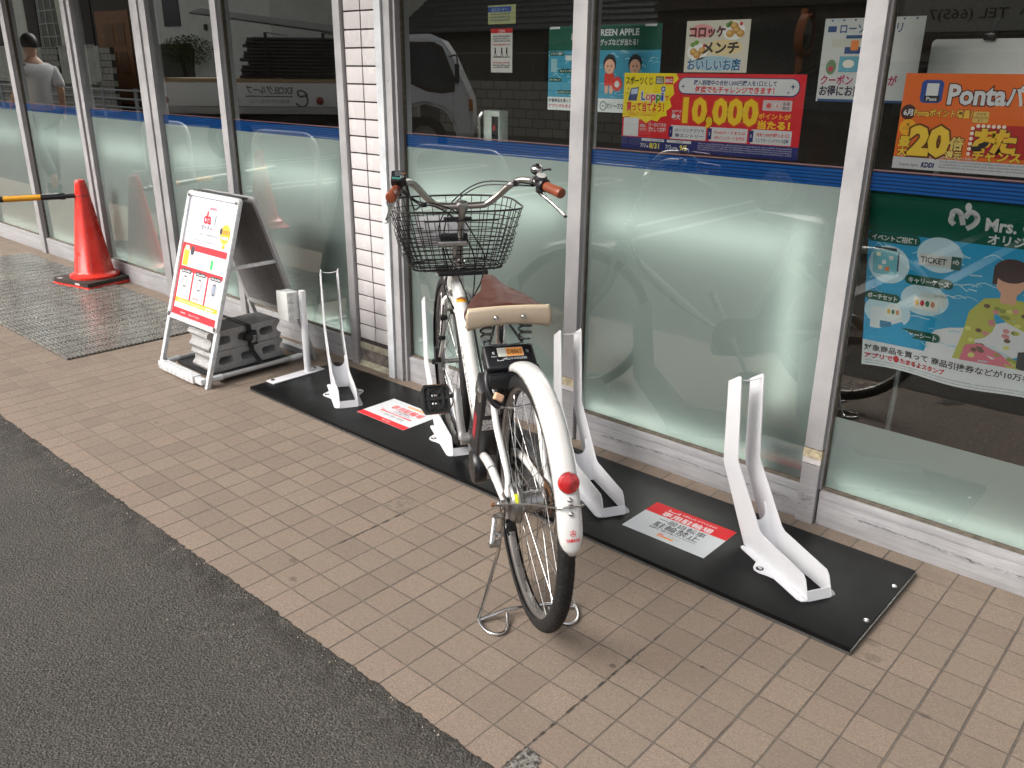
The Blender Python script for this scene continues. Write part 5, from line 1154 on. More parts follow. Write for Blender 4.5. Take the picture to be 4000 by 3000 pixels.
m = MB(); m.rbox(-0.095, -0.040, 0.030, 0.056, 0.110, 0.150, 0.006, bt); m.lathe([(0.010, 0), (0.010, 0.004), (0.006, 0.005), (0, 0.005)], bt @ Vector((-0.072, 0.0562, 0.135)), (0, 1, 0), 18); part(m, 'battery_latch', M_DULL, bat)
m = MB(); m.rbox(0.405, 0.600, -0.055, 0.052, 0.225, 0.315, 0.022); m.rbox(0.36, 0.45, -0.045, 0.045, 0.29, 0.345, 0.015); du = part(m, 'drive_unit', simple('drive_alloy', (0.40, 0.40, 0.41), 0.4, 0.7, var=0.1))
m = MB(); m.lathe([(0.052, -0.020), (0.055, 0.0), (0.054, 0.010), (0.048, 0.017), (0, 0.019)], (0.430, 0.054, 0.268), (0, 1, 0), 36); m.rbox(0.445, 0.535, 0.030, 0.062, 0.30, 0.355, 0.010); part(m, 'motor_cover', M_BLK, du)
bb_ = Vector((0.520, 0, 0.322))
m = MB(); m.tube([bb_ + Vector((0, -0.075, 0)), bb_ + Vector((0, 0.078, 0))], 0.0115, 16); ca_ = part(m, 'crank_axle', M_DULL)
M_CRK = simple('satin_alloy', (0.50, 0.49, 0.48), 0.33, 0.75, var=0.03, vscale=10, rvar=0.03)
def crank(s_, tip, name):
    b0 = bb_ + Vector((0, s_ * 0.078, 0)); t1 = Vector(tip); m = MB()
    m.tube([b0 - Vector((0, s_ * 0.016, 0)), b0 + Vector((0, s_ * 0.010, 0))], 0.0185, 18)
    m.tube(fcrv([b0, b0.lerp(t1, 0.25) + Vector((0, s_ * 0.004, 0)), b0.lerp(t1, 0.75) + Vector((0, s_ * 0.002, 0)), t1], 5), [0.0165] * 3 + [0.0135] * 9 + [0.0115] * 3 + [0.0125], 16, flat_=(0.75, 1.0))
    c = part(m, 'crank_arm', M_CRK); return c, t1
def pedal(c, t1, s_, tilt):
    mt = Matrix.Translation(t1 + Vector((0, s_ * 0.062, -0.012))) @ Matrix.Rotation(tilt, 4, 'Y')
    m = MB(); m.tube([t1 + Vector((0, s_ * 0.008, -0.003)), t1 + Vector((0, s_ * 0.030, -0.008))], 0.0065, 10); m.tube([mt @ Vector((0, -0.040, 0)), mt @ Vector((0, 0.040, 0))], 0.010, 12)
    sp_ = [(-0.046, 0.036), (-0.034, 0.043), (0.034, 0.043), (0.046, 0.036), (0.046, -0.036), (0.034, -0.043), (-0.034, -0.043), (-0.046, -0.036)]
    n = 8; ins = [(x * 0.86, y * 0.86) for x, y in sp_]; vs = []
    for z_, pp in ((-0.012, sp_), (0.012, sp_), (0.012, ins), (-0.012, ins)): vs += [mt @ Vector((x, y, z_)) for x, y in pp]
    m.add(vs, [(a * n + k, a * n + (k + 1) % n, ((a + 1) % 4) * n + (k + 1) % n, ((a + 1) % 4) * n + k) for a in range(4) for k in range(n)])
    for y in (-0.022, 0.022): m.rbox(-0.040, 0.040, y - 0.004, y + 0.004, -0.009, 0.009, 0.001, mt)
    m.rbox(-0.042, 0.042, -0.039, -0.014, -0.006, 0.006, 0.001, mt); m.rbox(-0.042, 0.042, 0.014, 0.039, -0.006, 0.006, 0.001, mt); m.rbox(-0.042, -0.016, -0.039, 0.039, -0.0055, 0.0055, 0.001, mt); m.rbox(0.016, 0.042, -0.039, 0.039, -0.0055, 0.0055, 0.001, mt)
    for sg_ in (1, -1):
        for cy in (-0.030, 0.0, 0.030):
            arc = [mt @ Vector((0.036 * math.cos(a), cy + 0.026 * math.sin(a), sg_ * 0.0095)) for a in [PI * k / 10 * 2 for k in range(11)]]
            m.tube(arc, 0.0014, 5)
    p_ = part(m, 'pedal', M_BLKRUB)
    m = MB(); m.rbox(0.0445, 0.0475, -0.024, 0.024, -0.004, 0.006, 0.001, mt); m.rbox(-0.0475, -0.0445, -0.024, 0.024, -0.004, 0.006, 0.001, mt); part(m, 'pedal_reflector', simple('amber', (0.75, 0.25, 0.01), 0.2, coat=0.8), p_)
c, t1 = crank(1, (0.590, 0.086, 0.466), 'l'); pedal(c, t1 + Vector((0, 0.004, -0.020)), 1, math.radians(-62))
c, t1 = crank(-1, (0.450, -0.086, 0.178), 'r'); pedal(c, t1, -1, math.radians(10))
# chain with its dark guard on the right
m = MB(); g0, g1 = Vector((0.0, 0, 0.366)), bb_; up = []
for k in range(13): a = math.radians(90 + 180 * k / 12); up.append((g0.x + 0.052 * math.cos(a), g0.z + 0.052 * math.sin(a)))
for k in range(13): a = math.radians(-90 + 180 * k / 12); up.append((g1.x + 0.085 * math.cos(a), g1.z + 0.085 * math.sin(a)))
m.prism(up[13 - 4:] + [(0.20, 0.415)], -0.064, -0.060, 1); part(m, 'chain_guard', simple('chain_guard_grey', (0.055, 0.057, 0.06), 0.4))
m = MB(); cp = [(g0.x + 0.044 * math.cos(math.radians(90 + 180 * k / 14)), -0.0445, g0.z + 0.044 * math.sin(math.radians(90 + 180 * k / 14))) for k in range(15)] + [(g1.x + 0.06 * math.cos(math.radians(-90 + 180 * k / 14)), -0.0445, g1.z + 0.06 * math.sin(math.radians(-90 + 180 * k / 14))) for k in range(15)]
P_ = [Vector(p) for p in cp]; P_.append(P_[0]); tot = 0; out = MB(); step = 0.0127; nxt = 0.0
for i in range(len(P_) - 1):
    a, b_ = P_[i], P_[i + 1]; L_ = (b_ - a).length
    while nxt <= tot + L_:
        t = (nxt - tot) / L_; p = a.lerp(b_, t); d_ = (b_ - a).normalized(); out.tube([p - d_ * 0.0052, p + d_ * 0.0052], 0.0034, 6, flat_=(1.0, 0.9)); nxt += step
    tot += L_
part(out, 'chain', simple('oiled_chain', (0.075, 0.045, 0.03), 0.5, 0.5, var=0.4))
# --- lock and controller
lk = Matrix.Translation((0.228, 0.004, 0.668)) @ Matrix.Rotation(math.radians(-34), 4, 'Y')
m = MB(); m.rbox(-0.036, 0.046, -0.070, 0.070, -0.026, 0.022, 0.010, lk, 3); lock = part(m, 'lock_unit', M_BLK)
m = MB()
# apron curving down from the box and the horseshoe ring round the tyre
for s_ in (1, -1):
    ap = fcrv([(0.216, s_ * 0.064, 0.655), (0.196, s_ * 0.073, 0.632), (0.178, s_ * 0.071, 0.602), (0.168, s_ * 0.060, 0.578), (0.162, s_ * 0.046, 0.566)], 5)
    m.tube(ap, 0.0125, 12, flat_=(1.0, 0.8))
m.rbox(0.170, 0.235, -0.072, 0.072, 0.610, 0.652, 0.012)
part(m, 'lock_body', M_BLK, lock)
m = MB(); m.tube([(0.162, 0.046, 0.566), (0.158, 0.0, 0.562), (0.162, -0.046, 0.566)], 0.0042, 12); part(m, 'shackle', M_CHR, lock)
m = MB(); km = Matrix.Translation((0.158, 0.050, 0.596)) @ Matrix.Rotation(0.5, 4, 'X') @ Matrix.Rotation(0.4, 4, 'Y'); m.rbox(-0.007, 0.007, -0.013, 0.013, -0.010, 0.010, 0.004, km, 3); part(m, 'lock_knob', simple('peach_plastic', (0.78, 0.47, 0.30), 0.4), lock)
pl = Print(lk @ Vector((-0.034, 0.066, 0.0222)), lk.to_3x3() @ Vector((0, -1, 0)), lk.to_3x3() @ Vector((1, 0, 0)), lock, 0.0003)
pl.rect(0.033, 0.104, 0.036, 0.066, (0.62, 0.62, 0.55), 1, 0.002); pl.rect(0.057, 0.103, 0.037, 0.065, srgb(246, 168, 92), 2)
pl.text('D8865', 0.0600, 0.0435, 0.0150, (0.02, 0.010, 0.008), 3, 0.0, 0.040)
pl.text('RETURN', 0.0145, 0.036, 0.0036, (0.7, 0.72, 0.72), 1, 0.01, 0.014); pl.text('C', 0.018, 0.046, 0.0075, (0.7, 0.7, 0.68), 1, 0.04)
pl.text('HELLO CYCLING', 0.047, 0.0255, 0.0066, (0.75, 0.78, 0.78), 1, 0.0, 0.063)
bikelogo(pl, 0.028, 0.022, 0.017, (0.75, 0.78, 0.78), 1)
for k in range(3): pl.rect(0.112, 0.119, 0.046 + k * 0.004, 0.0475 + k * 0.004, (0.35, 0.36, 0.36), 1)
pl.build()
# --- rear stand
m = MB(); Z0 = 0.0058
legL = fcrv([(0.012, 0.074, 0.320), (0.040, 0.072, 0.255), (0.048, 0.074, 0.205), (0.052, 0.080, 0.170), (0.046, 0.100, 0.105), (0.034, 0.122, 0.040), (0.026, 0.134, Z0 + 0.004)], 5)
legR = [(p.x, -p.y - 0.006, p.z) for p in legL]
m.tube(legL, 0.0052, 12); m.tube(legR, 0.0052, 12)
m.tube([(0.018, 0.130, Z0 + 0.004), (0.028, 0.060, Z0 + 0.018), (0.026, 0, Z0 + 0.020), (0.028, -0.060, Z0 + 0.018), (0.018, -0.140, Z0 + 0.004)], 0.0048, 12)
for s_, o_ in ((1, 0.0), (-1, -0.006)):
    m.tube(fcrv([(0.026, s_ * 0.134 + o_, Z0 + 0.002), (-0.004, s_ * 0.132 + o_, Z0), (-0.034, s_ * 0.120 + o_, Z0), (-0.048, s_ * 0.100 + o_, Z0), (-0.040, s_ * 0.076 + o_, Z0), (-0.012, s_ * 0.062 + o_, Z0), (0.020, s_ * 0.056 + o_, Z0 + 0.012)], 6), 0.0046, 12)
ks = part(m, 'rear_stand', M_CHR)
m = MB(); m.prism([(-0.012, 0.350), (0.014, 0.352), (0.034, 0.290), (0.052, 0.240), (0.040, 0.232), (0.018, 0.270)], 0.068, 0.073, 1); m.prism([(0.000, 0.330), (0.022, 0.300), (0.060, 0.262), (0.066, 0.250), (0.045, 0.245), (0.010, 0.290)], 0.0735, 0.078, 1); m.tube([(0.046, 0.062, 0.250), (0.046, 0.092, 0.250)], 0.008, 12); part(m, 'stand_bracket', M_CHR, ks)
m = MB(); pts = []
A0, B0 = Vector((0.020, 0.090, 0.318)), Vector((0.030, 0.096, 0.238)); dd = (B0 - A0); ux = dd.normalized(); vx = ux.cross(Vector((0, 1, 0))).normalized(); wx = ux.cross(vx)
for k in range(0, 22 * 10 + 1):
    a = 2 * PI * k / 10; q = k / 220; pts.append(A0 + dd * q + vx * (0.0062 * math.cos(a)) + wx * (0.0062 * math.sin(a)))
m.tube(pts, 0.0011, 5); part(m, 'stand_spring', M_STEEL, ks)
m = MB(); m.rbox(0.020, 0.042, 0.076, 0.104, 0.226, 0.238, 0.003); m.rbox(0.010, 0.028, 0.074, 0.096, 0.318, 0.325, 0.003); part(m, 'spring_tab', M_DULL, ks)
m = MB(); m.tube(fcrv([(0.012, 0.060, 0.312), (-0.006, 0.066, 0.296), (-0.014, 0.060, 0.280)], 4), 0.003, 8); m.rbox(-0.010, 0.016, 0.040, 0.062, 0.286, 0.312, 0.004); part(m, 'brake_cable_end', M_CABLE)
# ------------------------------------------------------------------ posters in the windows
W8 = (0.74, 0.74, 0.75); K0 = (0.012, 0.011, 0.014)
def poster(name, label, x, z, y, wd, ht, base, lean=0.0, bend=None, cat='poster', top=None):
    V = Vector((0, lean, 1)).normalized()
    r = empty(name, (0, 0, 0), 0, label, cat)
    O = Vector((x, y, z)); n = 12; m = MB()
    p = Print(O, (1, 0, 0), V, None, 0.0003, bend)
    nx, nz = 24, 24
    g = [[p.P(wd * i / nx, ht * j / nz, 0) for j in range(nz + 1)] for i in range(nx + 1)]
    vs = [q for c in g for q in c]
    m.add(vs, [(i * (nz + 1) + j, (i + 1) * (nz + 1) + j, (i + 1) * (nz + 1) + j + 1, i * (nz + 1) + j + 1) for i in range(nx) for j in range(nz)], True)
    sh = m.build('sheet', flat('paper_' + str(len(bpy.data.materials)), base, 0.35), r); p.parent = sh
    return p
YP = 1.5285
# lottery campaign, right half of the pane behind the rightmost racks
lw, lh = 0.652, 0.248
p = poster('lottery_poster', 'red and yellow sports lottery poster between the two right mullions, just above the blue stripes', -0.828, 1.153, YP, lw, lh, srgb(226, 40, 50))
YE, RD, NV = srgb(250, 226, 30), srgb(222, 36, 46), srgb(28, 34, 108)
p.rect(0, lw, 0, lh * .16, NV, 1)
p.poly([(0, lh * .42), (0, lh), (lw * .315, lh), (lw * .33, lh * .93), (lw * .30, lh * .86), (lw * .31, lh * .74), (lw * .285, lh * .68), (lw * .30, lh * .58), (lw * .27, lh * .52), (lw * .275, lh * .46), (lw * .24, lh * .44), (lw * .22, lh * .38), (lw * .18, lh * .40), (lw * .15, lh * .35), (lw * .12, lh * .40), (lw * .07, lh * .38), (lw * .04, lh * .43)], YE, 1)
p.text('スポーツくじ', lw * .012, lh * .855, 0.025, K0, 2, .02, lw * .165)
p.rect(lw * .195, lw * .245, lh * .86, lh * .96, srgb(120, 110, 70), 2); p.rect(lw * .25, lw * .30, lh * .86, lh * .96, RD, 2)
p.text('MEGA', lw * .22, lh * .92, 0.006, W8, 3, .01, lw * .035, 'C'); p.text('BIG', lw * .22, lh * .875, 0.009, W8, 3, .02, lw * .035, 'C'); p.text('BIG', lw * .275, lh * .885, 0.011, W8, 3, .03, lw * .04, 'C')
p.poly([(lw * .03, lh * .64), (lw * .045, lh * .80), (lw * .095, lh * .82), (lw * .085, lh * .64)], srgb(40, 60, 120), 2); p.poly([(lw * .045, lh * .72), (lw * .05, lh * .79), (lw * .09, lh * .80), (lw * .088, lh * .73)], srgb(190, 205, 230), 3)
xx = lw * .115
for ch, cc, wd in (('L', srgb(30, 70, 190), .022), ('o', srgb(240, 120, 30), .028), ('p', srgb(220, 50, 130), .026), ('p', srgb(60, 150, 60), .026), ('i', srgb(30, 70, 190), .010)):
    p.text(ch, xx, lh * .655, 0.026, cc, 4, .03, lw * wd, outline=W8, ow=.07); xx += lw * (wd + .005)
p.disc(lw * .245, lh * .80, 0.009, 0.009, srgb(40, 90, 190), 3); p.disc(lw * .245, lh * .80, 0.0045, 0.0045, W8, 4)
p.text('で', lw * .255, lh * .66, 0.016, RD, 3, .02)
p.text('買って当てよう！', lw * .025, lh * .515, 0.027, RD, 3, .035, lw * .23)
p.text('※WINNER、スポーツくじオフィシャルサイトで', lw * .03, lh * .475, 0.006, RD, 3, .0, lw * .19); p.text('事前予約したくじの決済は対象外です。', lw * .045, lh * .445, 0.006, RD, 3, .0, lw * .165)
p.rect(lw * .01, lw * .105, lh * .17, lh * .415, W8, 2)
p.text('詳細は', lw * .115, lh * .30, 0.009, W8, 3, .02, lw * .035); p.text('コチラ！', lw * .115, lh * .25, 0.009, W8, 3, .02, lw * .04)
p.text('①〜③の条件を', lw * .17, lh * .315, 0.012, W8, 3, .02, lw * .105); p.text('満たして応募！', lw * .17, lh * .25, 0.013, W8, 3, .02, lw * .105)
p.rect(lw * .33, lw * .975, lh * .74, lh * .955, NV, 2, lh * .105); p.rect(lw * .335, lw * .97, lh * .755, lh * .945, W8, 3, lh * .09)
p.text('購入期間中の合計1,000円購入を1口として', lw * .64, lh * .865, 0.014, NV, 4, .02, lw * .44, 'C'); p.text('何度でもチャレンジできます！', lw * .64, lh * .775, 0.018, RD, 4, .03, lw * .42, 'C')
for sx, sy, ss in ((.36, .84, 1), (.94, .86, 1.2), (.92, .79, .7), (.03, .80, .6), (.025, .74, .5)):
    cx, cy, r_ = lw * sx, lh * sy, 0.008 * ss; p.poly([(cx, cy + r_), (cx + r_ * .2, cy + r_ * .2), (cx + r_, cy), (cx + r_ * .2, cy - r_ * .2), (cx, cy - r_), (cx - r_ * .2, cy - r_ * .2), (cx - r_, cy), (cx - r_ * .2, cy + r_ * .2)], NV, 5)
p.text('抽選で', lw * .305, lh * .50, 0.010, (.75, .6, .6), 3, .02, lw * .055); p.text('最大', lw * .305, lh * .425, 0.016, W8, 3, .03, lw * .05)
p.text('10,000', lw * .375, lh * .40, 0.072, srgb(252, 205, 30), 3, .05, lw * .40, outline=srgb(226, 70, 30), ow=.05)
p.rect(lw * .80, lw * .945, lh * .575, lh * .70, (.70, .55, .56), 2, .003); p.text('会員', lw * .90, lh * .645, 0.009, K0, 3, .01, lw * .035); p.text('限定', lw * .90, lh * .595, 0.009, K0, 3, .01, lw * .035); p.disc(lw * .83, lh * .635, .008, .008, srgb(230, 90, 90), 3); p.disc(lw * .87, lh * .635, .008, .008, W8, 3); p.text('d', lw * .866, lh * .615, .011, RD, 4, .02)
p.text('ポイントが', lw * .785, lh * .48, 0.015, srgb(255, 180, 30), 3, .04, lw * .16); p.text('当たる！', lw * .785, lh * .365, 0.022, srgb(255, 205, 30), 3, .05, lw * .16)
for k, (a, b_) in enumerate((('ローソンアプリで', '要エントリー'), ('Pontaカードまたは', 'dポイントカードを提示'), ('合計1,000円購入を1口', 'としてローソンアプリで応募'))):
    x0 = lw * (.305 + .225 * k); p.rect(x0, x0 + lw * .205, lh * .17, lh * .345, W8, 2, .002); p.rect(x0 - lw * .012, x0 + lw * .012, lh * .19, lh * .33, NV, 3); p.text('123'[k], x0, lh * .245, .009, W8, 4, .01, None, 'C')
    p.text(a, x0 + lw * .11, lh * .268, .010, (NV, RD, RD)[k], 3, .02, lw * .165, 'C'); p.text(b_, x0 + lw * .11, lh * .20, .010, (NV, RD, NV)[k], 3, .02, lw * .165, 'C')
p.rect(lw * .13, lw * .27, lh * .115, lh * .15, W8, 2, .003); p.text('エントリー・スポーツくじ購入期間', lw * .20, lh * .122, .005, NV, 3, .0, lw * .12, 'C'); p.rect(lw * .285, lw * .43, lh * .115, lh * .15, W8, 2, .003); p.text('応募期間', lw * .36, lh * .122, .005, NV, 3, .0, lw * .04, 'C')
p.text('7/1', lw * .125, lh * .03, .013, W8, 3, .01); p.text('▶', lw * .165, lh * .03, .008, W8, 3); p.text('8/31', lw * .182, lh * .025, .017, srgb(250, 235, 60), 3, .02)
p.text('7/3', lw * .28, lh * .03, .013, W8, 3, .01); p.text('16時▶', lw * .315, lh * .03, .008, W8, 3, .01); p.text('9/5', lw * .365, lh * .025, .016, srgb(250, 235, 60), 3, .02)
for k in range(4): p.greek(lw * .47, lw * .97, lh * (.125 - .026 * k), .0035, (.45, .45, .6))
p.build()
# points campaign, right edge
pw, ph = 0.475, 0.252; ORN = srgb(240, 112, 34)
p = poster('points_poster', 'orange points campaign poster on the far right pane, above the concert poster', 0.1065, 1.1555, YP, pw, ph, ORN)
p.rect(0, pw, 0, ph * .125, (.66, .66, .68), 1)
p.rect(pw * .095, pw * .215, ph * .70, ph * .935, srgb(36, 70, 150), 2, .012); p.rect(pw * .125, pw * .19, ph * .745, ph * .90, W8, 3); p.rect(pw * .12, pw * .20, ph * .715, ph * .775, K0, 4); p.text('Pass', pw * .16, ph * .725, .009, W8, 5, .02, pw * .055, 'C')
p.text('Ponta', pw * .25, ph * .70, .048, W8, 4, .035, pw * .29, outline=srgb(90, 30, 20), ow=.045); p.text('パス', pw * .55, ph * .70, .048, W8, 4, .035, pw * .16, outline=srgb(90, 30, 20), ow=.045)
p.disc(pw * .045, ph * .60, .020, .020, srgb(70, 22, 14), 2); p.text('6月', pw * .045, ph * .57, .016, W8, 3, .03, pw * .05, 'C')
p.text('Pontaポイント増量！', pw * .08, ph * .565, .019, srgb(250, 200, 60), 4, .03, pw * .31, outline=srgb(80, 28, 12), ow=.05)
p.rect(pw * .395, pw * .475, ph * .52, ph * .63, srgb(230, 190, 90), 3, .003); p.text('2025年', pw * .435, ph * .595, .006, K0, 4, .0, pw * .05, 'C'); p.text('6月30日(月)', pw * .435, ph * .56, .006, K0, 4, .0, pw * .07, 'C'); p.text('まで', pw * .435, ph * .53, .006, K0, 4, .0, pw * .025, 'C')
p.disc(pw * .055, ph * .44, .022, .022, srgb(250, 180, 30), 2); p.text('要', pw * .055, ph * .455, .008, K0, 3, .0, None, 'C'); p.text('エントリー', pw * .055, ph * .415, .008, K0, 3, .0, pw * .05, 'C')
p.text('最', pw * .02, ph * .245, .026, srgb(252, 210, 60), 4, .04, outline=srgb(70, 30, 10), ow=.05); p.text('大', pw * .02, ph * .145, .022, srgb(252, 210, 60), 4, .04, outline=srgb(70, 30, 10), ow=.05)
p.text('20', pw * .085, ph * .17, .070, srgb(252, 208, 60), 4, .06, pw * .20, outline=srgb(110, 60, 12), ow=.05)
p.text('倍', pw * .30, ph * .24, .030, srgb(235, 205, 110), 4, .04, outline=srgb(70, 30, 10), ow=.05); p.text('還元', pw * .285, ph * .145, .018, srgb(252, 225, 120), 4, .03, outline=srgb(70, 30, 10), ow=.05)
p.rect(pw * .395, pw * .72, ph * .17, ph * .50, srgb(190, 30, 24), 2, .02)
for k in range(12): p.disc(pw * (.405 if k < 6 else .405 + .026 * (k - 5)), ph * (.20 + .052 * k if k < 6 else .485), .0048, .0048, srgb(255, 235, 215), 3)
p.text('あ', pw * .425, ph * .245, .054, srgb(246, 196, 50), 4, .07, outline=K0, ow=.03); p.text('た', pw * .52, ph * .245, .054, srgb(246, 196, 50), 4, .07, outline=K0, ow=.03); p.text('チャンス', pw * .43, ph * .145, .024, srgb(246, 196, 50), 4, .05, pw * .24, outline=K0, ow=.03)
p.text('au PAY(コード支払い)で200円(税抜)以上の決済を月に15回以上のご利用の場合', pw * .018, ph * .135, .0065, W8, 3, .01, pw * .44)
p.text('Tomorrow, Together', pw * .04, ph * .035, .007, NV, 3, .0, pw * .11, italic=.2); p.text('KDDI', pw * .165, ph * .03, .013, srgb(26, 28, 100), 3, .05, pw * .07, italic=.15)
for k in range(3): p.greek(pw * .26, pw * .9, ph * (.095 - .03 * k), .004, (.25, .25, .3))
p.build()
# concert goods poster, far right pane, big one with a curled lower edge
cw, chh = 0.86, 0.585; GRN = srgb(0, 84, 66); CY = srgb(38, 164, 214)
_bd = lambda x, y: -0.0 - 0.012 * math.sin(x * 16) * max(0, 1 - y / 0.2) ** 1.5
p = poster('concert_poster', 'large green and blue concert goods poster, its lower edge curling, on the far right pane', 0.056, 0.5145, 1.690, cw, chh + 0.025, srgb(232, 232, 236), -0.268, _bd)
H_ = chh + 0.025; FR = lambda v: H_ * v
def watery(p, x0, x1, y0, y1, seed, lay=2, n=34, s=1.0):
    r_ = random.Random(seed)
    for i in range(n):
        cx, cy = r_.uniform(x0, x1), r_.uniform(y0, y1); L_ = r_.uniform(.02, .06) * s; a = r_.uniform(-.5, .5); t = r_.uniform(.0009, .0022) * s; pts = []
        for k in range(7): u_ = k / 6 - .5; pts.append((cx + L_ * u_, cy + L_ * .5 * math.sin(u_ * 5 + a * 6) * a))
        if min(q[0] for q in pts) < x0 or max(q[0] for q in pts) > x1 or min(q[1] for q in pts) < y0 or max(q[1] for q in pts) > y1: continue
        for k in range(6): p.poly([(pts[k][0], pts[k][1] - t), (pts[k + 1][0], pts[k + 1][1] - t), (pts[k + 1][0], pts[k + 1][1] + t), (pts[k][0], pts[k][1] + t)], (.45, .72, .82), lay)
p.rect(0, cw, FR(.765), H_, GRN, 1); p.rect(0, cw, FR(.155), FR(.765), CY, 1); watery(p, 0.0, cw, FR(.16), FR(.76), 4, 2, 90)
def mlogo(p, cx, cy, s, col, lay):
    p.disc(cx + .05 * s, cy + .36 * s, .10 * s, .15 * s, col, lay, 16); 
    t = .085 * s
    for pts in ([(-.42, -.02), (-.40, .14), (-.28, .20), (-.16, .10), (-.10, -.08), (-.06, -.24)], [(-.02, -.02), (.06, .14), (.18, .20), (.32, .10), (.34, -.08), (.22, -.26), (.08, -.36)], [(-.42, -.02), (-.44, -.16), (-.34, -.26)]):
        q = [Vector((cx + a * s, cy + b_ * s, 0)) for a, b_ in pts]; q = smoothpath(q, 4)
        for k in range(len(q) - 1):
            d_ = (q[k + 1] - q[k]).normalized(); n_ = Vector((-d_.y, d_.x, 0)) * t; p.poly([tuple((q[k] - n_)[:2]), tuple((q[k + 1] + d_ * t * .3 - n_)[:2]), tuple((q[k + 1] + d_ * t * .3 + n_)[:2]), tuple((q[k] + n_)[:2])], col, lay)
mlogo(p, .262, FR(.885), .085, W8, 3)
p.text('Mrs. GREEN APPLE', .315, FR(.835), .036, W8, 3, .03, .36); p.text('オリジナルグッズなどが当たる！', .325, FR(.775), .028, W8, 3, .03, .46)
def pill(p, x0, y0, w_, h_, txt): p.rect(x0, x0 + w_, y0, y0 + h_, GRN, 4, h_ * .45); p.text(txt, x0 + w_ * .5, y0 + h_ * .24, h_ * .55, W8, 5, .03, w_ * .84, 'C')
for cx, cy, r1, r2 in ((.065, .60, .060, .062), (.205, .685, .062, .055), (.175, .44, .068, .052), (.07, .34, .07, .055)): p.disc(cx, FR(cy) , r1, r2, srgb(200, 228, 240), 3, 28)
pill(p, -.0, FR(.715), .150, FR(.05), 'イベントご招待！'); pill(p, .115, FR(.515), .135, FR(.05), 'キャリーケース'); pill(p, .0, FR(.395), .105, FR(.048), 'ポーチセット'); pill(p, .095, FR(.215), .135, FR(.05), 'レジャーシート')
p.rect(.150, .265, FR(.625), FR(.685), (.62, .64, .62), 4); p.text('TICKET', .190, FR(.640), .018, (.05, .07, .06), 5, .03, .070, 'C'); p.rect(.238, .265, FR(.622), FR(.688), (.02, .10, .08), 5); mlogo(p, .2515, FR(.66), .018, W8, 6)
p.rect(.018, .090, FR(.545), FR(.680), srgb(120, 190, 205), 4, .008); p.rect(.022, .086, FR(.675), FR(.690), (.05, .06, .07), 4, .002); p.rect(.090, .094, FR(.57), FR(.67), (.04, .05, .06), 4)
for q in ((.028, .64, srgb(240, 240, 210)), (.045, .60, srgb(230, 235, 240)), (.065, .625, W8), (.055, .565, srgb(235, 130, 70)), (.035, .57, srgb(240, 220, 200))): p.rect(q[0], q[0] + .012, FR(q[1]), FR(q[1] + .022), q[2], 5)
p.rect(.145, .215, FR(.385), FR(.455), srgb(236, 240, 236), 5, .003); p.rect(.165, .235, FR(.415), FR(.485), srgb(210, 222, 220), 4, .003); p.text('GREEN', .200, FR(.465), .008, (.1, .2, .15), 5)
for k in range(4): p.disc(.155 + .015 * k, FR(.422), .006, .010, (srgb(240, 190, 60), srgb(210, 60, 60), srgb(60, 120, 90), srgb(220, 150, 110))[k], 6, 10)
p.rect(.020, .115, FR(.235), FR(.36), srgb(225, 232, 236), 4); p.rect(.05, .085, FR(.245), FR(.285), srgb(60, 130, 170), 5, .002); p.disc(.088, FR(.345), .026, .028, srgb(232, 238, 238), 5)
for k in range(3): p.disc(.075 + .013 * k, FR(.345), .005, .009, (srgb(240, 190, 60), srgb(90, 130, 90), srgb(220, 150, 110))[k], 6, 10)
# plain figure of a performer in a yellow-green patterned shirt
SK = srgb(232, 178, 150)
p.poly([(.27, FR(.155)), (.29, FR(.30)), (.30, FR(.42)), (.335, FR(.50)), (.375, FR(.515)), (.43, FR(.515)), (.475, FR(.49)), (.505, FR(.38)), (.51, FR(.22)), (.50, FR(.155))], srgb(196, 196, 90), 4)
for k in range(40): a, b_ = random.Random(k).uniform(.30, .49), random.Random(k + 99).uniform(.18, .47); p.disc(a, FR(b_), .009, .007, random.Random(k).choice([srgb(226, 226, 130), srgb(120, 90, 70), srgb(226, 150, 150), srgb(150, 160, 70)]), 5, 8)
p.rect(.375, .415, FR(.49), FR(.56), SK, 5, .004); p.disc(.395, FR(.61), .038, .050, SK, 6); p.disc(.395, FR(.655), .046, .036, srgb(70, 50, 50), 7); p.rect(.350, .362, FR(.58), FR(.66), srgb(70, 50, 50), 7, .003)
p.poly([(.29, FR(.155)), (.30, FR(.24)), (.34, FR(.26)), (.40, FR(.22)), (.44, FR(.155))], srgb(225, 120, 140), 6); p.poly([(.44, FR(.155)), (.44, FR(.25)), (.50, FR(.28)), (.51, FR(.155))], (.03, .03, .035), 6)
p.disc(.62, FR(.45), .07, .08, srgb(230, 60, 60), 3); p.disc(.62, FR(.45), .03, .035, CY, 4)
p.text('対象商品を買って 商品引換券などが10万名様以上に当たる！', .006, FR(.095), .022, (.05, .04, .05), 3, .02, .66)
p.text('アプリで', .008, FR(.048), .018, srgb(205, 30, 50), 3, .04, .085); p.disc(.105, FR(.065), .009, .013, srgb(205, 30, 50), 3); p.text('たまるよスタンプ', .118, FR(.048), .018, srgb(205, 30, 50), 3, .04, .135)
p.greek(.01, .58, FR(.012), .004, (.3, .3, .32)); p.greek(.01, .5, FR(.028), .004, (.3, .3, .32))
p.build()
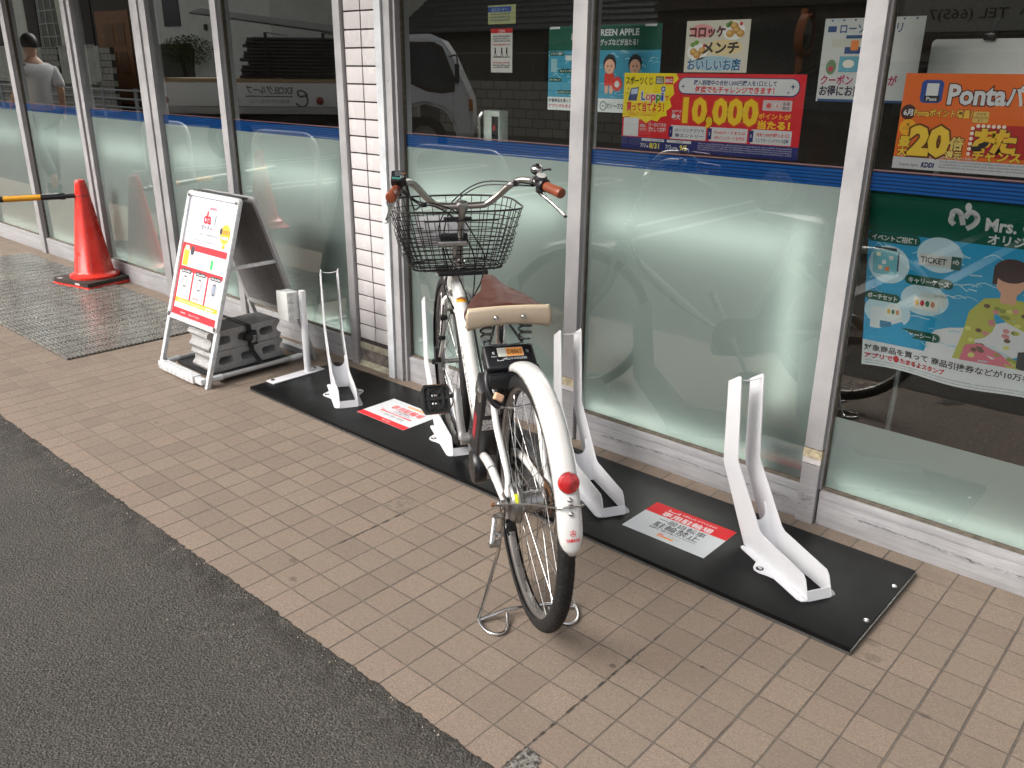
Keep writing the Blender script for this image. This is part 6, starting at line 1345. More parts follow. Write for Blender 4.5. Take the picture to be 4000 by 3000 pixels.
# the same concert design hung deeper in the shop
sw_, sh_ = 0.523, 0.310
p = poster('concert_poster', 'small green and blue concert poster deep inside, cut by the mullion beside the bell', -1.353, 1.258, 1.75, sw_, sh_, srgb(222, 226, 226), cat='poster')
GR = lambda v: sh_ * v
p.rect(0, sw_, GR(.715), sh_, GRN, 1); p.rect(0, sw_, GR(.16), GR(.715), srgb(60, 150, 180), 1); watery(p, 0, sw_, GR(.17), GR(.71), 8, 2, 70, .7)
p.text('Mrs. GREEN APPLE', .163, GR(.88), .022, W8, 3, .03, .262, 'L'); p.text('オリジナルグッズなどが当たる！', .160, GR(.775), .020, W8, 3, .02, .262)
mlogo(p, .135, GR(.88), .045, W8, 3)
pill(p, .005, GR(.655), .075, GR(.05), 'イベントご招待！'); pill(p, .055, GR(.45), .09, GR(.05), 'キャリーケース'); pill(p, .004, GR(.345), .065, GR(.045), 'ポーチセット'); pill(p, .05, GR(.20), .085, GR(.045), 'レジャーシート')
p.rect(.014, .045, GR(.46), GR(.62), srgb(150, 190, 195), 3, .004); p.rect(.085, .13, GR(.60), GR(.66), srgb(205, 212, 208), 3)
for cx, hair, body in ((.300, K0, srgb(215, 60, 50)), (.415, K0, srgb(60, 140, 160))):
    p.disc(cx, GR(.56), .030, .034, hair, 3); p.disc(cx, GR(.53), .024, .026, SK, 4); p.disc(cx - .008, GR(.535), .003, .004, K0, 5, 8); p.disc(cx + .008, GR(.535), .003, .004, K0, 5, 8); p.poly([(cx - .006, GR(.49)), (cx + .006, GR(.49)), (cx, GR(.48))], K0, 5)
    p.rect(cx - .022, cx + .022, GR(.31), GR(.455), body, 3, .005); p.rect(cx - .018, cx - .004, GR(.22), GR(.31), SK, 3); p.rect(cx + .004, cx + .018, GR(.22), GR(.31), SK, 3)
p.disc(.338, GR(.33), .024, .026, srgb(215, 60, 50), 5); p.disc(.338, GR(.33), .011, .012, W8, 6)
p.rect(0, sw_, 0, GR(.16), srgb(222, 226, 226), 2); p.text('対象商品を買って 商品', .006, GR(.10), .013, K0, 3, .02, .15); p.text('アプリでたまるよス', .006, GR(.035), .012, srgb(205, 60, 70), 3, .03, .15); p.text('⊖7/1〜7/28', .262, GR(.045), .021, K0, 3, .02, .12)
p.rect(.005, .055, GR(.97), GR(.995), (.7, .7, .7), 4); p.rect(.45, .50, GR(.97), GR(.995), (.7, .7, .7), 4)
p.build()
# notice with red heading
p = poster('notice_sheet', 'small white notice with a red heading and walking figures, upper left of the handlebar bell', -1.669, 1.397, 1.75, .121, .170, (.62, .60, .57), cat='notice')
p.rect(0, .121, .153, .170, srgb(196, 30, 36), 1); p.text('ご案内', .0605, .1565, .009, W8, 2, .02, .035, 'C')
for k, (yy, cc) in enumerate(((.138, K0), (.129, K0), (.120, K0), (.106, srgb(180, 30, 40)), (.058, K0), (.036, srgb(160, 20, 40)), (.026, K0), (.018, K0))): p.greek(.012, .108, yy, .0055, cc)
for cx in (.025, .062, .090): p.disc(cx, .093, .004, .005, K0, 2, 10); p.rect(cx - .004, cx + .004, .075, .088, K0, 2); p.poly([(cx - .007, .062), (cx - .003, .076), (cx, .076), (cx - .004, .062)], K0, 2); p.poly([(cx + .007, .062), (cx + .001, .076), (cx + .004, .076), (cx + .010, .062)], K0, 2)
p.build()
# croquette poster
kw, kh = .242, .166
p = poster('croquette_poster', 'pale croquette poster with red and blue brush lettering, above the lottery poster', -.731, 1.405, 1.75, kw, kh, srgb(205, 200, 185))
p.disc(kw * .25, kh * .80, .045, .022, srgb(222, 150, 150), 1); p.disc(kw * .75, kh * .80, .042, .030, srgb(228, 228, 224), 1); p.disc(kw * .20, kh * .40, .040, .028, srgb(228, 228, 224), 1); p.disc(kw * .5, kh * .17, .095, .024, srgb(150, 185, 200), 1); p.disc(kw * .62, kh * .48, .07, .025, srgb(220, 200, 150), 1)
for cx, cy in ((.70, .74), (.80, .80), (.76, .88), (.86, .74), (.20, .34), (.28, .42), (.14, .40)): p.disc(kw * cx, kh * cy, .015, .012, srgb(190, 140, 70), 3, 14); p.disc(kw * cx - .003, kh * cy + .003, .009, .006, srgb(216, 172, 100), 4, 12)
for cx, cy in ((.66, .90), (.70, .93), (.12, .54), (.18, .58)): p.disc(kw * cx, kh * cy, .010, .008, srgb(110, 150, 60), 2, 10)
p.disc(kw * .86, kh * .92, .006, .006, srgb(200, 50, 50), 3); p.disc(kw * .31, kh * .52, .006, .006, srgb(200, 50, 50), 3)
p.text('コロッケ', kw * .06, kh * .70, .032, srgb(96, 44, 44), 5, .05, kw * .56); p.text('メンチ', kw * .30, kh * .38, .036, srgb(60, 50, 44), 5, .04, kw * .55); p.text('おいしいお店', kw * .06, kh * .06, .034, srgb(60, 110, 150), 5, .04, kw * .84, outline=srgb(225, 228, 225), ow=.03)
p.build()
aw, ah = .30, .242
p = poster('app_poster', 'white coupon poster with navy and magenta lettering, half behind the right mullion', -.236, 1.322, 1.75, aw, ah, srgb(196, 198, 196))
NB2 = srgb(36, 70, 120)
p.text('ローソンアプリ', aw * .17, ah * .83, .026, NB2, 3, .02, aw * .62); p.rect(aw * .04, aw * .13, ah * .84, ah * .91, NB2, 3); p.rect(aw * .02, aw * .95, ah * .0, ah * .03, NB2, 3)
for k in range(16): p.poly([(aw * .06 * k, ah * .985), (aw * .06 * k + .010, ah * .985), (aw * .06 * k + .005, ah * .96)], (NB2 if k % 2 else (.5, .5, .48)), 3)
p.rect(aw * .10, aw * .42, ah * .66, ah * .76, srgb(190, 190, 175), 3); p.rect(aw * .24, aw * .60, ah * .58, ah * .80, NB2, 2); p.rect(aw * .30, aw * .38, ah * .62, ah * .74, srgb(226, 130, 60), 4, .004); p.rect(aw * .20, aw * .60, ah * .36, ah * .55, srgb(96, 160, 180), 2); p.disc(aw * .30, ah * .46, .018, .012, srgb(226, 220, 205), 3); p.disc(aw * .12, ah * .42, .016, .022, srgb(100, 130, 90), 3); p.disc(aw * .12, ah * .40, .008, .008, srgb(190, 50, 70), 4)
p.text('クーポン・引換券が', aw * .03, ah * .215, .026, srgb(170, 40, 90), 3, .03, aw * .78); p.text('お得にお買い物', aw * .03, ah * .08, .028, srgb(50, 30, 60), 3, .03, aw * .62)
p.build()
p = poster('counter_sign', 'small blue and white counter sign high in the pane right of the pillar', -1.695, 1.585, 1.76, .155, .072, srgb(170, 172, 120), cat='sign')
p.rect(.0, .13, .046, .066, srgb(30, 70, 150), 1); p.text('お酒コーナー', .065, .050, .012, srgb(150, 180, 190), 2, .02, .085, 'C')
for k in range(3): p.greek(.012, .125, .036 - .012 * k, .006, srgb(60, 90, 110))
p.build()
r = empty('white_display_board', (0, 0, 0), 0, 'blank white display board standing behind the orange points poster', 'display board')
m = MB(); m.prism(rounded(.045, .80, 1.20, 1.505, .014), 1.895, 1.905, 1); m.build('board', simple('board_white', (.62, .62, .60), .5, var=.05, vscale=5), r)
m = MB(); m.rbox(.19, .22, 1.88, 1.92, 1.500, 1.520, .003); m.tube([(.205, 1.90, 1.515), (.215, 1.90, 1.56)], .006, 8); m.build('clip', M_BLKPL, r)
m = MB(); m.tube([(.10, 1.93, 0), (.12, 1.93, 1.5)], .010, 8); m.tube([(.74, 1.93, 0), (.72, 1.93, 1.5)], .010, 8); m.build('board_stand', simple('stand_dark', (.1, .1, .1), .4), r)
# payment stand seen inside, right of the tiled pillar
r = empty('assistance_post', (-1.80, 1.92, 0), 0, 'white and black box with a red lamp, inside the pane right of the pillar', 'post')
m = MB(); m.rbox(-.05, .05, -.03, .03, .75, 1.235, .006); m.build('post_case', M_SHELF, r); m = MB(); m.rbox(.005, .045, -.034, -.031, 1.04, 1.21, .001); m.build('black_front', M_BLKPL, r); m = MB(); m.rbox(.018, .030, -.037, -.0345, 1.15, 1.172, .001); m.build('red_button', simple('button_red', (.5, .03, .02), .4), r); m = MB(); m.tube([(-.055, -.05, 1.02), (-.055, -.055, 1.20), (-.045, -.04, 1.225)], .008, 8); m.build('side_handle', M_CHR, r)
# ------------------------------------------------------------------ the street behind the photographer, seen mirrored in the glass
M_WLINE = simple('road_paint', (0.62, 0.61, 0.57), 0.7, var=0.15, vscale=20)
m = MB(); z = -0.0095
def strip(pts, w_):
    for a, b_ in zip(pts[:-1], pts[1:]):
        a, b_ = Vector((*a, z)), Vector((*b_, z)); d_ = (b_ - a).normalized(); n_ = Vector((-d_.y, d_.x, 0)) * w_ / 2; m.add([a - n_, b_ - n_, b_ + n_, a + n_], [(0, 1, 2, 3)])
for x in (-11.5, -8.9, -6.3, -3.7, -1.1, 1.5):
    strip([(x, -1.6)] + [(x, -5.6)] + [(x + 0.02, -5.85), (x + 0.12, -5.98), (x + 0.25, -5.98), (x + 0.35, -5.85), (x + 0.37, -5.6), (x + 0.37, -1.6)], 0.10)
strip([(-40, -7.6), (8, -7.6)], 0.15); strip([(-40, -18.2), (8, -17.6)], 0.15)
tag(m.build('road_markings', M_WLINE), kind='structure')
M_HOOP = simple('hoop_white', (0.72, 0.72, 0.70), 0.35)
def hoop():
    m = MB(); pts = [(-0.55, 0, -0.01), (-0.55, 0, 0.62)] + [(-0.55 + 0.18 * (1 - math.cos(a)), 0, 0.62 + 0.18 * math.sin(a)) for a in [PI / 2 * k / 6 for k in range(1, 7)]] + [(0.55 - 0.18 * (1 - math.cos(a)), 0, 0.62 + 0.18 * math.sin(a)) for a in [PI / 2 * (6 - k) / 6 for k in range(0, 7)]] + [(0.55, 0, -0.01)]
    m.tube(pts, 0.030, 14); return m.build('hoop_barrier', M_HOOP)
hlab = ['white hoop barrier in the car park, mirrored behind the bicycle basket', 'white hoop barrier in the car park, mirrored beside the A-frame sign', 'white hoop barrier in the car park, mirrored beside the traffic cone']
h0 = hoop()
for i, x in enumerate((-4.22, -6.72, -9.2)):
    h = h0 if i == 0 else h0.copy()
    if i: COL.objects.link(h)
    h.location = (x, -1.0, -0.012); tag(h, hlab[i], 'barrier', 'hoop barriers in front of the shop')

# flatbed truck
TRP, TRA = Vector((-8.95, -6.0, 0)), -math.radians(42)
def trk(): return Matrix.Translation(TRP) @ Matrix.Rotation(TRA, 4, 'Z') @ Matrix.Translation((8.64, 0, 0))
tr = empty('flatbed_truck', (0, 0, 0), 0, 'white flatbed truck loaded with dark bundled bars, mirrored in the glass beside the tiled pillar', 'truck')
M_TW = simple('truck_white', (0.80, 0.80, 0.81), 0.3, var=0.05, coat=0.3, dirt=0.15); M_TD = simple('truck_dark', (0.02, 0.018, 0.018), 0.6); M_TG = simple('truck_glass', (0.06, 0.075, 0.08), 0.08, spec=0.8)
prf = [(-10.28, 0.62), (-10.28, 1.62), (-10.22, 1.80), (-10.05, 1.90), (-9.30, 1.93), (-9.12, 1.86), (-8.98, 1.66), (-8.80, 1.28), (-8.72, 1.10), (-8.66, 0.95), (-8.62, 0.55), (-8.64, 0.42), (-8.90, 0.40), (-8.96, 0.62), (-9.10, 0.82), (-9.40, 0.90), (-9.72, 0.82), (-9.86, 0.60), (-9.90, 0.45), (-10.20, 0.45)]
bmh = bmesh.new(); f_ = bmh.faces.new([bmh.verts.new((x, 0, z)) for x, z in prf]); ge = bmesh.ops.extrude_face_region(bmh, geom=[f_]); bmesh.ops.translate(bmh, verts=[v for v in ge['geom'] if isinstance(v, bmesh.types.BMVert)], vec=(0, -1.7, 0)); bmesh.ops.recalc_face_normals(bmh, faces=bmh.faces); bmesh.ops.bevel(bmh, geom=[e_ for e_ in bmh.edges if abs((e_.verts[0].co - e_.verts[1].co).y) < 0.01], offset=0.05, segments=3, affect='EDGES')
m = MB(); m.bm(bmh, None, True); cab_ = m.build('cab', M_TW, tr)
m = MB(); m.prism([(-9.78, 1.18), (-9.76, 1.70), (-9.66, 1.76), (-9.28, 1.76), (-9.16, 1.70), (-8.98, 1.30), (-8.98, 1.16), (-9.10, 1.12), (-9.30, 1.14), (-9.55, 1.24)], 0.004, 0.016, 1); sw1 = m.build('side_window', M_TG, cab_)
m = MB(); m.prism([(-9.83, 1.13), (-9.81, 1.74), (-9.68, 1.81), (-9.24, 1.81), (-9.10, 1.74), (-8.91, 1.28), (-8.92, 1.09), (-9.12, 1.06), (-9.36, 1.09), (-9.60, 1.19)], 0.001, 0.0035, 1); m.build('window_surround', simple('dark_brown_trim', (0.05, 0.025, 0.018), 0.4), cab_)
m = MB(); m.rbox(-9.92, -9.80, 0.002, 0.03, 1.00, 1.04, .005); m.box(-9.86, -9.855, 0.001, 0.004, 0.70, 1.72); m.box(-8.95, -8.945, 0.001, 0.004, 0.60, 1.14); m.build('door_handle', M_TD, cab_)
m = MB(); m.rbox(-8.70, -8.64, -0.10, 0.01, 0.80, 0.98, .01); m.build('indicator_lamp', simple('lamp_orange', (.55, .16, .03), .3), cab_)
m = MB(); m.tube([(-9.0, 0.01, 1.60), (-8.88, 0.16, 1.62), (-8.86, 0.20, 1.55), (-8.86, 0.20, 1.20)], .012, 8); m.rbox(-8.90, -8.83, 0.13, 0.27, 1.22, 1.50, .02); m.build('wing_mirror', M_TD, cab_)
def twheel(x, name='wheel'):
    m = MB(); m.lathe([(0.16, -.20), (.33, -.20), (.355, -.17), (.36, -.10), (.355, -.03), (.33, 0.0), (.20, -.01)], (x, -0.02, 0.35), (0, 1, 0), 36); o = m.build(name, M_BLKRUB, tr)
    m = MB(); m.lathe([(0.0, -.04), (.07, -.03), (.08, -.08), (.18, -.07), (.20, -.01), (.215, -.005), (.215, -.02)], (x, -0.02, 0.35), (0, 1, 0), 28); m.build('rim', simple('wheel_rim', (.42, .40, .36), .4, .4), o)
twheel(-9.42); twheel(-12.55)
m = MB(); m.box(-13.6, -10.3, -1.6, -0.10, 0.55, 0.72); m.box(-12.0, -11.0, -0.30, -0.02, 0.60, 0.70); m.build('chassis', M_TD, tr)
m = MB(); m.rbox(-13.6, -10.40, -0.03, 0.0, 0.84, 1.19, .006); gt = m.build('side_gate', simple('gate_white', (.78, .77, .74), .4, var=.05, dirt=.1), tr)
m = MB(); m.rbox(-13.6, -10.40, -1.70, 0.012, 0.725, 0.83, .006); m.build('bed_rail', simple('bed_grey', (.40, .39, .36), .5), tr)
m = MB(); m.box(-13.6, -10.42, -1.68, -0.03, 1.195, 1.25); m.box(-13.6, -10.42, -0.031, -0.002, 1.192, 1.252); m.build('wood_rail', simple('bed_timber', (.42, .30, .16), .7, var=.2), tr)
m = MB()
for x in (-13.5, -12.40, -11.05): m.lathe([(.06, 0), (.055, .012), (.03, .02), (0, .022)], (x, .002, .93), (0, 1, 0), 20)
m.build('side_lamps', simple('lamp_red', (.30, .04, .02), .3), gt)
p = Print((-11.22, 0.003, .86), (-1, 0, 0), (0, 0, 1), gt, .001)
GK = (.10, .095, .10)
p.text('EXCELグループ', .26, .175, .115, GK, 1, .02, .72); p.rect(.26, 1.00, .125, .140, GK, 1); p.text('株式会社エクセルコーポレーション', .32, .035, .055, GK, 1, .0, .62)
ee = smoothpath([(.02, .15, 0), (.10, .22, 0), (.18, .20, 0), (.14, .13, 0), (.04, .14, 0), (.03, .03, 0), (.12, -.03, 0), (.22, .03, 0)], 5)
for a, b_ in zip(ee[:-1], ee[1:]):
    d_ = (b_ - a).normalized(); n_ = Vector((-d_.y, d_.x, 0)) * .014; p.poly([tuple((a - n_)[:2]), tuple((b_ - n_)[:2]), tuple((b_ + n_)[:2]), tuple((a + n_)[:2])], GK, 1)
p.build()
tr.matrix_world = trk()
ld = empty('bar_bundle', (0, 0, 0), 0, 'dark stack of long bundled bars strapped on the truck bed', 'load')
m = MB(); r_ = random.Random(2)
for j in range(12):
    for k in range(9):
        z0 = 1.27 + j * .052; y0 = -.20 - k * .15; x0 = -12.35 + r_.uniform(-.1, .1) + j * .02; m.tube([(x0, y0, z0), (x0 + 1.95, y0, z0 - 0.002)], .026, 6)
m.build('bars', simple('bar_dark', (.040, .032, .032), .55, var=.5, vscale=8), ld)
m = MB()
for x in (-11.9, -11.0): m.box(x, x + .05, -1.5, -.165, 1.93, 1.935); m.box(x, x + .05, -.168, -.163, 1.2, 1.935)
m.build('lashing', M_TD, ld)
m = MB()
for k in range(6): m.tube([(-13.1, -.4 - .1 * k, 2.22 + .015 * k), (-10.45, -.3 - .1 * k, 1.90 + .02 * k)], .02, 6)
m.build('loose_bars', simple('pipe_grey', (.10, .10, .095), .5), ld); ld.matrix_world = trk()

# buildings, walls, fences across the road
def house(name, label, x0, x1, y0, y1, h, col, roof=None, cat='house', rcol=(.06, .055, .055)):
    r = empty(name, ((x0 + x1) / 2, y1, 0), 0, label, cat); ox, oy = (x0 + x1) / 2, y1
    m = MB(); m.box(x0 - ox, x1 - ox, y0 - oy, 0, -.02, h); m.build('wall', simple(name + '_wall_%d' % len(bpy.data.materials), col, .85, var=.07, vscale=3), r)
    if roof:
        m = MB(); m.prism([(y0 - oy - .5, h), (.5, h), ((y0 - oy) / 2, h + roof)], x0 - ox - .5, x1 - ox + .5, 0)
        rr = m.build('roof', simple('roof_%d' % len(bpy.data.materials), rcol, .6, var=.3, vscale=6), r)
        m = MB(); yy = .5
        nrow = 16
        for k in range(nrow): t0 = k / nrow; m.box(x0 - ox - .5, x1 - ox + .5, .5 - t0 * (.5 - (y0 - oy) / 2) - .03, .5 - t0 * (.5 - (y0 - oy) / 2), h + roof * t0, h + roof * t0 + .035)
        m.build('roof_tiles', simple('tiles_%d' % len(bpy.data.materials), tuple(c * 1.4 for c in rcol), .5, var=.3), rr)
    return r, ox
def hbox(r, ox, name, mt_, x0, x1, z0, z1, d0=.0, d1=.03, par=None): m = MB(); m.box(x0 - ox, x1 - ox, d0, d1, z0, z1); return m.build(name, mt_, par or r)
M_WIN = simple('house_glass', (.030, .034, .036), .08, spec=.8); M_LOUV = simple('louvre_brown', (.070, .045, .032), .6); M_DOORB = simple('door_wood', (.30, .13, .05), .5, var=.15, vscale=6); M_LAT = simple('lattice_white', (.55, .54, .50), .5)
def louvre(r, ox, x0, x1, z0, z1):
    m = MB(); m.box(x0 - ox, x1 - ox, .0, .03, z0, z1); o = m.build('shutter', simple('shutter_back_%d' % len(bpy.data.materials), (.02, .014, .01), .8), r); m = MB(); z_ = z0
    while z_ < z1: m.add([(x0 - ox, .031, z_ + .05), (x1 - ox, .031, z_ + .05), (x1 - ox, .06, z_), (x0 - ox, .06, z_)], [(0, 1, 2, 3)]); z_ += .065
    m.build('slats', M_LOUV, o)
r, ox = house('cream_house', 'cream rendered house with brown louvred shutters, mirrored in the leftmost panes', -43.5, -33.9, -16, -10, 6.0, (.72, .69, .56), 1.6)
louvre(r, ox, -37.3, -36.2, 1.9, 4.6); m = MB(); m.box(-36.1 - ox, -34.4 - ox, .0, .02, 1.9, 4.6); wn_ = m.build('window', simple('olive_pane', (.13, .125, .085), .4), r); m = MB()
for k in range(6): m.box(-36.1 - ox, -34.4 - ox, .03, .05, 2.0 + k * .45, 2.035 + k * .45)
for k in range(3): m.box(-35.9 + k * .6 - ox, -35.86 + k * .6 - ox, .03, .05, 1.9, 4.6)
m.build('window_bars', M_LAT, wn_); hbox(r, ox, 'window', M_WIN, -41.5, -39.6, 2.2, 4.0)
r, ox = house('dark_house', 'dark brown house with a panelled wooden door, mirrored in the sliding door panes', -33.7, -28.2, -16, -10.2, 6.0, (.10, .085, .065), 1.4)
louvre(r, ox, -33.3, -31.9, 1.7, 4.4); dr = hbox(r, ox, 'door', M_DOORB, -31.6, -29.1, .2, 3.2)
m = MB()
for cx in (-31.0, -30.1):
    for z0 in (1.2, 2.1): m.box(cx - ox, cx + .65 - ox, .03, .05, z0, z0 + .7)
m.build('door_panels', simple('door_panel', (.21, .10, .04), .5), dr)
r, ox = house('white_house', 'white two-storey house with narrow windows, mirrored in the pane above the A-frame sign', -28.0, -20.5, -16, -10, 6.5, (.78, .76, .66), 0.8)
hbox(r, ox, 'window', M_WIN, -26.3, -25.3, 2.6, 4.4); hbox(r, ox, 'window', M_WIN, -23.2, -22.9, 2.6, 3.8); hbox(r, ox, 'carport_shade_panel', simple('shade_brown', (.08, .075, .05), .8), -27.2, -24.8, .2, 2.1); hbox(r, ox, 'vent', M_LOUV, -23.9, -23.75, 2.45, 2.6, 0, .05)  # carport: flat dark panel, its shade put into the colour
r, ox = house('apartment_block', 'pale apartment block with balcony openings, mirrored left of the tiled pillar', -20.3, -15.6, -22, -15, 8.0, (.72, .70, .62)); 
for k in range(3): hbox(r, ox, 'window', M_WIN, -19.6 + k * 1.4, -18.9 + k * 1.4, 1.9, 3.4)
r, ox = house('tiled_roof_house', 'dark house under a tiled roof, mirrored in the pane right of the tiled pillar', -17.5, -8.6, -18, -12.6, 2.3, (.12, .10, .08), 2.2, rcol=(.048, .045, .045))
hbox(r, ox, 'window', M_WIN, -13.0, -11.4, .9, 2.0); hbox(r, ox, 'window', M_WIN, -10.6, -9.6, .9, 2.0)
r, ox = house('olive_building', 'olive rendered building mirrored along the top of the right-hand panes', -8.4, -4.0, -20, -12.5, 5.0, (.26, .235, .15))
for k in range(3): hbox(r, ox, 'window', M_WIN, -8.0 + k * 1.3, -7.2 + k * 1.3, 2.9, 4.1)
r, ox = house('wooden_house', 'dark wooden house with sliding windows, mirrored above the lottery poster', -6.9, -3.2, -13, -8.0, 4.2, (.065, .042, .030), 1.2)
for k in range(3): w0_ = hbox(r, ox, 'window', M_WIN, -6.5 + k * 1.1, -5.55 + k * 1.1, 1.1, 2.1); hbox(r, ox, 'window_frame', M_LOUV, -6.55 + k * 1.1, -5.5 + k * 1.1, 2.1, 2.18, 0, .06, w0_)
hbox(r, ox, 'beam', M_LOUV, -6.9, -3.2, 2.28, 2.40, 0, .10)
r, ox = house('signed_building', 'beige building with a painted shop sign, mirrored at the top right corner', -3.1, 4.5, -14, -7.4, 5.0, (.26, .235, .18))
m = MB(); m.box(-3.0 - ox, 2.4 - ox, .0, .05, 1.88, 2.60); sb = m.build('sign_board', simple('sign_beige', (.34, .315, .26), .6, var=.05), r)
p = Print((2.2 - ox, .052, 1.9), (-1, 0, 0), (0, 0, 1), sb, .001)
p.text('お気軽にご相談ください  TEL (665)7', 1.9, .12, .13, (.03, .025, .02), 1, .01, 3.0); p.text('自動ドア　注文家具', 1.9, .34, .20, (.03, .025, .02), 1, .01, 3.0); p.build()
hbox(r, ox, 'shutter_box', M_LOUV, -2.8, 2.2, 1.70, 1.84, 0, .12); hbox(r, ox, 'shop_window', M_WIN, -2.6, 2.0, .4, 1.65)
r = empty('block_wall', (-33, -9, 0), 0, 'weathered concrete block wall along the road, mirrored in the left panes', 'wall')
bk2 = NB('block_wall_grey'); br_ = bk2.n('TexBrick'); br_.inputs['Scale'].default_value = 1.0; br_.inputs['Brick Width'].default_value = .4; br_.inputs['Row Height'].default_value = .2; br_.inputs['Mortar Size'].default_value = .012; br_.inputs[1].default_value = (.34, .31, .25, 1); br_.inputs[2].default_value = (.42, .39, .32, 1); br_.inputs[3].default_value = (.07, .06, .05, 1)
X_, Y_, Z_ = bk2.xyz(bk2.coord()); bk2.l(bk2.comb(X_, Z_), br_.inputs['Vector']); bk2.pbr(br_.outputs[0], .9)
m = MB(); m.box(-9, 4.8, -.12, 0, -.02, 1.15); m.box(-.9, .6, -.12, 0.0, 1.15, 2.05); m.box(3.8, 4.8, -.12, 0, 1.15, 2.0); m.build('wall', bk2.m, r)
M_CORR = simple('corrugated_steel', (.50, .47, .39), .5, .1, var=.15, vscale=3)
m = MB()
for x0, x1 in ((-8.8, -6.2), (-5.9, -3.0), (-2.8, -1.0), (.8, 3.7)):
    x = x0
    while x < x1: m.add([(x, .02, .95), (x + .12, .05, .95), (x + .24, .05, .95), (x + .36, .02, .95), (x, .02, 2.05), (x + .12, .05, 2.05), (x + .24, .05, 2.05), (x + .36, .02, 2.05)], [(0, 1, 5, 4), (1, 2, 6, 5), (2, 3, 7, 6)]); x += .36
    m.box(x0, x1, .0, .08, 2.05, 2.09); m.box(x0, x1, .0, .10, .86, .94)
m.build('corrugated_panels', M_CORR, r)
r = empty('low_block_wall', (-10, -11, 0), 0, 'low block wall topped with wire mesh, mirrored left of the handlebar bell', 'wall')
m = MB(); m.box(-5.0, 4.0, -.12, 0, -.02, 1.18); m.build('wall', bk2.m, r); m = MB()
for k in range(10): m.tube([(-5 + k, .0, 1.18), (-5 + k, .0, 1.76)], .02, 8)
m.tube([(-5, 0, 1.76), (4, 0, 1.76)], .018, 8)
for k in range(60): m.tube([(-5 + k * .15, .0, 1.18), (-5 + k * .15 + .29, .0, 1.76)], .0035, 4, caps=False); m.tube([(-5 + k * .15, .0, 1.76), (-5 + k * .15 + .29, .0, 1.18)], .0035, 4, caps=False)
m.build('mesh_fence', simple('mesh_green', (.10, .11, .08), .5), r)
r = empty('pipe_guard_rail', (-24, -7.2, 0), 0, 'grey pipe guard rail along the pavement, mirrored in the door panes', 'guard rail')
m = MB()
for z_ in (.80, .58, .36): m.tube([(-9, 0, z_), (5, 0, z_)], .025, 8)
m.build('rail_pipes', simple('rail_grey', (.42, .42, .39), .5), r)
m = MB()
for k in range(8): m.tube([(-9 + k * 2, 0, -.02), (-9 + k * 2, 0, .86)], .05, 12)
m.build('rail_posts', simple('rail_post', (.40, .41, .40), .5), r)
# shrubs over the walls
def shrub(name, label, x, y, z, rx, ry, rz_, n, col, seed):
    r = empty(name, (x, y, 0), 0, label, 'shrub'); rr = random.Random(seed); m = MB()
    for i in range(n):
        d_ = Vector((rr.gauss(0, 1), rr.gauss(0, 1), rr.gauss(0, 1))).normalized() * (rr.random() ** .4); c_ = Vector((d_.x * rx, d_.y * ry, z + d_.z * rz_)); u_ = Vector((rr.gauss(0, 1), rr.gauss(0, 1), rr.gauss(0, 1))).normalized(); v_ = u_.orthogonal().normalized(); s_ = rr.uniform(.02, .05)
        m.add([c_ - u_ * s_, c_ + v_ * s_ * .5, c_ + u_ * s_, c_ - v_ * s_ * .5], [(0, 1, 2, 3)])
    b = NB(name + '_leaf%d' % seed); b.pbr(b.mix(b.noise(6, 2), tuple(q * .6 for q in col), tuple(min(1, q * 1.6) for q in col)), .6); m.build('foliage', b.m, r)
    m = MB()
    for k in range(5): m.tube([(0, 0, 0), (rr.uniform(-.3, .3) * rx, rr.uniform(-.3, .3) * ry, z), (rr.uniform(-.6, .6) * rx, 0, z + rz_ * .6)], [.03, .02, .006], 6)
    m.build('stems', simple('stem_%d' % seed, (.06, .045, .03), .8), r)
shrub('garden_shrub', 'yellow-green shrub spilling over the wall, mirrored in the pane above the A-frame sign', -24.4, -9.6, 1.9, 1.3, .5, .45, 1800, (.11, .13, .035), 1)
shrub('clipped_shrub', 'dark green shrub behind the mesh fence, mirrored above the bell', -11.3, -11.8, 1.4, .8, .6, .8, 2200, (.028, .045, .018), 2)
# traffic mirror on an orange pole
r = empty('traffic_mirror', (-3.63, -6.0, 0), 0, 'round convex traffic mirror on an orange pole, mirrored right of the croquette poster', 'traffic mirror')
m = MB(); m.tube([(0, 0, -.02), (0, 0, 2.1)], .038, 14); m.build('pole', simple('pole_orange', (.55, .15, .04), .45), r)
m = MB(); m.lathe([(.20, -.03), (.21, .02), (.17, .05), (.09, .07), (0, .075)], (.05, .03, 1.82), (1, -.12, -.05), 32); m.build('mirror_face', simple('mirror_face', (.5, .5, .5), .05, 1.0), r); m = MB(); m.lathe([(.22, -.05), (.23, .03), (.21, .05)], (.05, .03, 1.82), (1, -.12, -.05), 32); m.build('mirror_hood', simple('hood_orange', (.5, .14, .04), .5), r)
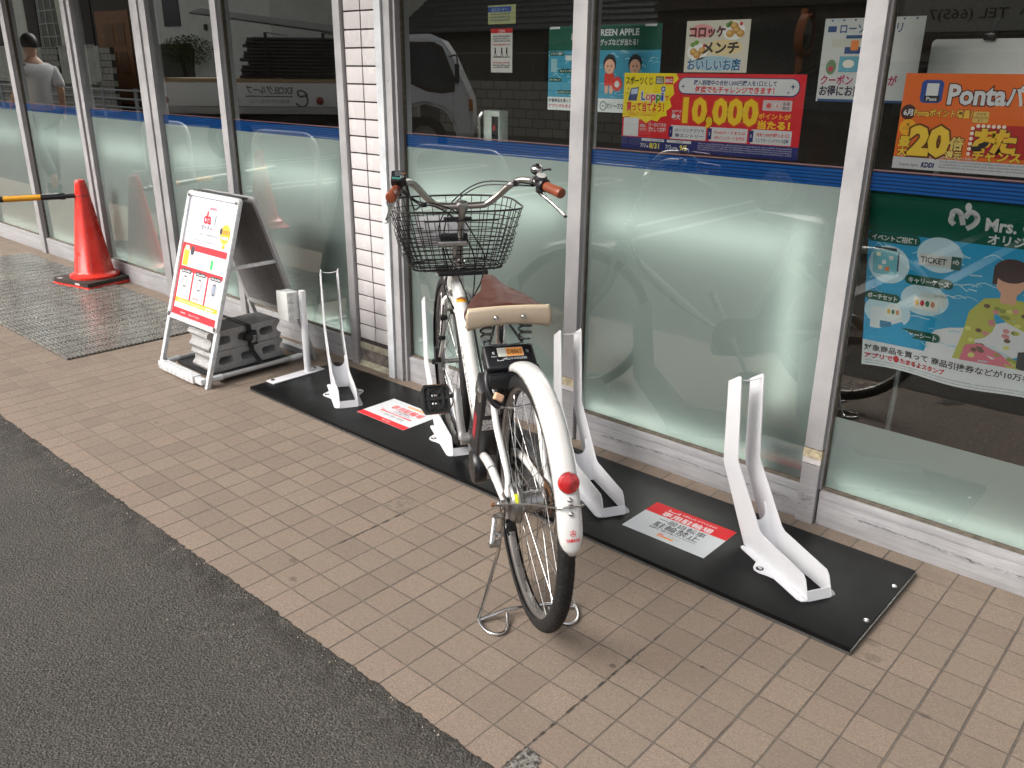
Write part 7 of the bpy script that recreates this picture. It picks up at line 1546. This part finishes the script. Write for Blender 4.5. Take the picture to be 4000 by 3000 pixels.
# dark parked van
r = empty('parked_van', (-1.6, -4.5, 0), 0, 'dark parked van mirrored in the glass around the two right-hand posters', 'van')
pf = [(-2.35, .28), (-2.36, .75), (-2.28, .98), (-1.75, 1.10), (-1.35, 1.42), (-1.1, 1.50), (1.8, 1.55), (2.1, 1.45), (2.25, 1.0), (2.3, .5), (2.25, .28), (1.85, .28), (1.78, .55), (1.5, .68), (1.22, .55), (1.15, .28), (-1.1, .28), (-1.17, .55), (-1.45, .68), (-1.73, .55), (-1.8, .28)]
bmh = bmesh.new(); f_ = bmh.faces.new([bmh.verts.new((x, 0, z)) for x, z in pf]); ge = bmesh.ops.extrude_face_region(bmh, geom=[f_]); bmesh.ops.translate(bmh, verts=[v for v in ge['geom'] if isinstance(v, bmesh.types.BMVert)], vec=(0, -1.6, 0)); bmesh.ops.recalc_face_normals(bmh, faces=bmh.faces); bmesh.ops.bevel(bmh, geom=[e_ for e_ in bmh.edges if abs((e_.verts[0].co - e_.verts[1].co).y) < 0.01], offset=0.05, segments=3, affect='EDGES')
m = MB(); m.bm(bmh, None, True); vb = m.build('body', simple('van_dark', (.020, .017, .018), .22, coat=.6), r)
m = MB(); m.prism([(-1.55, 1.08), (-1.18, 1.38), (-.45, 1.42), (-.45, 1.05)], .004, .012, 1); m.prism([(-.38, 1.05), (-.38, 1.42), (.85, 1.44), (.85, 1.05)], .004, .012, 1); m.prism([(.92, 1.05), (.92, 1.44), (1.85, 1.44), (2.02, 1.08)], .004, .012, 1); m.build('side_windows', M_TG, vb)
for x in (-1.45, 1.5):
    m = MB(); m.lathe([(.14, -.18), (.28, -.18), (.30, -.15), (.30, -.03), (.28, 0), (.18, -.01)], (x, -.02, .288), (0, 1, 0), 32); o = m.build('wheel', M_BLKRUB, r); m = MB(); m.lathe([(0, -.03), (.16, -.04), (.18, -.008), (.19, -.01)], (x, -.02, .288), (0, 1, 0), 24); m.build('rim', simple('van_rim%d' % int(x), (.35, .35, .36), .3, .8), o)
# pedestrian on the far left of the pavement, mirrored in the door glass
def skin_mesh(nodes, edges, sub=2):
    me = bpy.data.meshes.new('sk'); me.from_pydata([n_[0] for n_ in nodes], edges, []); o = bpy.data.objects.new('sk', me); COL.objects.link(o)
    md = o.modifiers.new('s', 'SKIN'); 
    for i, n_ in enumerate(nodes): me.skin_vertices[0].data[i].radius = n_[1] if isinstance(n_[1], tuple) else (n_[1], n_[1])
    me.skin_vertices[0].data[0].use_root = True
    su = o.modifiers.new('u', 'SUBSURF'); su.levels = sub; su.render_levels = sub
    dg = bpy.context.evaluated_depsgraph_get(); m2 = bpy.data.meshes.new_from_object(o.evaluated_get(dg)); bpy.data.objects.remove(o); m2.polygons.foreach_set('use_smooth', [True] * len(m2.polygons)); return m2
N_ = [((0, 0, .92), (.15, .11)), ((0, 0, 1.10), (.135, .10)), ((.01, 0, 1.28), (.16, .115)), ((.01, 0, 1.42), (.10, .08)), ((.03, 0, 1.49), .052), ((.045, 0, 1.56), (.070, .085)), ((.05, 0, 1.66), (.072, .088)),
      ((0, .17, 1.39), .058), ((-.10, .21, 1.15), .043), ((-.04, .22, .93), .032), ((0, -.17, 1.39), .058), ((.10, -.20, 1.15), .043), ((.26, -.20, 1.02), .032),
      ((0, .09, .86), .088), ((.16, .10, .50), .060), ((.20, .10, .09), .042), ((.33, .10, .045), .036), ((0, -.09, .86), .088), ((-.04, -.10, .48), .060), ((-.30, -.10, .20), .042), ((-.27, -.10, .06), .036)]
E_ = [(0, 1), (1, 2), (2, 3), (3, 4), (4, 5), (5, 6), (3, 7), (7, 8), (8, 9), (3, 10), (10, 11), (11, 12), (0, 13), (13, 14), (14, 15), (15, 16), (0, 17), (17, 18), (18, 19), (19, 20)]
for hp, fwd in ((9, (.03, 0, -1)), (12, (.8, 0, -.5))):
    hx = Vector(N_[hp][0]); f = Vector(fwd).normalized(); c_ = len(N_); N_.append((tuple(hx + f * .07), (.030, .018))); E_.append((hp, c_)); side = Vector((1, 0, 0)) - f * f.x; side = side.normalized() if side.length > .1 else Vector((0, 0, 1))
    for q in (-1.5, -.5, .5, 1.5): i0 = len(N_); N_.append((tuple(hx + f * .105 + side * q * .018), .009)); N_.append((tuple(hx + f * (.155 - abs(q) * .008) + side * q * .019 + Vector((.006, 0, 0))), .007)); E_ += [(c_, i0), (i0, i0 + 1)]
    i0 = len(N_); N_.append((tuple(hx + f * .06 + side * .042), .010)); N_.append((tuple(hx + f * .095 + side * .052), .008)); E_ += [(hp, i0), (i0, i0 + 1)]
ped = bpy.data.objects.new('person', skin_mesh(N_, E_)); ped.data.materials.append(simple('skin', (.50, .30, .21), .55)); COL.objects.link(ped)
ped.location = (-10.0, 0.05, 0); ped.rotation_euler = (0, 0, PI); tag(ped, 'person in a pale shirt and dark trousers walking, mirrored in the leftmost pane', 'person')
def cloth(idx, grow, name, mt_):
    mp_ = {k: i for i, k in enumerate(idx)}; me = skin_mesh([(N_[k][0], tuple(q * 1.06 + grow for q in (N_[k][1] if isinstance(N_[k][1], tuple) else (N_[k][1],) * 2))) for k in idx], [(mp_[a], mp_[b_]) for a, b_ in E_ if a in mp_ and b_ in mp_]); me.materials.append(mt_); o = bpy.data.objects.new(name, me); COL.objects.link(o); o.parent = ped; return o
cloth([0, 1, 2, 3, 7, 8, 10, 11], .030, 'shirt', simple('shirt_pale', (.55, .55, .56), .8)); cloth([0, 13, 14, 15, 17, 18, 19], .014, 'trousers', simple('trousers_dark', (.05, .048, .05), .8))
m = MB(); m.lathe([(.0, .10), (.05, .085), (.085, .04), (.092, -.02), (.080, -.06)], (.045 - .012, 0, 1.665), (0, 0, 1), 24); m.build('hair', simple('hair_dark', (.015, .012, .01), .5), ped)
m = MB()
for s_ in (1, -1): m.lathe([(0, .008), (.006, .005), (.008, 0)], (.125, s_ * .030, 1.635), (1, 0, 0), 10)
m.build('eyes', M_TD, ped); m = MB(); m.tube([(.128, 0, 1.64), (.150, 0, 1.605), (.130, 0, 1.595)], [.007, .012, .008], 8); m.tube([(.118, -.022, 1.565), (.128, 0, 1.563), (.118, .022, 1.565)], .004, 6)
m.build('nose_and_mouth', ped.data.materials[0], ped)
m = MB(); m.rbox(.14, .40, .06, .14, 0.0, .07, .02); m.rbox(-.36, -.14, -.14, -.06, 0.0, .07, .02); m.build('shoes', M_BLKRUB, ped)
